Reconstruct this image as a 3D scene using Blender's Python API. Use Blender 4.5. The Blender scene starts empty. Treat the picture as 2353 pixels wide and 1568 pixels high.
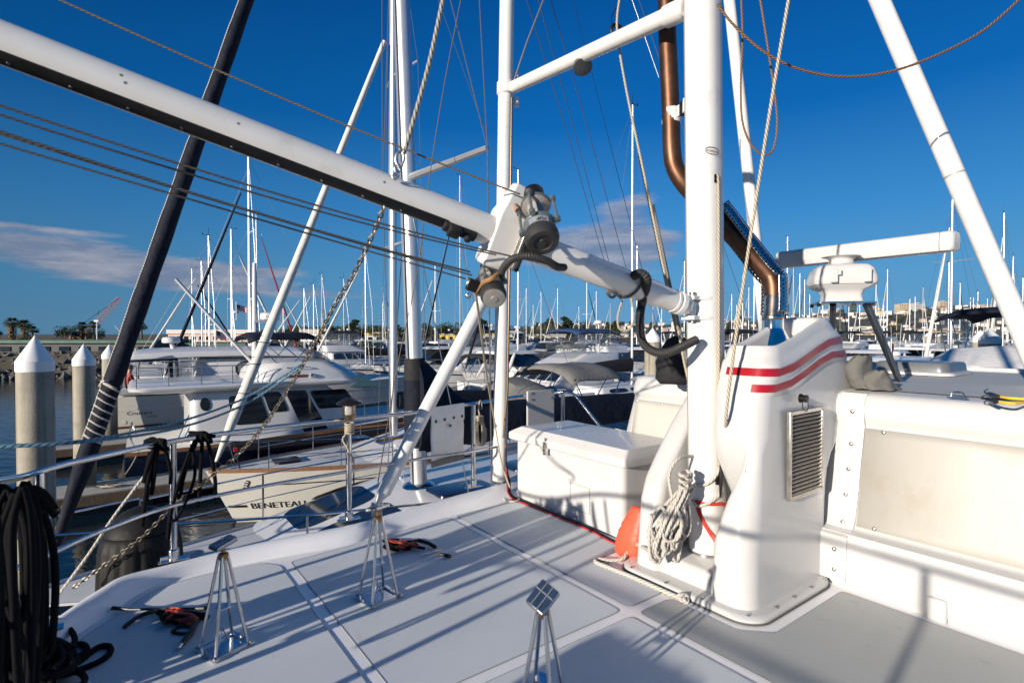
import bpy, bmesh, math, random
from mathutils import Vector, Matrix, Quaternion, noise
R = math.radians
random.seed(7)
SC = bpy.context.scene
COL = SC.collection
# ------------------------------------------------------------------ camera, world, sun, exposure
CAMZ = 4.0
PITCH = 0.0144
FPX = 1250.0                                   # focal length for a picture 2353 wide
cam = bpy.data.cameras.new("camera"); cam_ob = bpy.data.objects.new("camera", cam); COL.objects.link(cam_ob)
cam.sensor_width = 36.0; cam.lens = 36.0*FPX/2353.0
cam.clip_start = 0.05; cam.clip_end = 9000
cam_ob.location = (0, 0, CAMZ); cam_ob.rotation_euler = (math.pi/2-PITCH, 0, 0)
cam.dof.use_dof = True; cam.dof.focus_distance = 12.0; cam.dof.aperture_fstop = 3.4
SC.camera = cam_ob
SUN_AZ, SUN_EL = 225.0, 13.0                    # degrees clockwise from +Y (view direction)
SC.view_settings.view_transform = 'Standard'; SC.view_settings.look = 'None'
SC.view_settings.exposure = 0.72; SC.view_settings.gamma = 1.0
SC.view_settings.use_curve_mapping = False

def make_world():
    w = bpy.data.worlds.new("World"); SC.world = w; w.use_nodes = True
    nt = w.node_tree; nt.nodes.clear(); N = nt.nodes.new; L = nt.links.new
    out = N('ShaderNodeOutputWorld'); bg = N('ShaderNodeBackground'); bg.inputs['Strength'].default_value = 0.10
    sky = N('ShaderNodeTexSky'); sky.sky_type = 'NISHITA'; sky.sun_disc = False
    sky.sun_elevation = R(SUN_EL); sky.sun_rotation = R(SUN_AZ)
    sky.altitude = 0; sky.air_density = 1.0; sky.dust_density = 0.35; sky.ozone_density = 2.2
    hs = N('ShaderNodeHueSaturation'); hs.inputs['Saturation'].default_value = 1.75; hs.inputs['Value'].default_value = .66
    L(sky.outputs[0], hs.inputs['Color'])
    tn = N('ShaderNodeMix'); tn.data_type = 'RGBA'; tn.blend_type = 'MULTIPLY'; tn.inputs['Factor'].default_value = 1; L(hs.outputs[0], tn.inputs['A']); tn.inputs['B'].default_value = (1.05, .94, .98, 1)
    tc = N('ShaderNodeTexCoord'); sp = N('ShaderNodeSeparateXYZ'); L(tc.outputs['Generated'], sp.inputs[0])
    def M(op, a, b=None, clamp=False):
        n = N('ShaderNodeMath'); n.operation = op; n.use_clamp = clamp
        for i, x in enumerate((a, b)):
            if x is None: continue
            if isinstance(x, (int, float)): n.inputs[i].default_value = x
            else: L(x, n.inputs[i])
        return n.outputs[0]
    az = M('ARCTAN2', sp.outputs[0], sp.outputs[1]); el = sp.outputs[2]
    # clear sea air: no yellow band, the sky stays blue down to the horizon
    hf = N('ShaderNodeMapRange'); hf.interpolation_type = 'SMOOTHSTEP'; hf.inputs[1].default_value = .5; hf.inputs[2].default_value = .85; hf.inputs[3].default_value = 1; hf.inputs[4].default_value = 0
    L(el, hf.inputs[0])
    hr = N('ShaderNodeValToRGB'); st = ((0, (.85, 2.1, 3.4)), (.10, (.58, 2.0, 3.7)), (.2, (.28, 1.58, 3.7)), (.35, (.03, .84, 2.8)), (.53, (.01, .50, 1.95)))
    while len(hr.color_ramp.elements) < len(st): hr.color_ramp.elements.new(.5)
    for e_, (p_, c_) in zip(hr.color_ramp.elements, st): e_.position = p_; e_.color = (*c_, 1)
    L(el, hr.inputs[0])
    vm = N('ShaderNodeMapRange'); vm.inputs[1].default_value = -.8; vm.inputs[2].default_value = .1; vm.inputs[3].default_value = .60; vm.inputs[4].default_value = 1.0; L(az, vm.inputs[0])
    hv = N('ShaderNodeMix'); hv.data_type = 'RGBA'; hv.blend_type = 'MULTIPLY'; hv.inputs['Factor'].default_value = 1; L(hr.outputs[0], hv.inputs['A']); L(vm.outputs[0], hv.inputs['B'])
    hm = N('ShaderNodeMix'); hm.data_type = 'RGBA'; L(hf.outputs[0], hm.inputs['Factor']); L(tn.outputs['Result'], hm.inputs['A']); L(hv.outputs['Result'], hm.inputs['B'])
    blobs = [(-.60, .098, .20, .020, 1.1), (-.75, .125, .18, .018, 1.0), (-.74, .145, .13, .006, .6), (-.50, .075, .2, .016, .7), (-.42, .105, .12, .010, .5),
             (.15, .125, .17, .040, .95), (.20, .165, .11, .030, 1.1), (.205, .215, .07, .024, .85), (.02, .17, .1, .03, .6), (.24, .240, .035, .012, .4), (.10, .145, .05, .016, .7),
             (-.3, .065, .16, .012, .5), (-.38, .20, .10, .014, .35), (.70, .12, .08, .010, .5), (.62, .085, .05, .006, .5), (.75, .09, .05, .006, .5), (.745, .40, .025, .04, .4)]
    tot = None
    for a, e, wa, we, k in blobs:
        g = M('ADD', M('POWER', M('ABSOLUTE', M('DIVIDE', M('SUBTRACT', az, a), wa)), 2.0), M('POWER', M('ABSOLUTE', M('DIVIDE', M('SUBTRACT', el, e), we)), 2.0))
        g = M('MULTIPLY', M('EXPONENT', M('MULTIPLY', g, -1.0)), k)
        tot = g if tot is None else M('ADD', tot, g)
    mp = N('ShaderNodeMapping'); mp.inputs['Scale'].default_value = (8, 8, 46); L(tc.outputs['Generated'], mp.inputs[0])
    nz = N('ShaderNodeTexNoise'); nz.inputs['Scale'].default_value = 1.0; nz.inputs['Detail'].default_value = 10; nz.inputs['Roughness'].default_value = .64
    L(mp.outputs[0], nz.inputs['Vector'])
    dens = M('MULTIPLY', M('SUBTRACT', M('ADD', M('MULTIPLY', nz.outputs['Fac'], 1.1), tot), 1.08), 2.7, True)
    dens = M('MULTIPLY', dens, M('MULTIPLY', tot, 1.6, True), True)
    dens = M('MULTIPLY', dens, .72)
    # cloud colour: warm side facing the low sun, grey violet below
    cr = N('ShaderNodeValToRGB'); cr.color_ramp.elements[0].color = (1.25, 1.4, 1.95, 1); cr.color_ramp.elements[1].color = (3.0, 2.8, 3.0, 1)
    cr.color_ramp.elements[0].position = .42; cr.color_ramp.elements[1].position = .72
    L(nz.outputs['Fac'], cr.inputs[0])
    mx = N('ShaderNodeMix'); mx.data_type = 'RGBA'
    L(dens, mx.inputs['Factor']); L(hm.outputs['Result'], mx.inputs['A']); L(cr.outputs[0], mx.inputs['B'])
    L(mx.outputs['Result'], bg.inputs['Color']); L(bg.outputs[0], out.inputs['Surface'])
make_world()
sl = bpy.data.lights.new("sun", 'SUN'); sl.energy = 4.1; sl.angle = R(.8); sl.color = (1.0, .90, .78)
sun = bpy.data.objects.new("sun", sl); COL.objects.link(sun)
sdir = Vector((math.sin(R(SUN_AZ))*math.cos(R(SUN_EL)), math.cos(R(SUN_AZ))*math.cos(R(SUN_EL)), math.sin(R(SUN_EL))))
sun.location = (0, 0, 60); sun.rotation_euler = (-sdir).to_track_quat('-Z', 'Y').to_euler()

# ------------------------------------------------------------------ coordinates
CP, SP = math.cos(PITCH), math.sin(PITCH)
def P(px, py, d):
    """world point seen at (px,py) of the 2353 x 1568 photograph, d metres in front of the lens"""
    x = (px-1176.5)/FPX*d; yc = (784-py)/FPX*d
    return Vector((x, d*CP+yc*SP, CAMZ-d*SP+yc*CP))
def G(px, py, z):
    a = P(px, py, 1.0)-Vector((0, 0, CAMZ))
    return Vector((0, 0, CAMZ))+a*((z-CAMZ)/a.z)
UV = Vector((-.594, .804, 0)); VV = Vector((.804, .594, 0))      # boat axes: across (t) and aft (s)
def F(s, t, z): return VV*s+UV*t+Vector((0, 0, z))
def ST(p): return p.dot(VV), p.dot(UV)
Z = Vector((0, 0, 1))

# ------------------------------------------------------------------ materials
MATS = {}
def mat(name, col=(.8, .8, .8), rough=.5, metal=0., coat=0., bump=None, var=None, spec=None, alpha=None, dirt=None, sheen=0):
    """bump=(scale,strength)  var=(scale,amount)  dirt=(scale,colour,amount)"""
    if name in MATS: return MATS[name]
    m = bpy.data.materials.new(name); m.use_nodes = True; MATS[name] = m
    nt = m.node_tree; b = nt.nodes['Principled BSDF']; N = nt.nodes.new; L = nt.links.new
    b.inputs['Base Color'].default_value = (*col, 1); b.inputs['Roughness'].default_value = rough; b.inputs['Metallic'].default_value = metal
    b.inputs['Coat Weight'].default_value = coat; b.inputs['Coat Roughness'].default_value = .06
    if spec is not None: b.inputs['Specular IOR Level'].default_value = spec
    if sheen: b.inputs['Sheen Weight'].default_value = sheen
    tc = N('ShaderNodeTexCoord')
    last = None
    if var or dirt:
        rgb = N('ShaderNodeRGB'); rgb.outputs[0].default_value = (*col, 1); last = rgb.outputs[0]
    if var:
        nz = N('ShaderNodeTexNoise'); nz.inputs['Scale'].default_value = var[0]; nz.inputs['Detail'].default_value = 5; nz.inputs['Roughness'].default_value = .62
        L(tc.outputs['Object'], nz.inputs['Vector'])
        mr = N('ShaderNodeMapRange'); mr.inputs[1].default_value = .25; mr.inputs[2].default_value = .75
        mr.inputs[3].default_value = 1-var[1]; mr.inputs[4].default_value = 1+var[1]
        L(nz.outputs['Fac'], mr.inputs[0])
        mm = N('ShaderNodeMix'); mm.data_type = 'RGBA'; mm.blend_type = 'MULTIPLY'; mm.inputs['Factor'].default_value = 1
        L(last, mm.inputs['A']); L(mr.outputs[0], mm.inputs['B']); last = mm.outputs['Result']
        mr2 = N('ShaderNodeMapRange'); mr2.inputs[3].default_value = max(.02, rough*.8); mr2.inputs[4].default_value = min(1, rough*1.25)
        L(nz.outputs['Fac'], mr2.inputs[0]); L(mr2.outputs[0], b.inputs['Roughness'])
    if dirt:
        n2 = N('ShaderNodeTexNoise'); n2.inputs['Scale'].default_value = dirt[0]; n2.inputs['Detail'].default_value = 9; n2.inputs['Roughness'].default_value = .7
        L(tc.outputs['Object'], n2.inputs['Vector'])
        cr = N('ShaderNodeValToRGB'); cr.color_ramp.elements[0].position = .54; cr.color_ramp.elements[1].position = .78
        cr.color_ramp.elements[0].color = (0, 0, 0, 1); cr.color_ramp.elements[1].color = (dirt[2],)*3+(1,)
        L(n2.outputs['Fac'], cr.inputs[0])
        m2 = N('ShaderNodeMix'); m2.data_type = 'RGBA'; L(cr.outputs[0], m2.inputs['Factor']); L(last, m2.inputs['A']); m2.inputs['B'].default_value = (*dirt[1], 1)
        last = m2.outputs['Result']
    if last is not None: L(last, b.inputs['Base Color'])
    if bump:
        n3 = N('ShaderNodeTexNoise'); n3.inputs['Scale'].default_value = bump[0]; n3.inputs['Detail'].default_value = 4
        L(tc.outputs['Object'], n3.inputs['Vector'])
        bp = N('ShaderNodeBump'); bp.inputs['Strength'].default_value = bump[1]; bp.inputs['Distance'].default_value = bump[2] if len(bump) > 2 else .01
        L(n3.outputs['Fac'], bp.inputs['Height']); L(bp.outputs[0], b.inputs['Normal'])
    if alpha is not None: b.inputs['Alpha'].default_value = alpha
    return m
gel = mat('gelcoat_white', (.55, .545, .53), .28, coat=.25, var=(2.3, .03), dirt=(3.5, (.46, .41, .33), .28), bump=(1.7, .05, .02))
geld = mat('gelcoat_deck', (.86, .86, .86), .35, coat=.15, var=(2.3, .03), dirt=(5, (.55, .53, .48), .15), bump=(1.7, .05, .02))
gelb = mat('gelcoat_boat', (.62, .62, .615), .25, coat=.3, var=(1.1, .05), dirt=(2., (.45, .42, .36), .15))
gelc = mat('gelcoat_cream', (.55, .535, .48), .3, coat=.2, var=(1.1, .05), dirt=(1.6, (.35, .32, .25), .2))
spar = mat('painted_spar', (.70, .69, .66), .3, coat=.2, var=(3, .05), dirt=(7, (.40, .35, .28), .45))
alu = mat('anodised_spar', (.62, .63, .64), .33, metal=.75, var=(2, .06))
sparw = mat('mast_white', (.72, .72, .70), .35, var=(1, .05))
steel = mat('stainless', (.62, .62, .62), .16, metal=1, var=(9, .12))
steeld = mat('stainless_dull', (.50, .48, .45), .3, metal=1, var=(16, .25), dirt=(30, (.30, .16, .07), .5))
chrome = mat('polished_steel', (.75, .75, .76), .07, metal=1)
blackp = mat('black_plastic', (.009, .009, .010), .42, spec=.35, var=(20, .25))
rubber = mat('rubber', (.022, .022, .023), .62, var=(14, .3))
fendm = mat('fender_rubber', (.010, .010, .010), .6, spec=.25, var=(6, .35), dirt=(9, (.05, .047, .043), .45), bump=(30, .3, .006))
navy = mat('navy_canvas', (.0035, .006, .016), .75, var=(5, .25), bump=(7, .6, .04), spec=.3)
navyc = mat('navy_hull', (.006, .011, .026), .14, coat=.4, var=(1, .15))
blue = mat('blue_canvas', (.012, .045, .13), .75, var=(5, .2), bump=(9, .4, .03))
black_c = mat('black_canvas', (.010, .010, .012), .8, var=(6, .3), bump=(8, .5, .03))
grey_c = mat('grey_canvas', (.16, .155, .145), .85, var=(6, .15), bump=(11, .5, .03))
whitec = mat('white_canvas', (.80, .78, .74), .8, var=(7, .06), dirt=(9, (.32, .28, .22), .35), bump=(7, .5, .02))
furlw = mat('white_furled_sail', (.64, .63, .57), .8, var=(4, .08), bump=(5, .5, .03))
red = mat('red_stripe', (.34, .006, .014), .3, coat=.3, var=(6, .06))
redw = mat('red_webbing', (.52, .028, .012), .6, var=(60, .15))
orange = mat('orange_vinyl', (.85, .10, .045), .5, var=(5, .1), bump=(16, .5, .015))
teak = mat('teak', (.22, .105, .045), .55, var=(14, .25))
glass = mat('dark_glass', (.012, .016, .020), .05, spec=.8, var=(2, .3))
clearv = mat('clear_vinyl', (.30, .33, .35), .12, alpha=.34)
copper = mat('weathered_copper', (.13, .066, .040), .42, metal=.85, var=(9, .35), dirt=(26, (.06, .035, .025), .6))
conc = mat('piling_concrete', (.34, .31, .245), .85, var=(3.5, .2), dirt=(2.2, (.16, .14, .11), .7), bump=(40, .4, .01))
def weather(m):
    """run-off streaks and a weedy tide band, fixed to the piling"""
    nt = m.node_tree; b = nt.nodes['Principled BSDF']; N = nt.nodes.new; L = nt.links.new; src = b.inputs['Base Color'].links[0].from_socket
    tc = N('ShaderNodeTexCoord'); mp = N('ShaderNodeMapping'); mp.inputs['Scale'].default_value = (9, 9, .35); L(tc.outputs['Object'], mp.inputs[0])
    nz = N('ShaderNodeTexNoise'); nz.inputs['Scale'].default_value = 1; nz.inputs['Detail'].default_value = 6; L(mp.outputs[0], nz.inputs['Vector'])
    r1 = N('ShaderNodeMapRange'); r1.inputs[1].default_value = .50; r1.inputs[2].default_value = .72; r1.inputs[4].default_value = .75; L(nz.outputs['Fac'], r1.inputs[0])
    m1 = N('ShaderNodeMix'); m1.data_type = 'RGBA'; L(r1.outputs[0], m1.inputs['Factor']); L(src, m1.inputs['A']); m1.inputs['B'].default_value = (.11, .095, .07, 1)
    sp = N('ShaderNodeSeparateXYZ'); L(tc.outputs['Object'], sp.inputs[0]); ad = N('ShaderNodeMath'); ad.operation = 'MULTIPLY_ADD'; L(nz.outputs['Fac'], ad.inputs[0]); ad.inputs[1].default_value = 1.1; L(sp.outputs[2], ad.inputs[2])
    r2 = N('ShaderNodeMapRange'); r2.inputs[1].default_value = 1.5; r2.inputs[2].default_value = 2.5; r2.inputs[3].default_value = .85; r2.inputs[4].default_value = 0; L(ad.outputs[0], r2.inputs[0])
    m2 = N('ShaderNodeMix'); m2.data_type = 'RGBA'; L(r2.outputs[0], m2.inputs['Factor']); L(m1.outputs['Result'], m2.inputs['A']); m2.inputs['B'].default_value = (.045, .042, .022, 1); L(m2.outputs['Result'], b.inputs['Base Color'])
weather(conc)
pcap = mat('piling_cap', (.78, .78, .77), .45, var=(2, .04))
ropeb = mat('black_rope', (.004, .004, .0055), .85, spec=.12, bump=(180, .6, .004))
nets = mat('winch_line', (.30, .28, .26), .9, bump=(120, .6, .004))
dark_cover = mat('winch_green_grey', (.11, .135, .14), .42, metal=.25, var=(22, .2), dirt=(24, (.22, .20, .18), .4))
yellow = mat('yellow_cord', (.72, .48, .02), .6)
hullred = mat('red_paint', (.28, .012, .012), .4, var=(3, .1))
skin = mat('skin', (.42, .24, .17), .6)
shirt = mat('red_shirt', (.33, .055, .05), .8, var=(8, .15))
trous = mat('grey_trousers', (.30, .29, .27), .8)

def rope_mat(name, c1, c2, twist=34., rough=.85):
    m = bpy.data.materials.new(name); m.use_nodes = True; nt = m.node_tree; b = nt.nodes['Principled BSDF']; N = nt.nodes.new; L = nt.links.new
    uv = N('ShaderNodeUVMap'); sp = N('ShaderNodeSeparateXYZ'); L(uv.outputs[0], sp.inputs[0])
    a = N('ShaderNodeMath'); a.operation = 'MULTIPLY_ADD'; L(sp.outputs[0], a.inputs[0]); a.inputs[1].default_value = twist
    k = N('ShaderNodeMath'); k.operation = 'MULTIPLY'; L(sp.outputs[1], k.inputs[0]); k.inputs[1].default_value = 3.0; L(k.outputs[0], a.inputs[2])
    s = N('ShaderNodeMath'); s.operation = 'MULTIPLY'; L(a.outputs[0], s.inputs[0]); s.inputs[1].default_value = 6.28318
    w = N('ShaderNodeMath'); w.operation = 'SINE'; L(s.outputs[0], w.inputs[0])
    mr = N('ShaderNodeMapRange'); mr.inputs[1].default_value = -1; mr.inputs[2].default_value = .4; L(w.outputs[0], mr.inputs[0])
    mx = N('ShaderNodeMix'); mx.data_type = 'RGBA'; mx.inputs['A'].default_value = (*c1, 1); mx.inputs['B'].default_value = (*c2, 1)
    L(mr.outputs[0], mx.inputs['Factor']); L(mx.outputs['Result'], b.inputs['Base Color']); b.inputs['Roughness'].default_value = rough
    bp = N('ShaderNodeBump'); bp.inputs['Strength'].default_value = .7; bp.inputs['Distance'].default_value = .004; L(mr.outputs[0], bp.inputs['Height']); L(bp.outputs[0], b.inputs['Normal'])
    MATS[name] = m
    return m
rope = rope_mat('beige_rope', (.22, .18, .12), (.55, .47, .35))
ropew = rope_mat('white_rope', (.40, .37, .32), (.56, .52, .46))
roped = rope_mat('brown_line', (.06, .045, .03), (.22, .17, .11), 50)
wirebr = rope_mat('rusty_wire', (.035, .02, .012), (.26, .13, .055), 40, .5)
bluerope = rope_mat('blue_line', (.03, .09, .14), (.12, .24, .32), 40)
greyline = rope_mat('grey_line', (.055, .05, .042), (.17, .15, .125), 50)
wire = mat('stay_wire', (.30, .30, .31), .35, metal=.8)

def nonskid(name, col, dirt_amt):
    m = bpy.data.materials.new(name); m.use_nodes = True; nt = m.node_tree; b = nt.nodes['Principled BSDF']; N = nt.nodes.new; L = nt.links.new
    tc = N('ShaderNodeTexCoord'); mp = N('ShaderNodeMapping'); mp.inputs['Rotation'].default_value = (0, 0, R(20)); L(tc.outputs['Object'], mp.inputs[0])
    nz = N('ShaderNodeTexNoise'); nz.inputs['Scale'].default_value = 1.6; nz.inputs['Detail'].default_value = 8; nz.inputs['Roughness'].default_value = .65; L(tc.outputs['Object'], nz.inputs['Vector'])
    cr = N('ShaderNodeValToRGB'); cr.color_ramp.elements[0].position = .35; cr.color_ramp.elements[1].position = .70
    cr.color_ramp.elements[0].color = (*[c*.90 for c in col], 1); cr.color_ramp.elements[1].color = (*col, 1); L(nz.outputs['Fac'], cr.inputs[0])
    n2 = N('ShaderNodeTexNoise'); n2.inputs['Scale'].default_value = 5; n2.inputs['Detail'].default_value = 10; n2.inputs['Roughness'].default_value = .75; n2.inputs['Distortion'].default_value = .7
    L(tc.outputs['Object'], n2.inputs['Vector'])
    c2 = N('ShaderNodeValToRGB'); c2.color_ramp.elements[0].position = .60; c2.color_ramp.elements[1].position = .80
    c2.color_ramp.elements[0].color = (0, 0, 0, 1); c2.color_ramp.elements[1].color = (dirt_amt,)*3+(1,); L(n2.outputs['Fac'], c2.inputs[0])
    mx = N('ShaderNodeMix'); mx.data_type = 'RGBA'; L(c2.outputs[0], mx.inputs['Factor']); L(cr.outputs[0], mx.inputs['A']); mx.inputs['B'].default_value = (.16, .15, .12, 1)
    L(mx.outputs['Result'], b.inputs['Base Color']); b.inputs['Roughness'].default_value = .6
    vo = N('ShaderNodeTexVoronoi'); vo.inputs['Scale'].default_value = 210; vo.inputs['Randomness'].default_value = .25; L(mp.outputs[0], vo.inputs['Vector'])
    bp = N('ShaderNodeBump'); bp.inputs['Strength'].default_value = .2; bp.inputs['Distance'].default_value = .002; bp.invert = True
    L(vo.outputs['Distance'], bp.inputs['Height']); L(bp.outputs[0], b.inputs['Normal'])
    MATS[name] = m
    return m
skid = nonskid('nonskid_deck', (.66, .695, .715), .45)
skid2 = nonskid('nonskid_shaded', (.46, .47, .455), .8)  # shade by the cabin put into the base colour, plus heavier dirt
skid3 = nonskid('nonskid_roof', (.50, .51, .485), .6)

# ------------------------------------------------------------------ mesh building
def catmull(pts, n=8, closed=False):
    pts = [Vector(p) for p in pts]; out = []; m = len(pts)
    rng = range(m if closed else m-1)
    for i in rng:
        g = lambda k: pts[k % m] if closed else pts[min(max(k, 0), m-1)]
        p0, p1, p2, p3 = g(i-1), g(i), g(i+1), g(i+2)
        for j in range(n):
            t = j/n
            out.append(.5*((2*p1)+(p2-p0)*t+(2*p0-5*p1+4*p2-p3)*t*t+(3*p1-p0-3*p2+p3)*t**3))
    if not closed: out.append(pts[-1])
    return out
def sag(a, b, s, n=16):
    a = Vector(a); b = Vector(b)
    return [a.lerp(b, i/n)-Z*(4*s*(i/n)*(1-i/n)) for i in range(n+1)]
def basis(ax):
    ax = Vector(ax).normalized(); h = Z if abs(ax.z) < .9 else Vector((1, 0, 0))
    x = h.cross(ax).normalized(); return x, ax.cross(x).normalized(), ax
class MB:
    def __init__(s): s.v = []; s.f = []; s.m = []; s.uv = []; s.cuts = []
    def add(s, vs, fs, mat=0, uvs=None):
        o = len(s.v); s.cuts.append((o, len(s.f))); s.v += [Vector(v) for v in vs]
        for i, f in enumerate(fs):
            s.f.append([o+k for k in f]); s.m.append(mat)
            s.uv.append(uvs[i] if uvs else [(0, 0)]*len(f))
        return s
    def tube(s, pts, r, n=8, cap=True, closed=False, mat=0, flat=None):
        pts = [Vector(p) for p in pts]; m = len(pts)
        rs = r if isinstance(r, (list, tuple)) else [r]*m
        tang = []
        for i in range(m):
            a = pts[(i-1) % m] if (closed or i) else pts[0]; b = pts[(i+1) % m] if (closed or i < m-1) else pts[-1]
            d = b-a; tang.append(d.normalized() if d.length > 1e-9 else Vector((0, 0, 1)))
        x, y, _ = basis(tang[0]); vs = []; L = 0; ls = []
        for i in range(m):
            if i:
                q = tang[i-1].rotation_difference(tang[i]); x = q @ x
                x = (x-tang[i]*x.dot(tang[i])).normalized(); L += (pts[i]-pts[i-1]).length
            y = tang[i].cross(x); ls.append(L)
            for k in range(n):
                a = 2*math.pi*k/n; e = (math.cos(a), math.sin(a)*(flat or 1))
                vs.append(pts[i]+(x*e[0]+y*e[1])*rs[i])
        fs = []; us = []
        for i in range(m if closed else m-1):
            j = (i+1) % m
            l1 = ls[j] if j else ls[-1]+.01
            for k in range(n):
                k2 = (k+1) % n; fs.append([i*n+k, i*n+k2, j*n+k2, j*n+k])
                us.append([(ls[i], k/n), (ls[i], (k+1)/n), (l1, (k+1)/n), (l1, k/n)])
        if cap and not closed:
            fs.append(list(range(n))[::-1]); us.append([(0, 0)]*n); fs.append([(m-1)*n+k for k in range(n)]); us.append([(0, 0)]*n)
        return s.add(vs, fs, mat, us)
    def rod(s, a, b, r, n=10, mat=0, r2=None): return s.tube([a, b], [r, r2 if r2 is not None else r], n, mat=mat)
    def box(s, c, size, ax=None, mat=0):
        c = Vector(c); X, Y, Q = ax if ax else (Vector((1, 0, 0)), Vector((0, 1, 0)), Z)
        h = [q/2 for q in size]; vs = []
        for sx in (-1, 1):
            for sy in (-1, 1):
                for sz in (-1, 1): vs.append(c+X*sx*h[0]+Y*sy*h[1]+Q*sz*h[2])
        fl = (X.cross(Y)).dot(Q) < 0
        fs = [[0, 1, 3, 2], [4, 6, 7, 5], [0, 4, 5, 1], [2, 3, 7, 6], [0, 2, 6, 4], [1, 5, 7, 3]]
        if fl: fs = [f[::-1] for f in fs]
        return s.add(vs, fs, mat)
    def loft(s, rings, closed=True, cap0=True, cap1=True, mat=0):
        n = len(rings[0]); vs = [v for r in rings for v in r]; fs = []; us = []
        for i in range(len(rings)-1):
            for k in range(n if closed else n-1):
                k2 = (k+1) % n; fs.append([i*n+k, i*n+k2, (i+1)*n+k2, (i+1)*n+k])
                us.append([(i, k/n), (i, (k+1)/n), (i+1, (k+1)/n), (i+1, k/n)])
        if cap0: fs.append(list(range(n))[::-1]); us.append([(0, 0)]*n)
        if cap1: fs.append([(len(rings)-1)*n+k for k in range(n)]); us.append([(0, 0)]*n)
        return s.add(vs, fs, mat, us)
    def lathe(s, prof, o, ax=Z, n=20, mat=0, mod=None):
        x, y, a = basis(ax); o = Vector(o); rings = []
        for r, h in prof:
            rings.append([o+a*h+(x*math.cos(2*math.pi*k/n)+y*math.sin(2*math.pi*k/n))*max(r, 1e-4)*(mod(k/n, h) if mod else 1) for k in range(n)])
        return s.loft(rings, mat=mat)
    def each(s, name, mats, parent=None, **k):
        """one object per added piece"""
        out = []; i = 0
        cuts = s.cuts+[(len(s.v), len(s.f))]
        for (v0, f0), (v1, f1) in zip(cuts, cuts[1:]):
            q = MB(); q.v = s.v[v0:v1]; q.f = [[c-v0 for c in f] for f in s.f[f0:f1]]; q.m = s.m[f0:f1]; q.uv = s.uv[f0:f1]; q.cuts = []; out.append(q.build(name, mats, parent, **k))
        return out
    def build(s, name, mats, parent=None, smooth=True, ang=38, bevel=None, seg=3, sub=0):
        me = bpy.data.meshes.new(name)
        if parent is not None: off = WL.get(parent.name, Vector())
        elif s.v:
            lo = [min(v[i] for v in s.v) for i in range(3)]; hi = [max(v[i] for v in s.v) for i in range(3)]
            off = Vector(((lo[0]+hi[0])/2, (lo[1]+hi[1])/2, lo[2]))
        me.from_pydata([v-off for v in s.v], [], s.f)
        ul = me.uv_layers.new(name='UVMap'); i = 0
        flat = [c for f in s.uv for q in f for c in q]
        ul.data.foreach_set('uv', flat)
        if not isinstance(mats, (list, tuple)): mats = [mats]
        for m in mats: me.materials.append(m)
        me.polygons.foreach_set('material_index', s.m)
        if smooth:
            me.polygons.foreach_set('use_smooth', [True]*len(me.polygons)); me.set_sharp_from_angle(angle=R(ang))
        me.update()
        o = bpy.data.objects.new(name, me); COL.objects.link(o)
        if parent is not None: o.parent = parent
        else: o.location = off
        WL[o.name] = off
        if bevel:
            b = o.modifiers.new('bevel', 'BEVEL'); b.width = bevel; b.segments = seg; b.limit_method = 'ANGLE'; b.angle_limit = R(35)
            b.harden_normals = False
        if sub:
            q = o.modifiers.new('sub', 'SUBSURF'); q.levels = sub; q.render_levels = sub
        return o
WL = {}
def tag(o, label=None, cat=None, group=None, kind=None):
    if label: o['label'] = label
    if cat: o['category'] = cat
    if group: o['group'] = group
    if kind: o['kind'] = kind
    return o
def thing(name, label, cat, loc=(0, 0, 0), group=None):
    o = bpy.data.objects.new(name, None); COL.objects.link(o); o.empty_display_size = .2
    o.location = loc; WL[o.name] = Vector(loc)
    return tag(o, label, cat, group)
def copy_tree(o, parent=None):
    c = o.copy(); COL.objects.link(c)
    if parent is not None: c.parent = parent
    for ch in list(o.children): copy_tree(ch, c)
    return c
TXT = {}
def text_geo(s):
    if s in TXT: return TXT[s]
    cu = bpy.data.curves.new('t', 'FONT'); cu.body = s; cu.size = 1.0; cu.resolution_u = 3
    ob = bpy.data.objects.new('t', cu); COL.objects.link(ob)
    bpy.context.view_layer.update()
    dg = bpy.context.evaluated_depsgraph_get(); me = ob.evaluated_get(dg).to_mesh()
    vs = [v.co.copy() for v in me.vertices]; fs = [list(p.vertices) for p in me.polygons]
    ob.evaluated_get(dg).to_mesh_clear(); bpy.data.objects.remove(ob); bpy.data.curves.remove(cu)
    w = max(v.x for v in vs)
    TXT[s] = (vs, fs, w); return TXT[s]
def text(mb, s, fn, height, stretch=1.0, mat=0):
    """fn(x,y) -> world point; x along the word, y up, metres"""
    vs, fs, w = text_geo(s); k = height/.72
    mb.add([fn(v.x*k*stretch, v.y*k) for v in vs], fs, mat); return w*k*stretch
# ================================================================== the yacht we stand on
DZ = 2.5
yacht = thing('yacht', 'big white yacht we stand on, with grey foredeck, steel rails and red striped housing', 'yacht', F(2, 1.5, 0))

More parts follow.
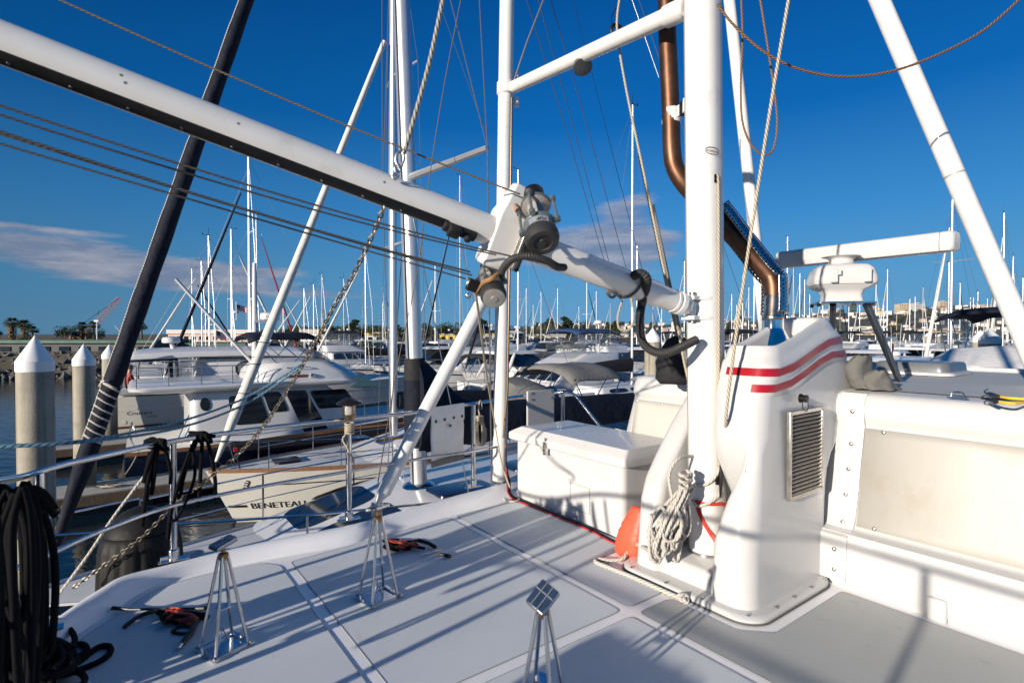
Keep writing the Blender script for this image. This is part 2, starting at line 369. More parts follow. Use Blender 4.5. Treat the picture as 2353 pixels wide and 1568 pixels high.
inner_px = [(151, 1480), (261, 1404), (327, 1359), (413, 1328), (516, 1304), (619, 1284), (809, 1249), (875, 1217+6), (1013, 1189), (1120, 1167)]
outer_px = [(137, 1407), (223, 1349), (275, 1322), (382, 1297), (516, 1263), (653, 1232), (809, 1201), (927, 1170), (1068, 1129), (1136, 1110)]
innr = [F(-.42, -3, DZ), F(-.42, -1, DZ), F(-.40, 1, DZ), F(-.36, 2, DZ), F(-.31, 2.8, DZ)]+[G(x, y, DZ) for x, y in inner_px]+[F(3.4, 3.98, DZ), F(5, 4.2, DZ), F(8, 4.25, DZ), F(11, 4.25, DZ)]
outr = [F(-.75, -3, 0), F(-.75, -1, 0), F(-.73, 1, 0), F(-.68, 2.2, 0), F(-.55, 3.1, 0)]+[G(x, y, 2.57) for x, y in outer_px]+[F(3.5, 4.5, 0), F(5, 4.7, 0), F(8, 4.75, 0), F(11, 4.75, 0)]
outr = [Vector((p.x, p.y, 0)) for p in outr]
I_ = catmull(innr, 5); O_ = catmull(outr, 5)
mb = MB(); rings = []
for a, b in zip(I_, O_):
    d = Vector((b.x-a.x, b.y-a.y, 0)); q = lambda k, z: Vector((a.x+d.x*k, a.y+d.y*k, z))
    rings.append([q(0, DZ-.02), q(0, DZ+.001), q(.10, DZ+.012), q(.26, DZ+.045), q(.40, DZ+.066), q(.6, DZ+.078), q(.8, DZ+.076), q(.93, DZ+.06), q(1.0, DZ+.03), q(1.02, DZ-.05), q(1.03, DZ-.25), q(1.0, DZ-.9), q(.7, .4), q(.5, -.3)])
mb.loft([list(r) for r in rings], closed=False, cap0=False, cap1=False)
mb.build('bulwark_rim', geld, yacht, ang=60)
mb = MB(); pts = [p for p in I_ if True]
poly = [Vector((p.x, p.y, DZ)) for p in pts]+[F(11, -3, DZ)]
mb.add(poly, [list(range(len(poly)))[::-1]])
deck = mb.build('deck', geld, yacht, smooth=False)

seal = mat('joint_dirt', (.20, .19, .17), .85)
def panel(st, name='deck_panel', m=skid, r=.035, z=DZ+.004):
    """flat non-skid sheet with rounded corners, st = list of (s,t)"""
    out = []; n = len(st)
    for i in range(n):
        p = Vector((*st[i], 0)); a = Vector((*st[i-1], 0)); b = Vector((*st[(i+1) % n], 0))
        da = (a-p); db = (b-p)
        if da.length < .12 or db.length < .12 or da.angle(db) > 2.6: out.append(p); continue
        p1 = p+da.normalized()*r; p2 = p+db.normalized()*r
        for k in range(5):
            t = k/4; out.append(p1*(1-t)**2+p*2*t*(1-t)+p2*t*t)
    vs = [F(q.x, q.y, z) for q in out]
    mb = MB(); f = list(range(len(vs)))
    nrm = (vs[1]-vs[0]).cross(vs[2]-vs[1])
    mb.add(vs, [f]); mb.tube([v+Z*.0005 for v in vs], .0014, 4, closed=True, mat=1)
    o = mb.build(name, [m, seal], deck, smooth=False)
    me = o.data
    if me.polygons[0].normal.z < 0: me.polygons[0].flip()
    return o
inner_st = [ST(p) for p in catmull(innr[:15], 4)]
edge = [(s+.05 if t < 3.3 else s+.03, t-.05) for s, t in inner_st]
fwd = [p for p in edge if p[0] < .86 and p[1] > 2.05]
panel([(-.30, 2.0)]+fwd+[(.87, 3.70), (.87, 2.0)])
mid = [(.94, 3.72), (1.39, 3.76), (1.7, 3.80), (2.205, 3.86)]
panel([(.94, 2.0)]+mid+[(2.205, 2.0)])
panel([(2.275, 2.0), (2.275, 3.86), (2.9, 3.88), (2.93, 2.58), (2.60, 2.56), (2.56, 2.0)])
panel([(-.34, -2.5), (-.32, 1.93), (.87, 1.93), (.87, -2.5)])
panel([(.94, -2.5), (.94, 1.93), (2.205, 1.93), (2.205, -2.5)])
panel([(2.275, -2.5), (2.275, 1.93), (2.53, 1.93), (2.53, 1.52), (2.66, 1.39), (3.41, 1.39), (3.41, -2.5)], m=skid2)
panel([(2.98, 4.0), (3.0, 4.1), (3.5, 4.0), (3.5, 3.98)], r=.01)

# ---- cabin: profile swept across the boat
prof = [(3.50, 2.5), (3.475, 2.53), (3.47, 2.60), (3.485, 2.79), (3.50, 2.815), (3.555, 2.822), (3.585, 2.835), (3.60, 2.87), (3.735, 3.42), (3.735, 3.45), (3.715, 3.475), (3.712, 3.50), (3.722, 3.58), (3.745, 3.615), (3.80, 3.632), (4.2, 3.642), (6.3, 3.655), (6.38, 3.66), (6.40, 3.69), (6.47, 3.69), (6.49, 3.6), (6.5, 2.5)]
mb = MB(); rings = []
for t, ds in [(-4, 0), (3.05, 0), (3.22, .01), (3.33, .05), (3.40, .13), (3.43, .25)]:
    rings.append([F(s+ds*(1 if k < 14 else 0), t-(0 if k < 3 else .0)-max(0, z-2.8)*.10*(1 if t > 3 else 0), z-(.0 if t < 3.3 else ds*.25*(z > 3.5))) for k, (s, z) in enumerate(prof)])
mb.loft(rings, closed=False, cap0=False, cap1=True)
cabin = mb.build('cabin', gel, yacht, ang=50)
# roof non-skid, window covers, joint strip with screws, kick board cleats
mb = MB(); q = [F(3.93, -3.9, 3.644), F(3.93, 3.05, 3.644), F(6.22, 3.05, 3.660), F(6.22, -3.9, 3.660)]
mb.add(q, [[0, 1, 2, 3]]); o = mb.build('roof_panel', skid3, cabin, smooth=False)
if o.data.polygons[0].normal.z < 0: o.data.flip_normals()
mb = MB()
for a, b in (((3.96, -1.2), (6.15, -1.2)), ((3.96, .28), (6.15, .28))):
    p, q = F(*a, 3.652), F(*b, 3.667); d = UV*.018
    mb.add([p-d, q-d, q+d, p+d], [[0, 1, 2, 3]])
mb.build('roof_seam', gel, cabin, smooth=False)
vin = mat('vinyl_cover', (.47, .455, .41), .42, coat=.1, var=(1.6, .07), dirt=(2.4, (.36, .29, .19), .55), bump=(2.2, .25, .03))
def cover(t0, t1):
    mb = MB(); vs = []; fs = []; n = 10; k = 12
    for i in range(n+1):
        for j in range(k+1):
            u = i/n; v = j/k; t = t0+(t1-t0)*u; s = 3.592+(3.722-3.592)*v-.012-.012*math.sin(math.pi*v)*math.sin(math.pi*u)-.004*math.sin(u*23+v*3)
            vs.append(F(s, t, 2.85+(3.425-2.85)*v))
    for i in range(n):
        for j in range(k): a = i*(k+1)+j; fs.append([a, a+k+1, a+k+2, a+1])
    mb.add(vs, fs); o = mb.build('window_cover', vin, cabin); so = o.modifiers.new('s', 'SOLIDIFY'); so.thickness = .008; so.offset = 0
    m2 = MB()
    for i in (0, 4, 8):
        for z in (2.862, 3.412):
            tt = t0+(t1-t0)*(i+.15)/8.3; s = 3.595+(z-2.85)*.226-.022
            m2.lathe([(.011, 0), (.011, .004), (.005, .008), (.0, .008)], F(s, tt, z), -VV, 10)
    m2.each('snap_stud', steeld, o)
cover(1.38, -3.9); cover(2.62, 3.18)
for t in (.95, .42, -.1):
    mb = MB(); mb.box(F(3.462, t, 2.56), (.03, .085, .12), (VV, UV, Z)); mb.build('kick_bracket', gel, cabin, bevel=.012)

# ---- mast housing: cowl with open top, cheek walls either side of the mast
def zr(s): 
    k = min(1, max(0, (s-3.02)/.66)); return 3.93+.175*(k*k*(3-2*k)*.6+k*.4)
def rrect(s0, s1, t0, t1, r, n=7, m=5):
    """rounded rectangle in (s,t), anticlockwise, with extra points along the long sides"""
    out = []
    cs = [(s1-r, t1-r, 0), (s0+r, t1-r, 90), (s0+r, t0+r, 180), (s1-r, t0+r, 270)]
    for i, (a, b, g) in enumerate(cs):
        arc = [(a+r*math.cos(R(g+90*k/n)), b+r*math.sin(R(g+90*k/n))) for k in range(n+1)]
        if out:
            p, q = out[-1], arc[0]; out += [(p[0]+(q[0]-p[0])*k/m, p[1]+(q[1]-p[1])*k/m) for k in range(1, m)]
        out += arc
    p, q = out[-1], out[0]; out += [(p[0]+(q[0]-p[0])*k/m, p[1]+(q[1]-p[1])*k/m) for k in range(1, m)]
    return out
def cowl_dims(w):
    """outline of the cowl at w metres below the rim"""
    k = [(0, 2.955, 3.72, 1.585, 1.86), (.02, 2.945, 3.735, 1.575, 1.87), (.075, 2.925, 3.785, 1.565, 1.88), (.095, 2.908, 3.81, 1.55, 1.885), (.115, 2.90, 3.825, 1.547, 1.885), (.175, 2.878, 3.87, 1.547, 1.885), (.195, 2.872, 3.89, 1.556, 1.88), (.205, 2.865, 3.90, 1.552, 1.88), (.262, 2.845, 3.95, 1.552, 1.88), (.28, 2.837, 3.97, 1.563, 1.875), (.40, 2.815, 4.05, 1.56, 1.87), (.50, 2.80, 4.08, 1.555, 1.87)]
    for a, b in zip(k, k[1:]):
        if w <= b[0]: u = (w-a[0])/(b[0]-a[0]); return [a[i]+(b[i]-a[i])*u for i in range(1, 5)]
    return k[-1][1:]
NR = .075
def lring(sb, sc, s1, t0, tc, t1, r=.11, n=7, m=6):
    """outline of the housing: wall behind the mast at sb, cheek beside the mast pushed forward to sc for t < tc"""
    out = []
    def arc(a, b, rr, g): out.extend([(a+rr*math.cos(R(g+90*k/n)), b+rr*math.sin(R(g+90*k/n))) for k in range(n+1)])
    def line(p, q): out.extend([(p[0]+(q[0]-p[0])*k/m, p[1]+(q[1]-p[1])*k/m) for k in range(1, m)])
    rb = min(r, .09); rd = min(.05, (sb-sc)/2); re_ = min(r, (tc-t0)*.62) if sb-sc > 1e-4 else r
    arc(s1-r, t1-r, r, 0); line(out[-1], (sb+rb, t1)); arc(sb+rb, t1-rb, rb, 90); line(out[-1], (sb, tc)); out.append((sb, tc)); line((sb, tc), (sc+rd, tc)); arc(sc+rd, tc-rd, rd, 90); line(out[-1], (sc, t0+re_))
    arc(sc+re_, t0+re_, re_, 180); line(out[-1], (s1-r, t0)); arc(s1-r, t0+r, r, 270); line(out[-1], (s1, t1-r)); return out
mb = MB(); rings = []
for z, sb, sc, s1, t0, tc, t1 in [(2.535, 3.10, 2.665, 3.60, 1.53, 1.765, 1.87), (2.62, 3.10, 2.662, 3.60, 1.532, 1.765, 1.87), (2.86, 3.09, 2.672, 3.60, 1.535, 1.757, 1.87), (3.0, 3.01, 2.70, 3.62, 1.54, 1.728, 1.87), (3.08, 2.96, 2.718, 3.64, 1.543, 1.708, 1.87), (3.16, 2.905, 2.742, 3.66, 1.545, 1.683, 1.87), (3.25, 2.855, 2.765, 3.72, 1.548, 1.655, 1.87), (3.34, 2.82, 2.785, 3.82, 1.55, 1.63, 1.87)]:
    rings.append([F(s, t, z) for s, t in lring(sb, sc, s1, t0, tc, t1)])
for w in [.50, .40, .30, .28, .262, .205, .195, .175, .115, .095, .075, .045, .02, .004, 0]:
    a, b, c, d = cowl_dims(w); rings.append([F(s, t, zr(s)-w) for s, t in lring(a, a, b, c, c+.13, d)])
a, b, c, d = cowl_dims(0)
for ins, w in ((.012, -.002), (.03, .01), (.036, .03), (.05, .26)):
    rings.append([F(s, t, zr(s)-w) for s, t in lring(a+ins, a+ins, b-ins, c+ins, c+.13, d-ins, .09)])
rings = [r[::-1] for r in rings]
mb.loft(rings)
housing = mb.build('mast_housing', gel, yacht, ang=70)
def stripe(w0, w1, smin, tmax_front, off=.003):
    mb = MB(); rr = []
    for w in (w0, (w0+w1)/2, w1):
        a, b, c, d = cowl_dims(w); rr.append([(s, t, zr(s)-w) for s, t in rrect(a-off, b+off, c-off, d+off, NR+.035)])
    n = len(rr[0]); vs = []; fs = []
    keep = [k for k in range(n) if (rr[0][k][1] < tmax_front and rr[0][k][0] < rr[0][0][0]-.02 and rr[0][k][0] >= smin) or (rr[0][k][1] < 1.75 and rr[0][k][0] >= smin)]
    run = [k for k in keep if (k+1) % n in keep]
    for r in rr: vs += [F(*q) for q in r]
    for i in range(2):
        for k in run: k2 = (k+1) % n; fs.append([i*n+k, i*n+k2, (i+1)*n+k2, (i+1)*n+k])
    mb.add(vs, fs); o = mb.build('red_stripe', red, housing)
stripe(.123, .167, 0, 3, .003); stripe(.211, .254, 2.86, 1.66, .003)
# left cheek
mb = MB(); rings = []
for z, a, b, c, d in [(2.535, 2.69, 3.45, 2.135, 2.33), (2.62, 2.69, 3.45, 2.14, 2.325), (2.95, 2.71, 3.5, 2.145, 2.315), (3.08, 2.75, 3.55, 2.15, 2.31), (3.2, 2.83, 3.6, 2.15, 2.305), (3.4, 2.99, 3.65, 2.15, 2.30), (3.55, 3.13, 3.7, 2.15, 2.295), (3.63, 3.22, 3.72, 2.16, 2.29), (3.66, 3.29, 3.70, 2.18, 2.27)]:
    rings.append([F(s, t, z) for s, t in rrect(a, b, c, d, .06)][::-1])
mb.loft(rings); mb.build('cheek_wall', gel, housing, ang=60)
mb = MB(); rings = []      # sill the mast stands on, and the back of the bay
for z, a in [(2.535, 2.72), (2.60, 2.725), (2.632, 2.74), (2.642, 2.76)]: rings.append([F(s, t, z) for s, t in rrect(a, 3.45, 1.70, 2.2, .04)][::-1])
mb.loft(rings); mb.build('mast_sill', gel, housing, ang=50)
mb = MB(); rings = []
for z, a, b in [(2.6, 3.34, 3.7), (3.1, 3.36, 3.8), (3.55, 3.42, 3.85), (3.6, 3.45, 3.84)]: rings.append([F(s, t, z) for s, t in rrect(a, b, 1.72, 2.2, .05)][::-1])
mb.loft(rings); mb.build('bay_wall', gel, housing, ang=50)
mb = MB(); rings = []
for z, g in [(2.504, .055), (2.522, .055), (2.534, .045), (2.537, .03)]: rings.append([F(s, t, z) for s, t in rrect(2.655-g, 3.52, 1.515-g, 2.35+g, .14, 9)][::-1])
mb.loft(rings); fl = mb.build('base_flange', gel, housing, ang=40)
mb = MB(); mb.tube([F(s, t, 2.506) for s, t in rrect(2.655-.062, 3.52, 1.515-.062, 2.35+.062, .15, 9)], .005, 6, closed=True)
mb.build('sealant_bead', mat('dark_sealant', (.10, .09, .075), .8), housing)
mb = MB()
for s, t in [(2.622, 2.28), (2.622, 2.02), (2.625, 1.78), (2.66, 1.53), (2.86, 1.485), (3.05, 1.485), (3.25, 1.485), (3.42, 1.485)]:
    mb.lathe([(.012, 0), (.012, .003), (.008, .007), (.0, .008)], F(s, t, 2.536), Z, 10)
mb.each('flange_screw', steeld, housing)
# vertical joint strip between housing and cabin
mb = MB(); sp = [(3.475, 2.54), (3.49, 2.80), (3.575, 2.83), (3.60, 2.88), (3.73, 3.43), (3.715, 3.48), (3.725, 3.58), (3.77, 3.63)]
rings = []
for s, z in sp: rings.append([F(s-.018, 1.39, z), F(s-.024, 1.41, z), F(s-.024, 1.515, z), F(s-.018, 1.535, z), F(s+.03, 1.535, z), F(s+.03, 1.39, z)])
mb.loft(rings); js = mb.build('joint_strip', gel, cabin, ang=40)
mb = MB()
for z in (2.6, 2.72, 2.86, 3.02, 3.17, 3.32, 3.52):
    s = 3.48 if z < 2.8 else 3.59+(z-2.85)*.24
    if z > 3.45: s = 3.715
    mb.lathe([(.012, 0), (.012, .004), (.007, .008), (.0, .009)], F(s-.026, 1.45, z), -VV, 10)
mb.each('joint_screw', steeld, js)
# louvred vent on the side of the housing (facing -t)
def side(px, py, t=1.535):
    a = P(px, py, 1)-Vector((0, 0, CAMZ)); k = t/a.dot(UV); return Vector((0, 0, CAMZ))+a*k
vc = [side(1797, 951), side(1873, 935), side(1894, 1117), side(1816, 1142)]
c = sum(vc, Vector())/4; X = ((vc[1]-vc[0])+(vc[2]-vc[3])).normalized(); Y = -UV; Q = X.cross(Y).normalized()
if Q.z < 0: Q = -Q
W = ((vc[1]-vc[0]).length+(vc[2]-vc[3]).length)/2; H = ((vc[0]-vc[3]).length+(vc[1]-vc[2]).length)/2
c = c-UV*.012
mb = MB(); fr = .022
for sx in (-1, 1): mb.box(c+X*sx*(W/2-fr/2), (fr, .022, H), (X, Y, Q))
for sz in (-1, 1): mb.box(c+Q*sz*(H/2-fr/2), (W-2*fr-.002, .021, fr), (X, Y, Q))
vent = mb.build('louvre_vent', steeld, housing, bevel=.003)
mb = MB(); n = 20
for i in range(n):
    z = -H/2+fr+(H-2*fr)*(i+.5)/n; a = c+Q*z; ih = (H-2*fr)/n
    L0 = a-X*(W/2-fr)+Y*.010-Q*ih*.30; L1 = a+X*(W/2-fr)+Y*.010-Q*ih*.30; U0 = a-X*(W/2-fr)-Y*.010+Q*ih*.30; U1 = a+X*(W/2-fr)-Y*.010+Q*ih*.30
    th = Q*.0022
    mb.add([L0, L1, U1, U0, L0+th, L1+th, U1+th, U0+th], [[0, 1, 2, 3], [7, 6, 5, 4], [0, 4, 5, 1], [3, 2, 6, 7]])
mb.each('louvre_slat', mat('slat_dull', (.36, .33, .28), .38, metal=.6, var=(30, .2)), vent, smooth=False)
mb = MB(); mb.box(c+UV*.008, (W-.03, .006, H-.03), (X, Y, Q)); mb.build('vent_mesh', mat('vent_dark', (.03, .028, .025), .9), vent)
mb = MB()
for k in range(5):
    for e in (-1, 1):
        mb.lathe([(.006, 0), (.006, .003), (.0, .005)], c+X*e*(W/2-fr/2)+Q*(H/2-.02)*(k/2-1)+Y*.011, Y, 8)
mb.each('vent_screw', steeld, vent)
# black deck-plug with its cord
c = side(1837, 914)-UV*.004
mb = MB(); mb.lathe([(.026, 0), (.026, .008), (.020, .010), (.020, .028), (.022, .030), (.022, .04), (.0, .042)], c, -UV, 18)
pl = mb.build('socket_cap', blackp, housing)
mb = MB(); mb.tube(catmull([c-UV*.03+X*.012, c-UV*.03+X*.03-Z*.03, c-UV*.03+X*.03-Z*.06, c-UV*.028+X*.01-Z*.072, c-UV*.02-X*.012-Z*.05, c-UV*.02-X*.01-Z*.015], 5), .0025, 6); mb.build('cap_cord', blackp, pl)

# ---- mast
MB0 = F(3.0, 2.0, 2.642); MT = P(1612, -260, 3.33)
ax = (MT-MB0).normalized()
def msec(c, k=1.0):
    x = VV*1; y = UV*1; return [c+(VV*math.cos(a)*.112+UV*math.sin(a)*.104)*k*(1+.05*abs(math.sin(2*a))) for a in [2*math.pi*i/40 for i in range(40)]]
mb = MB(); mb.loft([msec(MB0), msec(MB0+ax*3.0), msec(MT+ax*6)]); mast = mb.build('mast', spar, yacht, ang=60)
mb = MB(); g = (F(0, 0, 0)+(-UV*-.35-VV*.9)).normalized()
gd = (-VV*.82+UV*.57).normalized()     # sail track on the forward left face
for off, wid, m_ in ((.1125, .009, 0),): 
    tx = gd.cross(Z).normalized(); o0 = MB0+gd*off+Z*.01; o1 = MT+ax*5+gd*off
    mb.box((o0+o1)/2, (wid, .006, (o1-o0).length), (tx, gd, ax))
mb.build('sail_track', mat('groove_brown', (.20, .17, .12), .6), mast)
mb = MB(); mb.loft([msec(MB0+ax*.001, 1.05), msec(MB0+ax*.014, 1.05), msec(MB0+ax*.016, 1.03)]); mb.build('mast_foot', steeld, mast, ang=40)
# maker's oval
def on_mast(px, py, off=.0):
    d = 3.28; a = P(px, py, d); k = (a.z-MB0.z)/ax.z; c = MB0+ax*k; h = a-c; h.z = 0
    o = Vector((0, 0, CAMZ)); r = (a-o).normalized(); best = None
    for i in range(400):
        q = o+r*(2.9+i*.002); k = (q.z-MB0.z)/ax.z; c = MB0+ax*k; e = q-c
        if (e.dot(VV)/.112)**2+(e.dot(UV)/.104)**2 < 1.05: break
    n = Vector((e.x, e.y, 0)).normalized(); return q+n*off, n
q, n = on_mast(1637, 347, .004); tx = Z.cross(n).normalized()
def fm(x, y, q=q, n=n, tx=tx): 
    p = q+tx*x+Z*(y-.1*x); k = (p.z-MB0.z)/ax.z; c = MB0+ax*k; e = p-c; e.z = 0
    sc = 1.09/math.sqrt((e.dot(VV)/.112)**2+(e.dot(UV)/.104)**2); return Vector((c.x, c.y, p.z))+e*sc*1.0
mb = MB(); mb.tube([fm(.046*math.cos(a)*(1 if abs(math.cos(a)) < .75 else .97), .020*math.copysign(abs(math.sin(a))**.5, math.sin(a))) for a in [2*math.pi*i/36 for i in range(36)]], .0017, 5, closed=True)
text(mb, 'FORESPAR', lambda x, y: fm(x-.038, y-.008), .014, .98); mb.build('maker_badge', blackp, mast)
mb = MB()                               # cleats and sheave slot
for (x, y, hh) in ((1667, 990, .10), (1648, 1100, .10)):
    q, n = on_mast(min(x, 1650), y, .012)
    mb.box(q-n*.004, (.03, .02, .06), (Z.cross(n).normalized(), n, Z)); mb.tube([q+n*.02+Z*hh, q+n*.024+Z*.03, q+n*.024-Z*.03, q+n*.02-Z*hh], [.006, .011, .011, .006], 8)
mb.each('cleat', blackp, mast)
q, n = on_mast(1643, 410, .002); mb = MB(); mb.box(q, (.014, .012, .05), (Z.cross(n).normalized(), n, Z)); mb.build('halyard_exit', blackp, mast)
# goose neck
GN = P(1592, 708, 3.30)
mb = MB()
for dz in (.062, -.058):
    c = MB0+ax*((GN.z+dz-MB0.z)/ax.z)
    mb.loft([[c+Z*h+(VV*math.cos(a)*.128+UV*math.sin(a)*.12)*kk+(-VV*.02+UV*.02) for a in [2*math.pi*i/28 for i in range(28)]] for h, kk in ((-.012, .97), (-.009, 1), (.009, 1), (.012, .97))])
    e = (GN-c); e.z = 0; e.normalize(); mb.box(c+e*.135, (.10, .09, .024), (e, e.cross(Z), Z))
gn = mb.build('gooseneck', spar, mast, ang=40, bevel=.004)
mb = MB(); mb.rod(GN-Z*.085, GN+Z*.085, .016, 14); mb.lathe([(.022, 0), (.022, .012), (.0, .014)], GN+Z*.085, Z, 12); mb.box(GN+(MB0+ax*((GN.z-MB0.z)/ax.z)-GN)*.25, (.05, .05, .09)); mb.build('hinge_pin', steeld, mast)

# ---- fixed white tubes
def pole(name, pts, r, m=spar, n=20, parent=yacht):
    mb = MB(); mb.tube(pts, r, n); return mb.build(name, m, parent)
P1a, P1b = P(1148, 1092, 5.18), P(1165, 0, 5.12)
p1 = pole('pole', [P1a, P1b+(P1b-P1a)*.6], .069)
mb = MB(); mb.lathe([(.0, -.02), (.0715, -.02), (.0715, .0), (.0, .0)], P1a.lerp(P1b, .785), (P1b-P1a), 24); mb.build('pole_collar', spar, p1)
d0, d1 = P(880, 1132, 4.42), P(1141, 628, 5.12)
dg = pole('brace_pole', [d0, d1], .060)
mb = MB(); u = (d1-d0).normalized(); mb.tube([d0+u*.06, d0, d0-u*.05, d0-u*.13], [.055, .05, .028, .024], 14); b0 = d0-u*.10
mb.build('brace_foot', spar, dg)
mb = MB(); rim0 = Vector((b0.x, b0.y, 2.575)); lat = (VV*.5+UV*.8).normalized()
mb.box(b0-Z*.06-VV*.03, (.008, .06, .16), (VV, UV, Z)); mb.box(b0-Z*.06+VV*.03, (.008, .06, .16), (VV, UV, Z)); mb.box(b0-Z*.14+VV*.06, (.26, .10, .008), (VV, UV, Z)); mb.box(b0-Z*.185+VV*.07-UV*.05, (.24, .006, .085), (VV, UV, Z)); mb.rod(b0-VV*.05, b0+VV*.05, .011, 10)
for k in (-1, 1): mb.lathe([(.011, 0), (.009, .006), (.0, .007)], b0-Z*.185+VV*(.07+.09*k)-UV*.053, -UV, 8)
mb.build('brace_bracket', steel, dg)
mb = MB(); u = (P1a-P1b).normalized(); mb.tube([P1a, P1a+u*.04, P1a+u*.05, P1a+u*.12], [.069, .069, .04, .034], 16); mb.build('pole_foot', spar, p1)
mb = MB(); b0 = P1a+u*.12; mb.box(b0-Z*.02-VV*.045, (.008, .09, .18), (VV, UV, Z)); mb.box(b0-Z*.02+VV*.045, (.008, .09, .18), (VV, UV, Z)); mb.rod(b0-VV*.07+Z*.02, b0+VV*.07+Z*.02, .012, 10); mb.box(b0-Z*.11-UV*.06, (.24, .22, .01), (VV, UV, Z)); mb.box(b0-Z*.17-UV*.17, (.24, .01, .14), (VV, UV, Z))
mb.build('pole_bracket', steel, p1)
xa, xb = P(1172, 204, 5.14), P(1578, 18, 3.36)
xp = pole('crossbar', [xa, xb], .056)
mb = MB(); u = (xb-xa).normalized(); mb.lathe([(.068, 0), (.068, .12), (.056, .14)], xb-u*.16, u, 20); mb.lathe([(.075, -.06), (.083, -.05), (.083, .05), (.075, .06)], P1a.lerp(P1b, .815), (P1b-P1a), 24); mb.each('crossbar_collar', spar, xp)
mb = MB(); c = xa-u*.01+VV*.06
for k in (-1, 1): mb.box(c+Z*k*.12-UV*.03, (.05, .02, .10), (VV, UV, Z)); mb.lathe([(.012, 0), (.012, .012), (0, .013)], c+Z*k*.12-UV*.04, -UV, 10)
mb.build('crossbar_lug', spar, xp, bevel=.005)
mb = MB(); c = P(1418, 75, 4.05); mb.tube([c+(u.cross(Z).normalized()*math.cos(a)+Z*math.sin(a))*.058 for a in [2*math.pi*i/20 for i in range(20)]], .012, 8, closed=True); mb.build('crossbar_grommet', blackp, xp)
t2a, t2b = P(1768, 850, 5.35), P(1676, 0, 5.7)
pole('support_pole', [t2a, t2b+(t2b-t2a)*.5], .058)
t3a, t3b = P(2410, 905, 3.55), P(2012, -20, 4.1)
t3 = pole('support_pole', [t3a, t3b+(t3b-t3a)*.5], .064)
mb = MB(); mb.lathe([(.0645, 0), (.0652, .004), (.0652, .012), (.0645, .016)], t3a.lerp(t3b, .505), t3b-t3a, 22); mb.build('pole_seam', mat('seam_grey', (.35, .35, .34), .5), t3)

# ---- exhaust
ex = [P(1530, -120, 3.72), P(1533, 60, 3.72), P(1541, 250, 3.70), P(1544, 345, 3.69), P(1552, 388, 3.69), P(1575, 425, 3.68), P(1610, 462, 3.68), P(1690, 548, 3.66), P(1760, 622, 3.62), P(1776, 650, 3.60), P(1778, 690, 3.59)]
mb = MB(); mb.tube(catmull(ex, 6), .060, 24); exh = mb.build('exhaust_pipe', copper, yacht)
top = P(1779, 683, 3.58); base = F(3.37, 1.765, 3.88)
mb = MB(); mb.tube([top, P(1776, 735, 3.55)], .062, 24); mb.lathe([(.064, .0), (.067, -.004), (.067, -.03), (.064, -.034)], P(1776, 724, 3.55), Z, 24); mb.build('exhaust_collar', mat('heat_steel', (.55, .47, .38), .22, metal=1, var=(12, .25), dirt=(14, (.35, .2, .08), .5)), exh)
c = P(1776, 733, 3.55); mb = MB(); mb.lathe([(.066, .0), (.066, -.055), (.068, -.065), (.085, -.10), (.118, -.165), (.132, -.195), (.134, -.21)], c, Z, 40); mb.build('exhaust_cone', chrome, exh, ang=60)
def perf_mat():
    m = bpy.data.materials.new('perforated_steel'); m.use_nodes = True; nt = m.node_tree; b = nt.nodes['Principled BSDF']; N = nt.nodes.new; L = nt.links.new
    b.inputs['Metallic'].default_value = 1; b.inputs['Base Color'].default_value = (.45, .44, .44, 1); b.inputs['Roughness'].default_value = .15
    uv = N('ShaderNodeUVMap'); sp = N('ShaderNodeSeparateXYZ'); L(uv.outputs[0], sp.inputs[0])
    def M(op, a, c=None):
        n = N('ShaderNodeMath'); n.operation = op
        for i, x in enumerate((a, c)):
            if x is None: continue
            if isinstance(x, (int, float)): n.inputs[i].default_value = x
            else: L(x, n.inputs[i])
        return n.outputs[0]
    def frac(x): return M('SUBTRACT', M('FRACT', x), .5)
    a = sp.outputs[0]; c = sp.outputs[1]                       # both in metres along the sheet
    row = M('FLOOR', M('MULTIPLY', c, 1/.022)); off = M('MULTIPLY', M('MODULO', row, 2), .5)
    dx = M('MULTIPLY', frac(M('ADD', M('MULTIPLY', a, 1/.026), off)), .026); dy = M('MULTIPLY', frac(M('MULTIPLY', c, 1/.022)), .022)
    hole = M('GREATER_THAN', M('SQRT', M('ADD', M('MULTIPLY', dx, dx), M('MULTIPLY', dy, dy))), .0062)
    mid = M('LESS_THAN', M('ABSOLUTE', M('SUBTRACT', c, .17)), .066)
    L(M('MAXIMUM', hole, mid), b.inputs['Alpha']); return m
pm = perf_mat()
def shield(pts, a0, a1, r=.083):
    pts = catmull(pts, 5); mb = MB(); vs = []; fs = []; us = []; n = 18; L = 0; ls = []
    o = Vector((0, 0, CAMZ))
    for i, p in enumerate(pts):
        t = (pts[min(i+1, len(pts)-1)]-pts[max(i-1, 0)]).normalized(); y = (o-p); y = (y-t*y.dot(t)).normalized(); x = y.cross(t)
        if i: L += (p-pts[i-1]).length
        for k in range(n+1):
            a = R(a0+(a1-a0)*k/n); vs.append(p+(y*math.cos(a)+x*math.sin(a))*r); ls.append((L, r*abs(R(a1-a0))*k/n))
    for i in range(len(pts)-1):
        for k in range(n): f = [i*(n+1)+k, i*(n+1)+k+1, (i+1)*(n+1)+k+1, (i+1)*(n+1)+k]; fs.append(f); us.append([ls[q] for q in f])
    mb.add(vs, fs, 0, us); o_ = mb.build('heat_shield', pm, exh); so = o_.modifiers.new('s', 'SOLIDIFY'); so.thickness = .003
    return o_
shield([P(1648, 478, 3.67), P(1700, 546, 3.66), P(1752, 612, 3.63), P(1778, 640, 3.60)], 15, 255)
shield([P(1779, 632, 3.60), P(1780, 680, 3.585), P(1779, 722, 3.57)], 15, 255)
mb = MB(); c = P(1543, 268, 3.70)
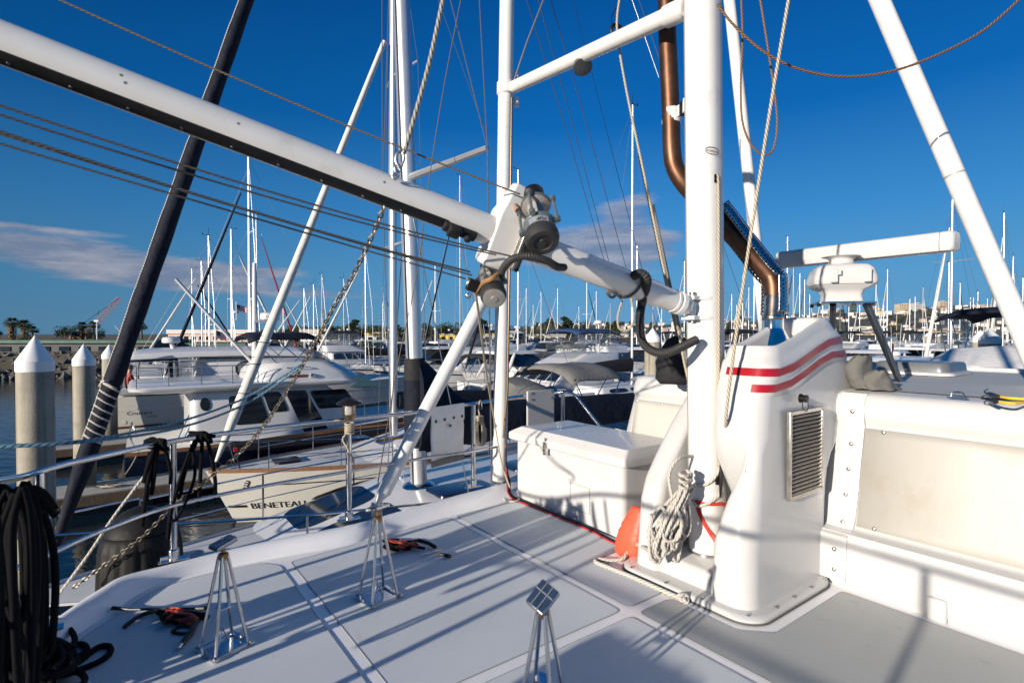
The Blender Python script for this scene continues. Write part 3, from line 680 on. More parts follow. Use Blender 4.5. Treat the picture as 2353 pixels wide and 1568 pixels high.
mb.lathe([(.061, -.05), (.064, -.048), (.064, .048), (.061, .05)], c, Z, 24); xm = (P(1584, 266, 3.5)-c); xm.z = 0; L_ = xm.length; xm.normalize()
mb.box(c+xm*L_*.68, (L_*.55, .03, .075), (xm, xm.cross(Z), Z)); mb.box(c+xm*L_*.98, (.05, .06, .09), (xm, xm.cross(Z), Z))
br = mb.build('exhaust_bracket', spar, exh, bevel=.005)
mb = MB(); mb.box(c+xm*L_*.66, (.035, .035, .085), (xm, xm.cross(Z), Z)); mb.build('bracket_block', blackp, br)

# ---- railing
def pr(x, y, z): return G(x, y, z)
zt = 3.335
rail_st = [F(-.58, -3, zt+.36), F(-.58, -1, zt+.36), F(-.56, 1, zt+.36), F(-.53, 2.2, zt+.30), F(-.47, 2.95, zt+.08)]  # unseen bow stretch raised so its shadows reach the housing and cabin
rail_px = [(45, 1096), (120, 1073), (206, 1053), (397, 1013), (600, 984), (803, 962), (985, 943), (1185, 911), (1268, 903)]
rl = [P(x, y, (CAMZ-zt)/((y-766)/FPX)) for x, y in rail_px]
end = [P(1300, 899, 5.98), P(1318, 905, 5.96), P(1332, 920, 5.94), P(1378, 978, 5.85), P(1420, 1030, 5.80)]
top_rail = catmull(rail_st+rl, 6)+catmull(end, 4)
mb = MB(); mb.tube(top_rail, .0165, 12); rail = mb.build('top_rail', steel, yacht)
zm = 2.94
mp_ = [(130, 1264), (250, 1212), (397, 1161), (600, 1117), (790, 1084), (985, 1050), (1075, 1038), (1140, 1026), (1200, 1016)]
ml = [P(x, y, (CAMZ-zm)/((y-766)/FPX)) for x, y in mp_]
mb = MB(); mb.tube(catmull([Vector((p.x, p.y, zm+(p.z-zt)*.7)) for p in rail_st]+ml, 6), .0125, 10); mb.build('mid_rail', steel, yacht)
def post(xy, z0=2.57, zt=zt):
    b = Vector((xy.x, xy.y, z0)); mb = MB(); mb.rod(b, Vector((xy.x, xy.y, zt)), .0215, 16); po = mb.build('rail_post', steel, yacht)
    mb = MB(); mb.lathe([(.031, 0), (.031, .07), (.022, .078)], b, Z, 16); mb.box(b+Z*.006, (.17, .06, .010), (VV, UV, Z)); mb.box(b+Z*.02-VV*.05, (.045, .02, .035), (VV, UV, Z)); mb.build('post_base', steel, po, bevel=.003)
    return po
for q in (pr(399, 1285, 2.575), pr(802, 1192, 2.575), pr(1088, 1117, 2.575), P(1293, 1010, 5.94), P(92, 1200, 2.60), ): post(q)
for q in (F(-.53, 2.1, 0), F(-.57, 0.4, 0), F(-.58, -1.0, 0), F(-.58, -2.4, 0)): post(q, zt=zt+.34)

# ---- small deck fittings on the roof
mb = MB(); c = F(5.0, .95, 3.66)
hc = P(2115, 862, 4.7); hc.z = 3.66; rings = []
for h, k in ((0, 1.1), (.02, 1.1), (.03, 1.0), (.085, .97), (.10, .93)): rings.append([hc+VV*s*k+UV*t*k+Z*h for s, t in rrect(-.27, .27, -.27, .27, .08)][::-1])
mb.loft(rings[:3]); ht = mb.build('roof_hatch', gel, cabin, ang=40)
mb = MB(); mb.loft(rings[2:]); mb.build('hatch_lid', mat('hatch_grey', (.16, .17, .18), .3, metal=.3, var=(3, .1)), ht, ang=40)
mb = MB(); c = P(2200, 932, 3.0); c.z = 3.645; mb.box(c+Z*.004, (.09, .025, .008), (UV, VV, Z)); mb.tube(catmull([c-UV*.03+Z*.008, c-UV*.02+Z*.03, c+UV*.02+Z*.03, c+UV*.03+Z*.008], 5), .005, 8); mb.build('pad_eye', steel, cabin)
# ================================================================== things on the yacht
def one(mb, name, m, label, cat, group=None, **k): return tag(mb.build(name, m, **k), label, cat, group)
def rope_thing(pts, r, m, label, cat='rope', name='rope', group=None, n=8, smooth=6):
    mb = MB(); mb.tube(catmull(pts, smooth) if smooth else pts, r, n); return one(mb, name, m, label, cat, group, ang=80)

# ---- boom
BA, BB = P(1592, 708, 3.30), P(0, 97, 1.90)
bd = (BB-BA).normalized(); BL = (BB-BA).length
boom = thing('boom', 'thick white boom with black track crossing the sky from mast to upper left', 'boom', BA)
mb = MB(); mb.tube([BA+bd*q for q in (.05, .075, .16, .26, .30, .9)]+[BB+bd*1.2], [.055, .060, .064, .066, .074, .0745, .0745], 32); bt = mb.build('boom_tube', spar, boom, ang=50)
mb = MB(); mb.tube([BA+bd*.10, BA+bd*.13], .070, 28); mb.tube([BA+bd*.15, BA+bd*.165], .068, 28); mb.build('end_ring', spar, boom)
mb = MB(); sd = bd.cross(Z).normalized(); up = sd.cross(bd).normalized()
mb.box(BA+bd*.03, (.11, .03, .10), (bd, sd, up)); fk = mb.build('boom_fork', spar, boom, bevel=.014)
mb = MB(); mb.lathe([(.021, -.025), (.021, .02), (.016, .026), (.0, .026)], BA+bd*.02, (Vector((0, 0, CAMZ))-BA)*1, 16); mb.build('fork_pin', steel, fk)
def bframe(q):
    p = BA+bd*q; v = Vector((0, 0, CAMZ))-p; v = (v-bd*v.dot(bd)).normalized(); w = v.cross(bd).normalized()
    if w.z > 0: w = -w
    return p, v, w                       # v towards us, w downwards
mb = MB(); rings = []
q0 = 1.62
for i in range(14):
    q = q0+(BL+1.1-q0)*i/13; p, v, w = bframe(q); ring = []
    for a, rr in [(18, .0735), (22, .0785), (38, .0800), (52, .0800), (62, .0785), (66, .0735)]: ring.append(p+(v*math.cos(R(a))+w*math.sin(R(a)))*rr)
    rings.append(ring)
mb.loft(rings, closed=True); trk = mb.build('sail_track', blackp, boom, ang=30)
for i in range(10):
    q = q0+.22+i*.178; p, v, w = bframe(q); n = v*math.cos(R(48))+w*math.sin(R(48))
    mb = MB(); mb.lathe([(.0055, 0), (.005, .002), (.0, .002)], p+n*.0795, n, 10); mb.build('track_screw', steeld, trk)
for i, (q, a) in enumerate(((2.95, -38), (2.55, -30), (2.93, -20), (1.95, -25))):
    p, v, w = bframe(q); n = v*math.cos(R(a))+w*math.sin(R(a)); mb = MB(); mb.lathe([(.006, 0), (.0055, .0015), (.0, .0015)], p+n*.0735, n, 10); mb.build('boom_rivet', grey_c, boom)
p, v, w = bframe(1.55)
mb = MB(); n = v*math.cos(R(40))+w*math.sin(R(40)); tg = w*math.cos(R(40))-v*math.sin(R(40))
mb.box(p+n*.085, (.17, .05, .03), (bd, tg, n)); mb.box(p+n*.10+bd*.03, (.06, .06, .04), (bd, tg, n)); mb.lathe([(.018, 0), (.018, .03), (.0, .032)], p+n*.10-bd*.04, n, 12)
mb.build('track_car', black_c, boom, bevel=.008)
# welded socket block on the boom carrying the winches
HB = BA+bd*1.32; p, v, w = bframe(1.32)
mb = MB(); rings = []
for h, a in ((-.17, .055), (-.155, .066), (.10, .066), (.155, .05), (.26, .028)):
    c = HB-w*h; rings.append([c+bd*x*a*1.05+v*y*a*1.2 for x, y in ((-1, -1), (1, -1), (1, 1), (-1, 1))])
mb.loft(rings); mb.build('winch_socket', spar, boom, bevel=.012)
mb = MB(); c = HB-w*.01-bd*.075+v*.03; mb.box(c, (.016, .17, .30), (bd, v, w)); pl = mb.build('winch_plate', steeld, boom, bevel=.003)
mb = MB(); mb.box(c-bd*.02, (.02, .18, .31), (bd, v, w)); mb.box(c-bd*.035+v*.03, (.05, .12, .16), (bd, v, w)); mb.build('plate_pad', black_c, boom, bevel=.006)
# ---- winches
def winch(c, ax, label, big=True):
    ax = ax.normalized(); W = thing('winch', label, 'winch', c-Z*.2, 'electric reel winches on the boom'); k = 1.0
    x, y, _ = basis(ax)
    mb = MB(); mb.lathe([(.0, -.20), (.045, -.20), (.052, -.193), (.053, -.10), (.05, -.095), (.0, -.09)], c, ax, 26); mb.build('motor', blackp, W)
    mb = MB(); mb.lathe([(.0, -.098), (.070, -.098), (.074, -.094), (.074, -.084), (.068, -.080), (.0, -.08)], c, ax, 26)
    mb.lathe([(.0, .052), (.070, .052), (.076, .056), (.078, .07), (.073, .078), (.072, .135), (.0, .14)], c, ax, 26); hs = mb.build('gear_housing', dark_cover, W)
    mb = MB(); mb.lathe([(.0, -.082), (.068, -.080), (.069, -.074), (.045, -.066), (.040, -.04), (.041, -.02), (.039, .0), (.041, .02), (.045, .04), (.067, .05), (.067, .055), (.0, .055)], c, ax, 26); mb.build('drum', nets, W)
    mb = MB(); mb.lathe([(.074, .128), (.080, .134), (.081, .16), (.074, .185), (.066, .192), (.044, .192), (.042, .186), (.018, .186), (.016, .190), (.0, .188)], c, ax, 30); mb.build('rubber_cap', rubber, W, ang=30)
    for a in (30, 120, 210, 300):
        e = x*math.cos(R(a))+y*math.sin(R(a)); mb = MB(); mb.rod(c+e*.088-ax*.09, c+e*.090+ax*.066, .0075, 8)
        mb.lathe([(.014, -.012), (.015, 0), (.014, .014), (.0, .015)], c+e*.088-ax*.088, ax, 10); mb.lathe([(.0, -.014), (.015, -.012), (.015, .012), (.0, .014)], c+e*.090+ax*.068, ax, 10)
        mb.build('tie_rod', dark_cover, W)
    return W, hs
vt = (Vector((0, 0, CAMZ))-P(1235, 505, 2.6)).normalized()
cw = P(1236, 498, 2.58); axw = (P(1250, 578, 2.50)-P(1222, 430, 2.68))
W1, hs = winch(cw, axw+vt*.14, 'upper electric winch in grey and black standing on top of the boom collar')
a_ = (axw+vt*.14).normalized(); tx = a_.cross(vt).normalized(); 
if tx.x < 0: tx = -tx
mb = MB(); n = (vt-a_*vt.dot(a_)).normalized()
vs = []; 
for i in range(9):
    for j in (0, 1): an = R(-38+76*i/8); vs.append(cw+a_*(.085+.036*j)+(n*math.cos(an)+tx*math.sin(an))*.0735)
mb.add(vs, [[2*i, 2*i+2, 2*i+3, 2*i+1] for i in range(8)]); lab = mb.build('rating_plate', mat('plate_silver', (.55, .57, .6), .3, metal=.6), W1)
mb = MB()
for i, (u0, wd, hh) in enumerate(((-6, 3, .012), (-1, 5, .018), (6, 4, .020), (13, 3, .026), (18, 5, .012), (26, 3, .018))):
    vs = []
    for j in range(3):
        an = R(u0+wd*j/2)
        for e in (0, hh): vs.append(cw+a_*(.116-e)+(n*math.cos(an)+tx*math.sin(an))*.0742)
    mb.add(vs, [[0, 2, 3, 1], [2, 4, 5, 3]])
mb.build('plate_mark', blackp, W1)
mb = MB(); e = -tx*.07-a_*.17; mb.tube(catmull([cw-a_*.16-tx*.05, cw+e*1.2, cw-tx*.10-a_*.12, cw-tx*.09-a_*.08], 5), .014, 8); mb.build('cable_boot', mat('boot_pink', (.32, .20, .15), .6), W1)
cl = P(1128, 628, 2.72); axl = (P(1140, 672, 2.66)-P(1120, 600, 2.78))+vt*.06
W2, _ = winch(cl, axl+vt*.08, 'lower electric winch with rusty end cap hanging under the boom collar')
W2.scale = (.80, .80, .80); W2.location = Vector(W2.location)*1
mb = MB(); al = (axl+vt*.08).normalized(); mb.lathe([(.0, .180), (.066, .182), (.067, .197), (.060, .199), (.022, .199), (.02, .204), (.0, .204)], cl, al, 26); mb.build('end_cap', mat('rusty_cap', (.34, .33, .30), .5, metal=.4, var=(14, .2), dirt=(13, (.40, .16, .05), .9)), W2)
x, y, _ = basis(al); mb = MB(); mb.tube(catmull([cl-al*.0-x*.10+al*.1, cl+al*.12-x*.10, P(1104, 632, 2.60), P(1128, 620, 2.55), P(1146, 608, 2.58)], 6), [.016]*25, 8); mb.build('cable_boot', mat('boot_brown', (.30, .15, .06), .6), W2)

# ---- corrugated hoses
def hose(pts, r, label, pitch=.011, m=rubber):
    c = catmull(pts, 12); out = []; L = 0; acc = [c[0]]
    tot = sum((b-a).length for a, b in zip(c, c[1:])); n = int(tot/pitch*2); i = 0; pos = 0; cum = [0]
    for a, b in zip(c, c[1:]): cum.append(cum[-1]+(b-a).length)
    pp = []; k = 0
    for j in range(n+1):
        s = tot*j/n
        while k < len(c)-2 and cum[k+1] < s: k += 1
        pp.append(c[k].lerp(c[k+1], (s-cum[k])/max(1e-6, cum[k+1]-cum[k])))
    mb = MB(); mb.tube(pp, [r*(1.0 if j % 2 else .86) for j in range(len(pp))], 12); return one(mb, 'corrugated_hose', m, label, 'hose', ang=20)
hose([P(1150, 640, 2.66), P(1157, 615, 2.6), P(1180, 594, 2.53), P(1216, 588, 2.5), P(1255, 598, 2.53), P(1280, 612, 2.58), P(1296, 614, 2.66)], .019, 'short black corrugated hose looping below the two boom winches')
hose([P(1455, 634, 3.02), P(1472, 628, 2.98), P(1486, 640, 2.98), P(1482, 670, 3.08), P(1473, 705, 3.14), P(1470, 745, 3.16), P(1477, 785, 3.16), P(1500, 806, 3.16), P(1532, 810, 3.17), P(1565, 797, 3.18), P(1600, 780, 3.22)], .027, 'long black corrugated hose hanging from boom and entering the mast')
p, v, w = bframe(.48)
rope_thing([p+(v*math.cos(a)+w*math.sin(a))*.08+bd*.02*math.sin(a) for a in [R(-100+i*30) for i in range(10)]]+[p+w*.10+v*.03+bd*.10, p+w*.085+v*.04+bd*.16, p+w*.075+v*.05+bd*.12, p+w*.09+v*.03+bd*.05], .008, greyline, 'grey line lashed round the boom near the hose')
rope_thing([P(1430, 690, 2.98), P(1420, 725, 2.98), P(1422, 752, 2.98), P(1438, 760, 2.98), P(1452, 748, 2.98), P(1456, 720, 2.98), P(1450, 685, 2.98)], .006, rope, 'small beige rope loop hanging below the boom near the mast')

# ---- flood light under the crossbar
fl = thing('flood_light', 'silver dome flood light hanging under the white crossbar', 'light', P(1338, 178, 4.25))
c = P(1338, 150, 4.25); axf = Vector((.12, -.62, -1)).normalized()
mb = MB(); mb.lathe([(.0, -.075), (.022, -.072), (.05, -.05), (.067, -.015), (.073, .02), (.076, .028), (.07, .03)], c, axf, 28); mb.build('lamp_shell', mat('lamp_silver', (.16, .165, .165), .4, metal=.8, var=(14, .15)), fl)
mb = MB(); mb.lathe([(.072, .022), (.04, .026), (.0, .027)], c, axf, 28); mb.build('lamp_lens', mat('lens_grey', (.06, .065, .07), .2, bump=(200, .8, .004)), fl)
mb = MB(); mb.tube(catmull([c-axf*.07, c-axf*.09-VV*.02, P(1322, 138, 4.25), P(1326, 132, 4.25), P(1338, 134, 4.25), P(1352, 128, 4.27), P(1358, 124, 4.3)], 5), .006, 7); mb.build('lamp_bracket', steeld, fl)

# ---- locker
lk = thing('deck_locker', 'big white fibreglass deck locker with closed lid and small latch', 'locker', F(3.2, 3.3, DZ))
mb = MB(); rings = []
for z, g in ((2.505, .0), (2.9, .0), (3.05, .0)): rings.append([F(s, t, z) for s, t in rrect(2.98+g, 3.56, 2.68, 3.98, .05)][::-1])
mb.loft(rings); mb.build('locker_body', gel, lk)
mb = MB(); rings = []
for z, g in ((3.035, .01), (3.045, 0), (3.09, .0), (3.104, .003), (3.150, .045), (3.160, .055), (3.163, .085)):
    rings.append([F(s, t, z+(.012 if i > 90 else 0)) for i, (s, t) in enumerate(rrect(2.935+g, 3.60-g*.5, 2.63+g*.4, 4.04-g*2.2, .028))][::-1])
mb.loft(rings); lid = mb.build('locker_lid', gel, lk, ang=22)
mb = MB(); c = F(2.93, 3.50, 3.065); mb.box(c-Z*.0, (.012, .05, .05), (VV, UV, Z)); mb.box(c-Z*.045-VV*.004, (.016, .03, .075), (VV, UV, Z)); mb.box(c+Z*.045+VV*.005, (.006, .022, .03), (VV, UV, Z)); mb.build('latch', steeld, lk, bevel=.004)
mb = MB()
for s, t in ((3.0, 3.30), (3.0, 2.98)):
    pass
pa = [F(2.977, 3.02, 2.80), F(2.977, 3.02, 2.60), F(2.977, 3.24, 2.60), F(2.977, 3.24, 2.80)]
mb.tube(pa, .0015, 4, closed=True); mb.build('panel_seam', grey_c, lk)
# cables and hose along the foot of the locker
cabm = [(.010, blackp, 'thick black cable lying along the foot of the white locker', 0), (.006, mat('red_cable', (.45, .02, .03), .5), 'thin red cable lying along the foot of the white locker', .02), (.005, mat('purple_cable', (.22, .02, .10), .5), 'thin purple cable bundled beside the black cable at the locker', -.012)]
for r, m, l, o in cabm:
    rope_thing([F(3.0, 4.16, 2.95+o), F(2.97, 4.12, 2.80), F(2.98-o, 4.08, 2.63+o), F(2.93-o, 3.98, 2.52+r), F(2.935-o, 3.7, DZ+.004+r), F(2.94-o*1.2, 3.3, DZ+.004+r), F(2.935-o, 2.95, DZ+.004+r), F(2.90-o, 2.72, DZ+.004+r), F(2.90-o, 2.60, DZ+.004+r)], r, m, l, 'cable', 'cable')
rope_thing([F(2.93, 4.05, DZ+.02), F(2.86, 4.0, DZ+.018), F(2.82, 3.9, DZ+.018), F(2.86, 3.84, DZ+.018), F(2.93, 3.86, DZ+.018), F(2.95, 3.95, DZ+.02), F(2.96, 4.10, DZ+.06)], .009, ropew, 'small white rope coil on deck at the far corner of the locker')

# ---- orange bag
mb = MB(); c0 = F(2.80, 2.47, DZ+.005); n = 22; rings = []
for i in range(15):
    h = i/14; z = .33*h; a = .108*(1-.48*h**1.8)*(.92+.14*math.sin(math.pi*h))*(1+.025*math.sin(h*40)); b = .070*(1-.6*h**1.8)*(.85+.3*math.sin(math.pi*h))*(1+.04*math.sin(h*37+1))
    if i == 0: a *= .86; b *= .8
    off = VV*(.035*h)-UV*(.055*h)
    ring = []
    for k in range(n):
        q = 2*math.pi*k/n; e = (abs(math.cos(q))**.7*math.copysign(1, math.cos(q)), abs(math.sin(q))**.7*math.copysign(1, math.sin(q)))
        wob = 1+.05*math.sin(h*33+3*math.cos(q)*2)*(.4+h*.6)
        ring.append(c0+Z*z+off+UV*e[0]*a*wob+VV*e[1]*b*wob)
    rings.append(ring)
mb.loft(rings); bag = tag(mb.build('orange_bag', orange, ang=70), 'bright orange soft bag leaning between locker and mast housing', 'bag')
# red strap and red ball at the mast
def mp(px, py, off=.006): q, n = on_mast(px, py, off); return q
mb = MB(); st = [mp(1601, 1149), mp(1607, 1175), mp(1620, 1203), mp(1635, 1228), mp(1650, 1250)]
for a, b in zip(st, st[1:]):
    n = on_mast(1625, (1150+1250)/2)[1]; d = (b-a).normalized(); x = n.cross(d); mb.box((a+b)/2, ((b-a).length+.004, .024, .004), (d, x, n))
mb.tube(catmull([mp(1600, 1150), mp(1620, 1156), mp(1640, 1157), mp(1657, 1155, .01), F(3.06, 1.9, 2.93)], 4), .011, 6, flat=.9)
one(mb, 'red_strap', redw, 'red webbing strap tied round the foot of the white mast', 'strap')
mb = MB(); mb.lathe([(.0, -.03), (.02, -.024), (.03, 0), (.02, .024), (.0, .03)], P(1652, 1303, 3.02), Z, 14); one(mb, 'red_float', mat('float_red', (.35, .03, .015), .4), 'small red float at the right side of the mast sill', 'float')

# ---- ropes on the mast
rng = random.Random(3); mb = MB(); cx = F(2.80, 2.13, 2.98)
def cp_(x, y, d): return P(x, y, d)
for j in range(4):
    pts = []
    for i in range(6):
        k = rng.random(); tx, ty = 1586-30*k+rng.uniform(-8, 8), 1085+95*k+rng.uniform(-14, 14); bx_, by_ = 1578-78*rng.random(), rng.uniform(1215, 1292); d = rng.uniform(3.16, 3.27)
        mx_, my_ = (tx+bx_)/2, (ty+by_)/2; wd = rng.uniform(6, 20)
        pts += [cp_(tx, ty, d), cp_(tx-wd*.7, ty+25, d-.012), cp_(mx_-wd, my_, d-.02), cp_(bx_-wd*.8, by_-22, d-.01), cp_(bx_, by_, d), cp_(bx_+wd*.7, by_-20, d+.01), cp_(mx_+wd*.7, my_-8, d+.012), cp_(tx+wd*.4, ty+28, d+.006)]
    mb.tube(catmull(pts, 5), .0105, 8)
mb.tube(catmull([mp(1593, 1047, .01), P(1560, 1052, 3.24), P(1538, 1085, 3.22), P(1542, 1130, 3.20), P(1556, 1175, 3.19), P(1580, 1200, 3.2)], 6), .0105, 8)
for q in ([(1510, 1170), (1496, 1200), (1502, 1235), (1520, 1225), (1530, 1190), (1522, 1165), (1508, 1172)], [(1545, 1160), (1520, 1195), (1530, 1240), (1558, 1235), (1566, 1195), (1550, 1160)], [(1498, 1180), (1492, 1230), (1494, 1275), (1505, 1290)]): mb.tube(catmull([P(x, y, 3.15) for x, y in q], 6), .0105, 8)
for k in range(3): mb.tube(catmull([P(1590, 1088+14*k, 3.2), P(1574, 1094+14*k, 3.15), P(1562, 1088+14*k, 3.17), P(1574, 1080+14*k, 3.24), P(1590, 1088+14*k, 3.2)], 5), .0105, 8)
one(mb, 'rope_coil', ropew, 'big tangled off white rope coil hanging at the left of the mast foot', 'rope coil', ang=80)
mb = MB(); L = [F(2.80, 2.42, DZ+.10), F(2.70, 2.42, DZ+.03), F(2.64, 2.46, DZ+.016), F(2.60, 2.50, DZ+.016), F(2.57, 2.54, DZ+.016), F(2.53, 2.50, DZ+.016), F(2.54, 2.38, DZ+.016), F(2.555, 2.2, DZ+.016), F(2.56, 2.0, DZ+.016), F(2.565, 1.86, DZ+.016)]
mb.tube(catmull([P(1500, 1270, 3.2)]+L, 7), .013, 8)
kn = L[-1]; rng = random.Random(5); kp = [kn+Vector((rng.uniform(-1, 1), rng.uniform(-1, 1), rng.uniform(-.2, 1)))*.026 for i in range(16)]
mb.tube(catmull(kp, 4), .012, 7); one(mb, 'knotted_rope', ropew, 'off white rope lying along the housing base, ending in a fat knot', 'rope', ang=80)
q1 = [mp(1660, 985, .03), mp(1650, 1000, .03)]
mb = MB(); c = mp(1662, 1010, .02); pts = []
for i in range(7): pts += [c+Z*(.06-.004*i)-UV*.01*(i % 2), c-UV*.035+Z*(.0+.01*(i % 3)), c-Z*(.07+.006*i), c+UV*.02-VV*.03+Z*(.0)]
mb.tube(catmull(pts, 4), .009, 7); mb.tube(catmull([mp(1650, 1085, .02), mp(1655, 1062, .02), mp(1640, 1095, .012), mp(1620, 1112, .012), mp(1598, 1112, .012)], 6), .010, 8); mb.tube(catmull([mp(1655, 1130, .012), mp(1630, 1152, .014), mp(1606, 1160, .014), mp(1594, 1146, .014)], 6), .010, 8)
one(mb, 'halyard_tail', ropew, 'off white halyard knotted on the black mast cleats', 'rope', ang=80)
rope_thing([mp(1645, 405, .0), mp(1648, 420, .008), mp(1649, 600, .010), mp(1649, 800, .010), mp(1648, 960, .010), mp(1650, 1080, .016)], .0085, rope, 'beige halyard running down the right face of the mast')
rope_thing([P(1822, -60, 3.1), P(1770, 250, 3.08), P(1722, 560, 3.06), P(1690, 780, 3.05), P(1668, 960, 3.04), mp(1664, 1000, .03)], .0095, rope, 'taut beige rope slanting from upper right down to the mast cleat')
rope_thing([P(1425, -10, 4.0), P(1418, 70, 3.98), P(1440, 210, 3.95), P(1480, 400, 3.85), P(1530, 640, 3.75), P(1555, 740, 3.7), P(1572, 830, 3.65), P(1588, 900, 3.6)], .0085, rope, 'beige rope passing the crossbar ring and slanting down behind the mast')
rope_thing([P(1500, 470, 3.9), P(1545, 680, 3.8), P(1570, 790, 3.75), P(1582, 840, 3.7)], .011, grey_c, 'dark grey rope behind the boom end near the mast')
rope_thing([P(1905/2+500, 0, 6.0), P(1514, 178, 6.0)], .005, wire, 'thin dark wire behind the crossbar at upper centre', 'wire', 'wire', smooth=0)
# hanging wires at upper right
rope_thing([P(1648, 10, 3.2), P(1690, 62, 3.2), P(1760, 122, 3.2), P(1840, 160, 3.2), P(1935, 176, 3.2), P(2040, 166, 3.2), P(2150, 128, 3.2), P(2260, 70, 3.2), P(2352, -10, 3.2)], .0075, wirebr, 'long sagging rusty wire across the sky from mast to upper right', 'wire', 'wire', smooth=8)
rope_thing([P(1701, -40, 3.35), P(1706, 80, 3.35), P(1702, 200, 3.35), P(1706, 280, 3.35), P(1725, 330, 3.35), P(1752, 356, 3.35), P(1775, 345, 3.35), P(1785, 300, 3.35), P(1783, 240, 3.35), P(1766, 120, 3.35), P(1742, -30, 3.35)], .0065, wirebr, 'rusty wire hanging in a long U beside the mast', 'wire', 'wire', smooth=8)
# running lines from the left to the boom block
for i, (ys, ye, lab) in enumerate(((240, 570, 'uppermost'), (262, 588, 'second'), (300, 624, 'third'), (306, 632, 'fourth'), (330, 640, 'lowest'))):
    a = P(-60, ys-18, 1.55+.03*i); b = P((1140, 1130, 1080, 1085, 1070)[i], ye, 2.62)
    if i == 0: b = P(1275, 610, 2.75)
    elif i == 1: b = P(1140, 585, 2.66)
    L = sag(a, b, .035-.008*i, 14)
    rope_thing(L, .0039 if i != 2 else .0048, greyline, lab+' of the five grey lines running below the boom', 'line', 'running_line', 'lines under the boom', 6, 0)
rope_thing(sag(P(120, -8, 2.1), P(1195, 446, 2.62), .02, 12), .0042, roped, 'thin brown line running above the boom down to the upper winch', 'line', 'running_line', 'lines above the boom', 6, 0)
blk = thing('pulley_block', 'small black perforated pulley block hanging left of the lower winch', 'pulley', P(1085, 665, 2.62))
mb = MB(); c = P(1086, 655, 2.62)
for e in (-1, 1): mb.box(c+v*.012*e, (.055, .06, .006), (bd, w, v))
mb.build('cheek_plate', blackp, blk, bevel=.01)
mb = MB(); mb.lathe([(.03, -.008), (.024, 0), (.03, .008)], c, v, 16); mb.build('sheave', steeld, blk)
mb = MB(); mb.tube(catmull([c+w*.04, c+w*.055+bd*.012, c+w*.065, c+w*.055-bd*.012, c+w*.04], 4), .005, 6); mb.build('shackle', steel, blk)
rope_thing([P(1093, 672, 2.7), P(1105, 760, 3.2), P(1118, 860, 4.0), P(1135, 960, 4.9), P(1152, 1060, 5.0), P(1172, 1120, 4.9)], .007, rope, 'beige rope hanging from pulley block down to the locker corner')
# rope hanging the boom (twisted rope, splice, shackle) and chain
rope_thing([P(1030, -60, 2.55), P(990, 130, 2.5), P(955, 260, 2.46), P(928, 352, 2.42)], .010, rope_mat('hanger_rope', (.13, .12, .10), (.42, .39, .33), 26), 'thick twisted grey rope holding the boom, ending in a spliced eye', 'rope', n=10)
mb = MB(); mb.tube(catmull([P(930, 345, 2.42), P(914, 352, 2.42), P(910, 370, 2.42), P(920, 384, 2.42), P(928, 368, 2.42), P(926, 350, 2.42)], 5), .007, 7); mb.tube(catmull([P(920, 378, 2.42), P(908, 384, 2.42), P(910, 395, 2.42), P(920, 392, 2.42), P(914, 382, 2.42)], 5), .006, 7); mb.tube(catmull([P(912, 392, 2.42), P(902, 405, 2.42), P(908, 412, 2.42), P(918, 402, 2.42)], 5), .005, 7)
one(mb, 'shackle', steeld, 'steel shackle and eye on top of the boom under the twisted rope', 'shackle')
mb = MB(); cp = catmull([P(880, 480, 2.36), P(858, 535, 2.45), P(815, 625, 2.6), P(770, 700, 2.75), P(735, 765, 2.9), P(700, 830, 3.05), P(655, 905, 3.2), P(600, 985, 3.3), P(540, 1050, 3.4), P(470, 1105, 3.45), P(400, 1160, 3.5), P(330, 1230, 3.5), P(250, 1290, 3.5), P(165, 1352, 3.45)], 30)
step = .034; L = 0; tgt = 0; k = 0; prev = cp[0]
for a, b in zip(cp, cp[1:]):
    L += (b-a).length
    if L >= tgt:
        d = (b-a).normalized(); x, y, _ = basis(d); x = x if k % 2 else y; k += 1; tgt += step
        mb.tube([b+d*math.cos(q)*.020+x*math.sin(q)*.0105 for q in [2*math.pi*i/10 for i in range(10)]], .0043, 5, closed=True)
one(mb, 'chain', mat('chain_rust', (.22, .19, .15), .45, metal=.85, var=(9, .3)), 'rusty steel chain hanging from the boom down over the rail', 'chain')
rope_thing([P(137, 1362, 3.2), P(205, 1270, 3.25), P(262, 1185, 3.3), P(340, 1082, 3.35)], .008, ropew, 'straight off white rope slanting from rail knot to the bow')
for i in (0, 1):
    rope_thing([P(-30, 1024+i*3, 2.0), P(190, 1012+i*3, 2.15), P(412, 968+i*14, 2.6), P(567, 912+i*14, 3.0), P(690, 838+i*6, 3.05)], .0062, bluerope, ('upper' if i == 0 else 'lower')+' of two blue green lines running from the left edge to the chain', 'line', 'blue_line', 'blue green lines')
rope_thing([P(1255, -15, 5.05), P(1210, 100, 5.05), P(1180, 190, 5.05)], .010, wire, 'steel stay above the crossbar joint on the white pole', 'wire', 'wire', smooth=0)
rope_thing([P(1176, 225, 5.0), P(1172, 560, 5.0), P(1166, 900, 5.0), P(1157, 1005, 5.0)], .011, mat('bronze_rod', (.20, .14, .08), .35, metal=.7), 'bronze coloured rod running down the right side of white pole', 'rod', 'rod', smooth=0)

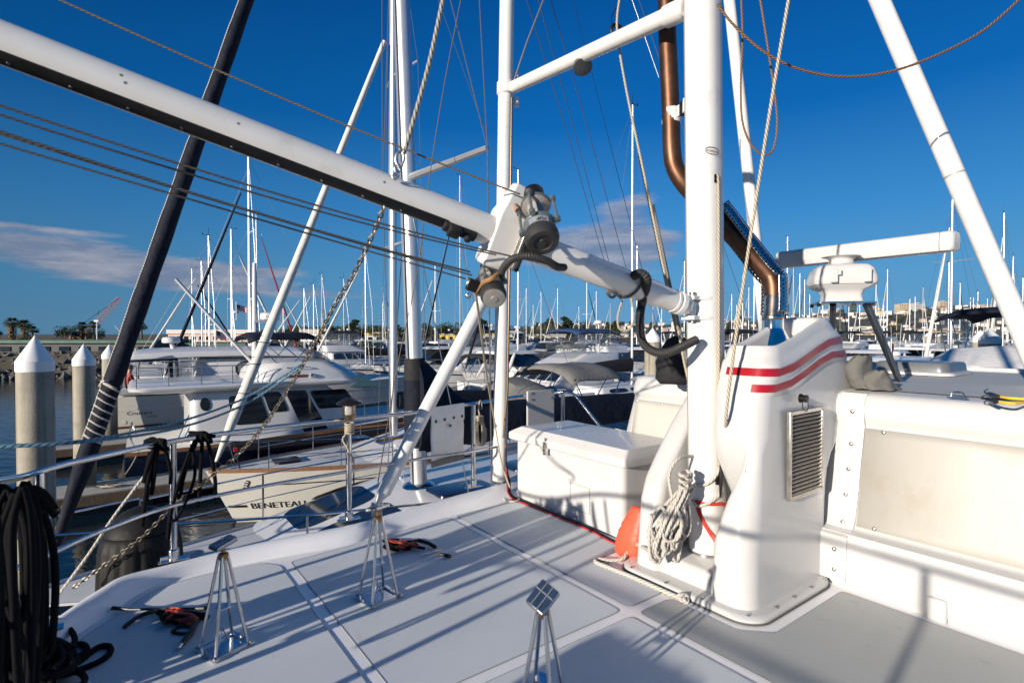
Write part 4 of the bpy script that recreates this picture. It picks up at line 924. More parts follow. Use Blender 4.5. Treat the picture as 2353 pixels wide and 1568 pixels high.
# ---- rail lantern, canvas, board, ropes on the rail
lt = thing('solar_lantern', 'small solar lantern with black cap on the rail post left of the white brace', 'lantern', P(803, 965, 4.14))
c = P(803, 962, 4.14)
mb = MB(); mb.lathe([(.0, .165), (.03, .160), (.085, .130), (.098, .118), (.092, .113), (.05, .112), (.0, .112)], c, Z, 28); mb.build('lamp_cap', mat('bronze_cap', (.03, .025, .022), .35, metal=.5), lt)
mb = MB(); mb.lathe([(.040, .03), (.040, .112)], c, Z, 20); mb.build('lamp_glass', mat('lantern_glass', (.75, .75, .72), .12, alpha=.45, bump=(60, .6, .01)), lt)
mb = MB(); mb.lathe([(.0, .02), (.052, .02), (.054, .034), (.046, .038), (.0, .038)], c, Z, 20); mb.lathe([(.035, -.01), (.04, .02), (.0, .02)], c, Z, 16)
for k in range(4): a = R(45+90*k); mb.box(c+Vector((math.cos(a), math.sin(a), 0))*.046+Z*.072, (.014, .008, .088), (Vector((math.cos(a), math.sin(a), 0)), Vector((-math.sin(a), math.cos(a), 0)), Z))
mb.build('lamp_cage', mat('bronze_frame', (.24, .18, .12), .3, metal=.9), lt)
mb = MB(); mb.lathe([(.006, .04), (.010, .06), (.006, .09), (.0, .095)], c, Z, 10); mb.build('lamp_bulb', mat('bulb_amber', (.6, .35, .15), .3), lt)
mb = MB(); b = c-Z*.035
for k in range(5): mb.tube([b-Z*.018*k+Vector((math.cos(a), math.sin(a), .12*math.sin(a+k)))*.031 for a in [R(i*30) for i in range(12)]], .0085, 7, closed=True)
mb.tube(catmull([b-Z*.08-VV*.03, b-Z*.12-VV*.045+UV*.02, b-Z*.19-VV*.02-UV*.02, b-Z*.26+VV*.02, b-Z*.30+VV*.02], 6), .007, 7)
one(mb, 'rope_lashing', rope, 'beige rope lashing wound round the lantern rail post', 'rope', ang=80)
def onrail(px): 
    return min(top_rail, key=lambda p: abs(((p.x)/((p.y)*CP+(p.z-CAMZ)*-SP))*FPX+1176.5-px))
ca, cb = onrail(988), onrail(1068)
cv = thing('canvas_flap', 'white canvas flap with dark snaps hanging on the rail beside the brace', 'canvas', (ca+cb)/2-Z*.5)
mb = MB(); vs = []; fs = []; n, k = 14, 18; dr = (cb-ca).normalized(); nr = dr.cross(Z).normalized()
if nr.y > 0: nr = -nr
for i in range(n+1):
    for j in range(k+1):
        u = i/n; q = j/k; p = ca.lerp(cb, u)-Z*(.50*q-.028)+nr*(.024+.010*math.sin(u*5+q*3)*q+.006*math.sin(q*9+u*4)); vs.append(p)
for i in range(n):
    for j in range(k): a = i*(k+1)+j; fs.append([a, a+1, a+k+2, a+k+1])
mb.add(vs, fs); fb = mb.build('canvas_sheet', whitec, cv); so = fb.modifiers.new('s', 'SOLIDIFY'); so.thickness = .006; so.offset = 0
mb = MB(); mb.box((ca+cb)/2+nr*.036-Z*.045, ((cb-ca).length*1.01, .006, .15), (dr, nr, dr.cross(nr) if dr.cross(nr).z > 0 else -dr.cross(nr))); mb.build('canvas_fold', whitec, cv, bevel=.002)
mb = MB(); mb.box((ca+cb)/2+nr*.034-Z*.462, ((cb-ca).length*1.0, .012, .055), (dr, nr, dr.cross(nr) if dr.cross(nr).z > 0 else -dr.cross(nr))); mb.build('canvas_hem', grey_c, cv, bevel=.003)
for u, dz in ((.12, -.095), (.38, -.092), (.66, -.09), (.92, -.088), (.55, -.155)):
    mb = MB(); mb.lathe([(.014, 0), (.014, .004), (.008, .008), (.0, .006)], ca.lerp(cb, u)+nr*.0385+Z*dz, nr, 12); mb.build('snap_stud', mat('snap_dark', (.06, .055, .05), .35, metal=.6), cv)
ga, gb = onrail(1208), onrail(1268)
gbx = thing('grey_board', 'pale grey board with four bolts clamped on the rail behind the locker', 'board', (ga+gb)/2-Z*.35)
dr = (gb-ga).normalized(); mb = MB(); mb.box((ga+gb)/2+nr*.03-Z*.16, ((gb-ga).length*.98, .022, .44), (dr, nr, dr.cross(nr) if dr.cross(nr).z > 0 else -dr.cross(nr))); mb.build('board_plate', mat('board_grey', (.46, .45, .43), .5, var=(4, .08)), gbx, bevel=.02)
for u in (.14, .86):
    for dz in (.025, -.04): mb = MB(); mb.lathe([(.011, 0), (.011, .004), (.0, .007)], ga.lerp(gb, u)+nr*.043+Z*dz, nr, 10); mb.build('board_bolt', steeld, gbx)
# coiled rope hanging on the rail post
c = onrail(1103)+nr*.03; rng = random.Random(8); pts = []
for i in range(5):
    w_ = .02+.01*i; pts += [c-Z*.12+VV*rng.uniform(-.02, .02), c-Z*.24-VV*w_*1.3, c-Z*(.36+.03*rng.random())-VV*w_*.6, c-Z*(.38+.03*rng.random())+VV*w_, c-Z*.25+VV*w_*1.2]
mb = MB(); mb.tube(catmull(pts, 6), .009, 7); 
for k in range(4): mb.tube([c-Z*(.13+.018*k)+(VV*math.cos(a)+UV*math.sin(a))*.032 for a in [R(i*36) for i in range(10)]], .009, 7, closed=True)
mb.tube(catmull([c-Z*.12, c-Z*.05-VV*.015, c+Z*.02, c+VV*.02-Z*.0, c+VV*.02-Z*.06], 5), .008, 7)
one(mb, 'hanging_rope_coil', rope, 'small beige rope coil hanging on the rail right of canvas flap', 'rope coil', ang=80)
# black ropes knotted on the rail
def knot_on(px, seed, drop, label, n=12):
    rng = random.Random(seed); c = onrail(px); mb = MB(); pts = []
    for i in range(n):
        a = i*2.2; pts.append(c+Vector((rng.uniform(-.06, .06), rng.uniform(-.03, .03), 0))+(nr*math.cos(a)+Z*math.sin(a))*.036)
    mb.tube(catmull(pts, 5), .012, 7)
    for dx, dz, r_ in drop:
        b = c+dr*dx*.2; mb.tube(catmull([b+Z*.02+nr*.02, b-Z*abs(dz)*.3+dr*dx*.5+nr*.025, b-Z*abs(dz)*.7+dr*dx*.9+nr*.02, b-Z*abs(dz)+dr*dx], 6), r_, 7)
    return one(mb, 'black_rope', ropeb, label, 'rope', ang=80)
knot_on(365, 1, [(-.06, .22, .016), (-.03, .30, .013), (-.07, .48, .013), (.05, .25, .011)], 'black rope knotted on the rail above the black fender', 16)
knot_on(470, 2, [(-.02, .45, .012), (.06, .42, .012), (-.16, .62, .012), (-.10, .34, .012)], 'black rope bundle hanging on the rail right of the first post', 12)
mb = MB(); b = G(399, 1285, 2.575); mb.tube([Vector((b.x, b.y, 2.83))+Vector((math.cos(a), math.sin(a), .1*math.sin(a)))*.024 for a in [R(i*36) for i in range(10)]], .010, 7, closed=True)
mb.tube(catmull([Vector((b.x+.02, b.y, 2.83)), P(432, 1140, 3.4), P(448, 1085, 3.42), P(440, 1020, 3.45)], 6), .010, 7); one(mb, 'post_lashing', ropeb, 'black cord tied low round the near rail post', 'rope', ang=80)

# ---- fender
fc = P(324, 1250, 3.78); fb = thing('fender', 'big black ribbed barrel fender hanging outside the rail', 'fender', Vector((fc.x, fc.y, 1.9)))
mb = MB(); prof = [(.0, 2.80), (.05, 2.795), (.12, 2.765), (.18, 2.71), (.205, 2.665), (.212, 2.645), (.205, 2.635), (.225, 2.62), (.243, 2.54), (.252, 2.42), (.256, 2.3), (.254, 2.15), (.24, 2.0), (.2, 1.9), (.0, 1.88)]
mb.lathe(prof, Vector((fc.x, fc.y, 0)), Z, 96, mod=lambda u, h: 1-(.045 if (math.sin(2*math.pi*u*14) > .45 and 2.0 < h < 2.60) else 0)); mb.build('fender_body', fendm, fb, ang=50)
mb = MB(); mb.tube(catmull([Vector((fc.x, fc.y, 2.78)), P(337, 1150, 3.7), P(338, 1090, 3.5), P(345, 1040, 3.42)], 6), .014, 8); mb.build('fender_rope', ropeb, fb)

# ---- pile of black ropes at the left
rng = random.Random(12); mb = MB()
for i in range(26):
    x0 = rng.uniform(-60, 100); d = rng.uniform(1.75, 2.35); y0 = 1105+rng.uniform(0, 70)+max(0, x0-60)*1.2; y1 = rng.uniform(1400, 1640); wd = rng.uniform(12, 40)
    mb.tube(catmull([P(x0, y0, d), P(x0-wd, y0+90, d-.03), P(x0-wd*.9, (y0+y1)/2, d-.05), P(x0-wd*.3, y1, d-.04), P(x0+wd*.6, y1+8, d), P(x0+wd, (y0+y1)/2+30, d-.02), P(x0+wd*.8, y0+80, d), P(x0+2, y0, d)], 6), rng.uniform(.010, .015), 7)
for i in range(12):
    x0 = rng.uniform(-40, 90); y = rng.uniform(1110, 1160); mb.tube(catmull([P(x0-40, y+30, 2.2), P(x0-10, y-6, 2.15), P(x0+20, y+4, 2.2), P(x0+45, y+40, 2.25)], 5), .013, 7)
one(mb, 'black_rope_hank', ropeb, 'tall hank of black ropes hanging on the rail at the left edge', 'rope', ang=80)
mb = MB(); rng = random.Random(15)
def deckp(x, y, h): return G(x, y, DZ+h)
for i in range(16):
    cx_, cy_ = rng.uniform(0, 120), rng.uniform(1470, 1600); a0 = rng.uniform(0, 6); rx, ry = rng.uniform(50, 90), rng.uniform(25, 45); h = rng.uniform(.015, .17)*max(.2, 1-abs(cx_-20)/160)
    mb.tube(catmull([deckp(cx_+rx*math.cos(a0+k*.7), cy_+ry*math.sin(a0+k*.7), h+.012*k % .05) for k in range(9)], 5), .013, 7)
mb.tube(catmull([deckp(90, 1560, .03), deckp(160, 1545, .016), deckp(225, 1520, .016), deckp(252, 1500, .016), deckp(250, 1484, .016), deckp(225, 1486, .016), deckp(190, 1512, .016), deckp(150, 1540, .016), deckp(90, 1575, .016)], 7), .014, 8)
mb.tube(catmull([deckp(110, 1520, .05), deckp(150, 1488, .016), deckp(185, 1478, .016), deckp(200, 1490, .016), deckp(180, 1506, .016), deckp(120, 1530, .016)], 7), .013, 8)
one(mb, 'black_rope_pile', ropeb, 'loose black rope pile on the deck below the hank, with two loops', 'rope', ang=80)

# ---- three steel stands
def stand_proto():
    o = thing('deck_stand', 'x', 'stand', (0, 0, 0))
    mb = MB(); bx, by = .105, .085
    for sx in (-1, 1): mb.box((sx*bx, 0, .009), (.028, .23, .014))
    mb.box((0, -by, .010), (.18, .028, .010)); mb.box((0, by, .010), (.18, .028, .010)); mb.box((0, 0, .0035), (.235, .20, .005)); mb.build('base_plate', steel, o, bevel=.003)
    for sx in (-1, 1):
        for sy in (-1, 1):
            mb = MB(); mb.rod((sx*(bx-.012), sy*by, .015), (sx*.017, sy*.017, .45), .0096, 10); mb.build('leg', steel, o)
    for sx in (-1, 1):
        for sy in (-1, 0, 1): mb = MB(); mb.lathe([(.009, 0), (.009, .005), (.004, .009), (0, .009)], (sx*bx, sy*.095, .016), Z, 8); mb.build('base_bolt', steeld, o)
    mb = MB(); mb.box((0, 0, .20), (.068, .06, .005)); mb.build('leg_spacer', steel, o); mb = MB(); mb.tube([(-.03, 0, .02), (0, .015, .09), (.03, 0, .02)], .006, 6); mb.build('base_hook', steel, o)
    mb = MB(); mb.lathe([(.026, .435), (.028, .44), (.028, .462), (.012, .468), (.012, .49), (.02, .492), (.02, .50), (0, .50)], (0, 0, 0), Z, 16); mb.build('stand_neck', mat('brass_neck', (.35, .20, .09), .3, metal=.9), o)
    return o
pad_m = mat('pad_grey', (.42, .43, .44), .28, metal=1, var=(20, .15))
def pad_on(o, rz, rx, ry, ln, wd, proto=None):
    mb = MB(); mb.box((0, 0, 0), (ln, wd, .022)); p = mb.build('rest_pad', pad_m, o, bevel=.006)
    m2 = MB(); 
    for k in (-.17, .17): m2.box((0, k*wd, .0125), (ln*.98, .004, .004))
    m2.box((ln*.12, 0, .0125), (.004, wd*.95, .004)); g = m2.build('pad_rib', mat('rib_grey', (.25, .27, .29), .4, metal=.4), p)
    p.location = (0, 0, .512); p.rotation_euler = (rx, ry, rz)
    if proto:                                            # (normal, edge direction) in world space
        n, e = Vector(proto[0]).normalized(), Vector(proto[1]); e = (e-n*e.dot(n)).normalized(); m = Matrix((e, n.cross(e), n)).transposed()
        p.rotation_euler = (o.rotation_euler.to_matrix().inverted() @ m).to_euler(); p.location = (0, 0, .505)
    return p
ang = math.atan2(VV.y, VV.x)
pr0 = stand_proto(); spots = [(G(515, 1487, DZ+.004), ang+.35, 'steel four legged stand with flat pad nearest the black rope loops', (.3, R(8), R(-4), .15, .07)), (G(869, 1372, DZ+.004), ang+.15, 'steel four legged stand in the middle, between rail and locker', (.45, R(-10), R(6), .16, .085)), (F(1.30, 1.565, DZ+.004), ang+.5, 'steel four legged stand with steeply tilted square pad at the bottom edge', (.55, R(28), R(-26), .115, .10, ((-.25, -.55, .80), (.62, .55, .2))))]
stands = [pr0, copy_tree(pr0), copy_tree(pr0)]
for o, (p, a, l, pp) in zip(stands, spots):
    o.location = p; o.rotation_euler = (0, 0, a); tag(o, l, 'stand', 'steel stands on the foredeck'); WL[o.name] = Vector(); pad_on(o, *pp)
stands[0].scale = (.82, .82, .98); stands[1].scale = (.86, .86, 1.0); stands[2].scale = (.88, .88, 1.0)

# ---- tie down heaps
strapm = mat('strap_red', (.34, .04, .02), .7, var=(40, .5), dirt=(30, (.55, .35, .22), .8))
def heap(cx, cy, seed, label, mirror=1, big=1.0):
    rng = random.Random(seed); o = thing('tie_down_straps', label, 'straps', G(cx, cy, DZ), 'tie down straps on the deck')
    mb = MB(); pts = [deckp(cx+rng.uniform(-50, 30)*big, cy+rng.uniform(-14, 14)*big, rng.uniform(.012, .05)) for i in range(15)]
    mb.tube(catmull(pts, 5), .016, 6, flat=.5); mb.build('webbing', strapm, o, ang=80)
    mb = MB(); pts = [deckp(cx+rng.uniform(-60, 60)*big, cy+rng.uniform(-16, 16)*big, rng.uniform(.008, .045)) for i in range(13)]
    mb.tube(catmull(pts, 5), .010, 6); mb.build('black_cord', ropeb, o, ang=80)
    return o
h1 = heap(420, 1415, 21, 'red and black tie down straps beside the left steel stand')
mb = MB(); mb.tube([deckp(258, 1396, .02), deckp(300, 1399, .02), deckp(440, 1397, .03), deckp(472, 1396, .04)], [.012, .007, .006, .013], 8); mb.build('strap_handle', blackp, h1)
mb = MB(); mb.tube(catmull([deckp(285, 1440, .015), deckp(300, 1428, .02), deckp(325, 1412, .02), deckp(360, 1402, .02), deckp(395, 1405, .02)], 5), [.011]*21, 7); mb.tube(catmull([deckp(395, 1450, .012), deckp(415, 1438, .012), deckp(445, 1442, .012), deckp(430, 1454, .012), deckp(398, 1452, .012)], 5), .008, 7); mb.tube([deckp(452, 1425, .03), deckp(440, 1450, .025), deckp(412, 1485, .015)], [.016, .017, .012], 8); mb.each('strap_hook', blackp, h1)
mb = MB(); mb.rod(deckp(416, 1480, .018), deckp(408, 1490, .016), .011, 10); mb.build('hook_tip', steel, h1)
h2 = heap(935, 1252, 33, 'red and black tie down straps with silver buckle beside the middle stand', big=.9)
mb = MB(); mb.box(deckp(990, 1268, .02), (.16, .018, .012), (VV, UV, Z)); mb.build('buckle', steel, h2, bevel=.004)
mb = MB(); mb.tube([deckp(960, 1240, .05), deckp(985, 1247, .03), deckp(1000, 1256, .025)], .014, 8); mb.tube([deckp(1010, 1272, .02), deckp(1036, 1277, .015)], .012, 8); mb.each('strap_hook', blackp, h2)

# ---- radar on its pylon
rp = F(4.75, 1.56, 3.645); rc = P(1932, 690, 4.05)
rd = thing('radar', 'white open array radar with long bar on a steel pylon over the cabin roof', 'radar', Vector((rc.x, rc.y, 3.645)))
ra = P(1790, 598, 4.62); rb = P(2199, 553, 3.58); bx = (rb-ra).normalized(); bs = bx.cross(Z).normalized(); bu = bs.cross(bx)
mb = MB(); rings = []
Lb = (rb-ra).length
for q, k in ((0, .80), (.012, .95), (.03, 1), (Lb-.03, 1), (Lb-.012, .95), (Lb, .80)):
    c = ra+bx*q; rings.append([c+(bs*x*.066+bu*z*.068)*k for x, z in [(-1, -.55), (-.86, -.9), (-.5, -1), (.5, -1), (.86, -.9), (1, -.55), (1, .5), (.9, .82), (.55, 1), (-.55, 1), (-.9, .82), (-1, .5)]])
mb.loft(rings); mb.build('scanner_bar', gel, rd, ang=50)
mb = MB(); c = rb-bx*.075; mb.loft([[c+bx*q+(bs*x*.067+bu*z*.0688) for x, z in [(-1, -.55), (-.86, -.9), (-.5, -1), (.5, -1), (.86, -.9), (1, -.55), (1, .5), (.9, .82), (.55, 1), (-.55, 1), (-.9, .82), (-1, .5)]] for q in (-.002, .002)]); mb.build('bar_seam', grey_c, rd)
cc = Vector((rc.x, rc.y, 0)); bx2 = Vector((bx.x, bx.y, 0)).normalized(); bs2 = bx2.cross(Z)
fx = (VV*.6-UV*.8).normalized(); fy = Z.cross(fx)
def rect_ring(a, b, z, r, cx=0): return [cc+fx*(s+cx)*.84+fy*t*.9+Z*z for s, t in rrect(-a, a, -b, b, r*.8, 6, 3)]
mb = MB(); zz = 4.235
mb.loft([rect_ring(a, b, zz+z, r) for z, a, b, r in ((.0, .15, .13, .05), (.02, .145, .125, .05), (.05, .14, .12, .05), (.085, .16, .135, .06), (.105, .215, .165, .07), (.12, .235, .175, .07))]); mb.build('radar_foot', gel, rd, ang=40)
mb = MB(); mb.loft([rect_ring(a, b, zz+z, r) for z, a, b, r in ((.123, .240, .180, .08), (.14, .248, .187, .08), (.18, .243, .183, .08), (.235, .225, .17, .08), (.262, .19, .15, .075), (.272, .14, .11, .07), (.275, .10, .09, .06))]); hd = mb.build('radar_housing', gel, rd, ang=45)
mb = MB(); mb.lathe([(.105, 0), (.085, .012), (.08, .04), (.095, .055), (.13, .062), (.0, .062)], cc+Z*(zz+.272), Z, 28); mb.build('scanner_neck', gel, rd)
mb = MB(); c = cc+fx*-.08-fy*.192+Z*(zz+.205); mb.box(c, (.065, .004, .04), (fx, fy, Z)); mb.build('data_plate', mat('plate_pale', (.5, .5, .47), .4), hd)
for k in (-.09, .12): mb = MB(); mb.box(cc-fy*.186+fx*k+Z*(zz+.18), (.05, .02, .10), (fx, fy, Z)); mb.build('housing_rib', gel, hd, bevel=.009)
mb = MB(); mb.loft([rect_ring(.235, .165, zz-.016, .06), rect_ring(.235, .165, zz-.004, .06)]); plt = mb.build('pylon_plate', steel, rd)
for x, y in ((-.17, -.11), (.05, -.13), (.18, -.11), (-.17, .11)): mb = MB(); mb.lathe([(.014, -.035), (.014, -.017), (.006, -.017), (.006, .0)], cc+fx*x+fy*y+Z*zz, Z, 8); mb.build('plate_bolt', copper, plt)
lg = mat('pylon_steel', (.20, .20, .20), .22, metal=.9, var=(6, .15))
for a, b in ((P(1994, 700, 3.98), P(2068, 884, 3.98)), (P(1914, 700, 4.10), P(1908, 900, 4.35)), (P(1990, 700, 4.2), P(2060, 868, 4.6))):
    mb = MB(); mb.rod(a, Vector((b.x, b.y, 3.645)), .023, 16); l_ = mb.build('pylon_leg', lg, rd)
mb = MB(); b = P(2068, 884, 3.98); b.z = 3.645; mb.lathe([(.05, 0), (.05, .006), (.028, .01)], b, Z, 16); mb.build('pylon_foot', steel, rd)
mb = MB(); a = P(2050, 857, 3.97); mb.tube(catmull([P(2030, 770, 3.95), P(2036, 810, 3.95), P(2050, 850, 3.94), P(2066, 878, 3.93)], 5), .006, 6); mb.build('radar_cable', blackp, rd)

# ---- things on the roof
mb = MB(); n = 30; rng = random.Random(4)
for (px_, py_, w1, w2, hh, tw) in ((1992, 890, .13, .10, .21, 0), (2030, 893, .11, .09, .12, 2)):
    c = G(px_, py_, 3.648); rings = []
    for i in range(13):
        h = i/12; ring = []
        for k in range(n):
            q = 2*math.pi*k/n; r_ = (1-.62*h**2.2)*(1+.12*math.sin(2*q+h*3+tw)+.05*math.sin(5*q-h*7)+.015*math.sin(11*q+h*13)); ring.append(c+VV*math.cos(q)*w1*r_+UV*math.sin(q)*w2*r_+Z*(hh*h+.004*math.sin(6*q+h*9))-VV*.05*h+UV*.04*math.sin(h*3))
        rings.append(ring)
    mb.loft(rings)
one(mb, 'canvas_bag', mat('khaki_canvas', (.12, .118, .105), .85, var=(7, .15), bump=(8, .6, .03)), 'crumpled grey canvas bag on the cabin roof under the radar leg', 'bag', ang=60)
yb = thing('bungee_cord', 'yellow bungee cord with black hooks lying on the cabin roof', 'cord', P(2300, 920, 3.0))
def rf(x, y, h=.0): return G(x, y, 3.652+h)
mb = MB(); mb.tube(catmull([rf(2289, 909, .01), rf(2320, 914, .01), rf(2370, 917, .01)], 5), .007, 7); mb.tube(catmull([rf(2284, 921, .01), rf(2330, 926, .01), rf(2375, 919, .01)], 5), .007, 7); mb.each('elastic_cord', yellow, yb)
mb = MB(); mb.tube([rf(2276, 905, .012), rf(2292, 910, .012)], .012, 8); mb.tube([rf(2270, 917, .012), rf(2288, 922, .012)], .012, 8); mb.tube(catmull([rf(2276, 905, .015), rf(2262, 900, .02), rf(2270, 893, .02)], 4), .004, 6); mb.tube(catmull([rf(2270, 917, .015), rf(2254, 914, .02), rf(2262, 908, .02)], 4), .004, 6); mb.each('cord_hook', blackp, yb)
mb = MB(); c = P(1556, 832, 4.15); rings = []
for z, k in ((-.16, .9), (-.12, 1.05), (.0, 1.0), (.10, .85), (.17, .55), (.2, .2)): rings.append([c+Z*z+(Vector((math.cos(a), 0, 0))*.15+Vector((0, math.sin(a), 0))*.13)*k*(1+.1*math.sin(5*a+z*20)) for a in [2*math.pi*i/20 for i in range(20)]])
mb.loft(rings); one(mb, 'black_cover', black_c, 'black canvas cover bundled behind the mast above the cabin edge', 'cover', ang=70)
# unseen canister added left of frame to throw a shadow band across the deck
lb = thing('shade_canister', 'white canister added unseen on the bow rail to shade the deck', 'canister', F(-.62, 1.25, 2.58))
mb = MB(); mb.tube([F(-.60, .96, 2.88), F(-.60, .99, 2.88), F(-.60, 1.51, 2.88), F(-.60, 1.54, 2.88)], [.2, .235, .235, .2], 24); mb.build('shade_canister_shell', gel, lb)
mb = MB()
for t in (1.10, 1.40): mb.tube([F(-.60, t, 2.88)+(VV*math.cos(a)+Z*math.sin(a))*.238 for a in [2*math.pi*i/24 for i in range(24)]], .008, 6, closed=True)
mb.build('shade_canister_strap', steel, lb)
mb = MB(); 
for t in (1.10, 1.40): mb.box(F(-.60, t, 2.6), (.3, .04, .08), (VV, UV, Z))
mb.build('shade_canister_cradle', steel, lb)

for (x0, x1, y1, l) in ((1202, 1398, 632, 'left one of three thin steel stays crossing the sky between white pole and mast'), (1229, 1412, 650, 'middle one of three thin steel stays crossing the sky between white pole and mast'), (1257, 1452, 664, 'right one of three thin steel stays crossing the sky between white pole and mast')):
    rope_thing([P(x0, -30, 9), P((x0+x1)/2+2, y1/2-15, 11), P(x1, y1, 14)], .008, wire, l, 'wire', 'stay_wire', 'thin stays', 5, 0)
rope_thing([P(1063, -20, 6.3), P(1020, 200, 6.2), P(982, 440, 6.1), P(960, 620, 6.0), P(915, 830, 5.9), P(893, 960, 5.7), P(868, 1110, 4.6)], .0055, roped, 'thin brown line from the top down past the twin masts to the brace foot', 'line', 'signal_line', None, 6, 3)
rope_thing([P(1060, 560, 6.0), P(1090, 700, 6.0), P(1130, 820, 5.6), P(1165, 925, 5.2)], .004, roped, 'thin brown line hanging left of the white deck pole', 'line', 'signal_line', None, 6, 3)
rope_thing([P(1418, 70, 4.0), P(1405, 40, 4.1), P(1440, -20, 4.3)], .004, blackp, 'short dark line at the crossbar ring', 'line', 'signal_line', None, 6, 3)
# ================================================================== other boats
hull_m = {'white': gelb, 'cream': gelc, 'navy': navyc, 'red': hullred, 'grey': mat('hull_grey', (.30, .32, .34), .3, coat=.2, var=(1, .06)), 'green': mat('hull_green', (.02, .07, .05), .25, coat=.3, var=(1, .1))}
canv = {'navy': navy, 'blue': blue, 'black': black_c, 'grey': grey_c, 'white': whitec, 'green': mat('green_canvas', (.015, .07, .045), .8, var=(5, .2)), 'tan': mat('tan_canvas', (.34, .26, .17), .85, var=(5, .15)), 'red': hullred, 'burgundy': mat('burgundy_canvas', (.13, .012, .02), .8, var=(5, .2)), 'teal': mat('teal_canvas', (.01, .11, .15), .8, var=(5, .2))}
deckm = mat('boat_deck', (.66, .66, .63), .5, var=(2, .06), dirt=(3, (.42, .40, .35), .25))
bootm = mat('antifouling', (.02, .022, .03), .7)
class Hull:
    def __init__(s, L, B, fs, fb, sail=True, rake=.5, flare=.30):
        s.L, s.B, s.fs, s.fb, s.sail, s.rake, s.fl = L, B, fs, fb, sail, rake, flare
    def sheer(s, u): return s.fs+(s.fb-s.fs)*max(0, u)**1.7
    def plan(s, u):
        m = .42 if s.sail else .38; e = 2.1 if s.sail else 2.8
        if u > m: return s.B/2*max(0.0, 1-((u-m)/(1-m))**e)
        return s.B/2*(1-(.22 if s.sail else .08)*((m-u)/m)**2)
    def half(s, u, z):
        k = max(0, min(1, z/s.sheer(u))); return max(.012, s.plan(u)*(1-s.fl*(1-k**.7)*(.4+.6*u))-(.0 if z >= 0 else s.plan(u)*.3))
    def x(s, u, z):
        k = z/s.sheer(u); return s.L*u+s.rake*(k-1)*max(0, u)**5+(0 if u > .02 else 0)
    def pt(s, u, z, side): return Vector((s.x(u, z), side*s.half(u, z), z))
    def mesh(s, root, m, n=18, boot=True, stripe=None):
        lv = [1, .96, .85, .65, .45, .25, .10, .0]
        mb = MB(); rings = []
        us = [(i/n)**.9 for i in range(n+1)]
        for u in us:
            h = s.sheer(u); r = [s.pt(u, h*k, 1) for k in lv]+[s.pt(u, -.3, 1)]; r2 = [s.pt(u, -.3, -1)]+[s.pt(u, h*k, -1) for k in lv[::-1]]
            rings.append(r+r2)
        mb.loft(rings, closed=False, cap0=True, cap1=False); hull = mb.build('hull', m, root, ang=50)
        mb = MB(); vs = []; fs = []
        for u in us:
            h = s.sheer(u)-.035; w = s.half(u, s.sheer(u)); x = s.x(u, s.sheer(u))
            for j in range(5): y = (j/2-1)*w*.985; vs.append(Vector((x, y, h+.05*(1-(j/2-1)**2)*min(1, w))))
        for i in range(n):
            for j in range(4): a = i*5+j; fs.append([a, a+5, a+6, a+1])
        mb.add(vs, fs); dk = mb.build('deck', deckm, root)
        if boot:
            mb = MB()
            for sd in (1, -1):
                for z0, z1 in ((-.02, .10),):
                    v = []
                    for u in us: v += [s.pt(u, z0, sd)+Vector((0, sd*.006, 0)), s.pt(u, z1, sd)+Vector((0, sd*.006, 0))]
                    mb.add(v, [[2*i, 2*i+2, 2*i+3, 2*i+1] for i in range(n)])
            mb.build('boot_stripe', bootm, hull)
        if stripe:
            mb = MB()
            for sd in (1, -1):
                v = []
                for u in us: h = s.sheer(u); v += [s.pt(u, h*stripe[0], sd)+Vector((0, sd*.007, 0)), s.pt(u, h*stripe[1], sd)+Vector((0, sd*.007, 0))]
                mb.add(v, [[2*i, 2*i+2, 2*i+3, 2*i+1] for i in range(n)])
            mb.build('hull_stripe', stripe[2], hull)
        return hull, dk
    def word(s, hull, txt, u0, z0, h, m, side=1, toward=-1, stretch=1):
        """lettering lying on the hull side, starting at station u0 and running aft (toward=-1)"""
        mb = MB()
        def fn(x, y):
            u = u0+toward*x/s.L; p = s.pt(u, z0+y, side); return p+Vector((0, side*.012, 0))
        text(mb, txt, fn, h, stretch); return mb.build('lettering', m, hull, smooth=False)
def block(mb, x0, x1, zb, zt, wb, wt, rf, rb, r=.25, dome=.05, zoff=0, n=5):
    """tapered cabin: front leans back by rf, back leans forward by rb"""
    rings = []
    for k, ins in ((0, 0), (.5, 0), (.9, 0), (.97, .03), (1.0, .09)):
        a, b = x0+rb*k+ins, x1-rf*k-ins; w = wb+(wt-wb)*k-ins; rr = min(r, w*.6)
        rings.append([Vector((x, y, zb+(zt-zb)*k)) for x, y in rrect(a, b, -w, w, rr, n, 3)][::-1])
    mb.loft(rings); return mb
def bpt(side, u, v, x0, x1, zb, zt, wb, wt, rf, rb, off=.012):
    a, b = x0+rb*v, x1-rf*v; w = wb+(wt-wb)*v; z = zb+(zt-zb)*v
    if side in (1, -1): return Vector((a+(b-a)*u, side*(w+off), z))
    if side == 'F': return Vector((b+off, -w+2*w*u, z))
    return Vector((a-off, -w+2*w*u, z))
def pane(side, u0, u1, v0, v1, dims, parent, m=None, name='window', r=.12, v0b=None, v1b=None):
    mb = MB(); pts = []
    for cu, cv, g in ((1, 1, 0), (0, 1, 90), (0, 0, 180), (1, 0, 270)):
        for k in range(4):
            a = R(g+30*k); x = (1-r if cu else r)+r*math.cos(a); y = (1-r if cv else r)+r*math.sin(a); lo = v0+((v0b if v0b is not None else v0)-v0)*x; hi = v1+((v1b if v1b is not None else v1)-v1)*x
            pts.append(bpt(side, u0+(u1-u0)*x, lo+(hi-lo)*y, *dims))
    mb.add(pts, [list(range(len(pts)))]); return mb.build(name, m or glass, parent, smooth=False)
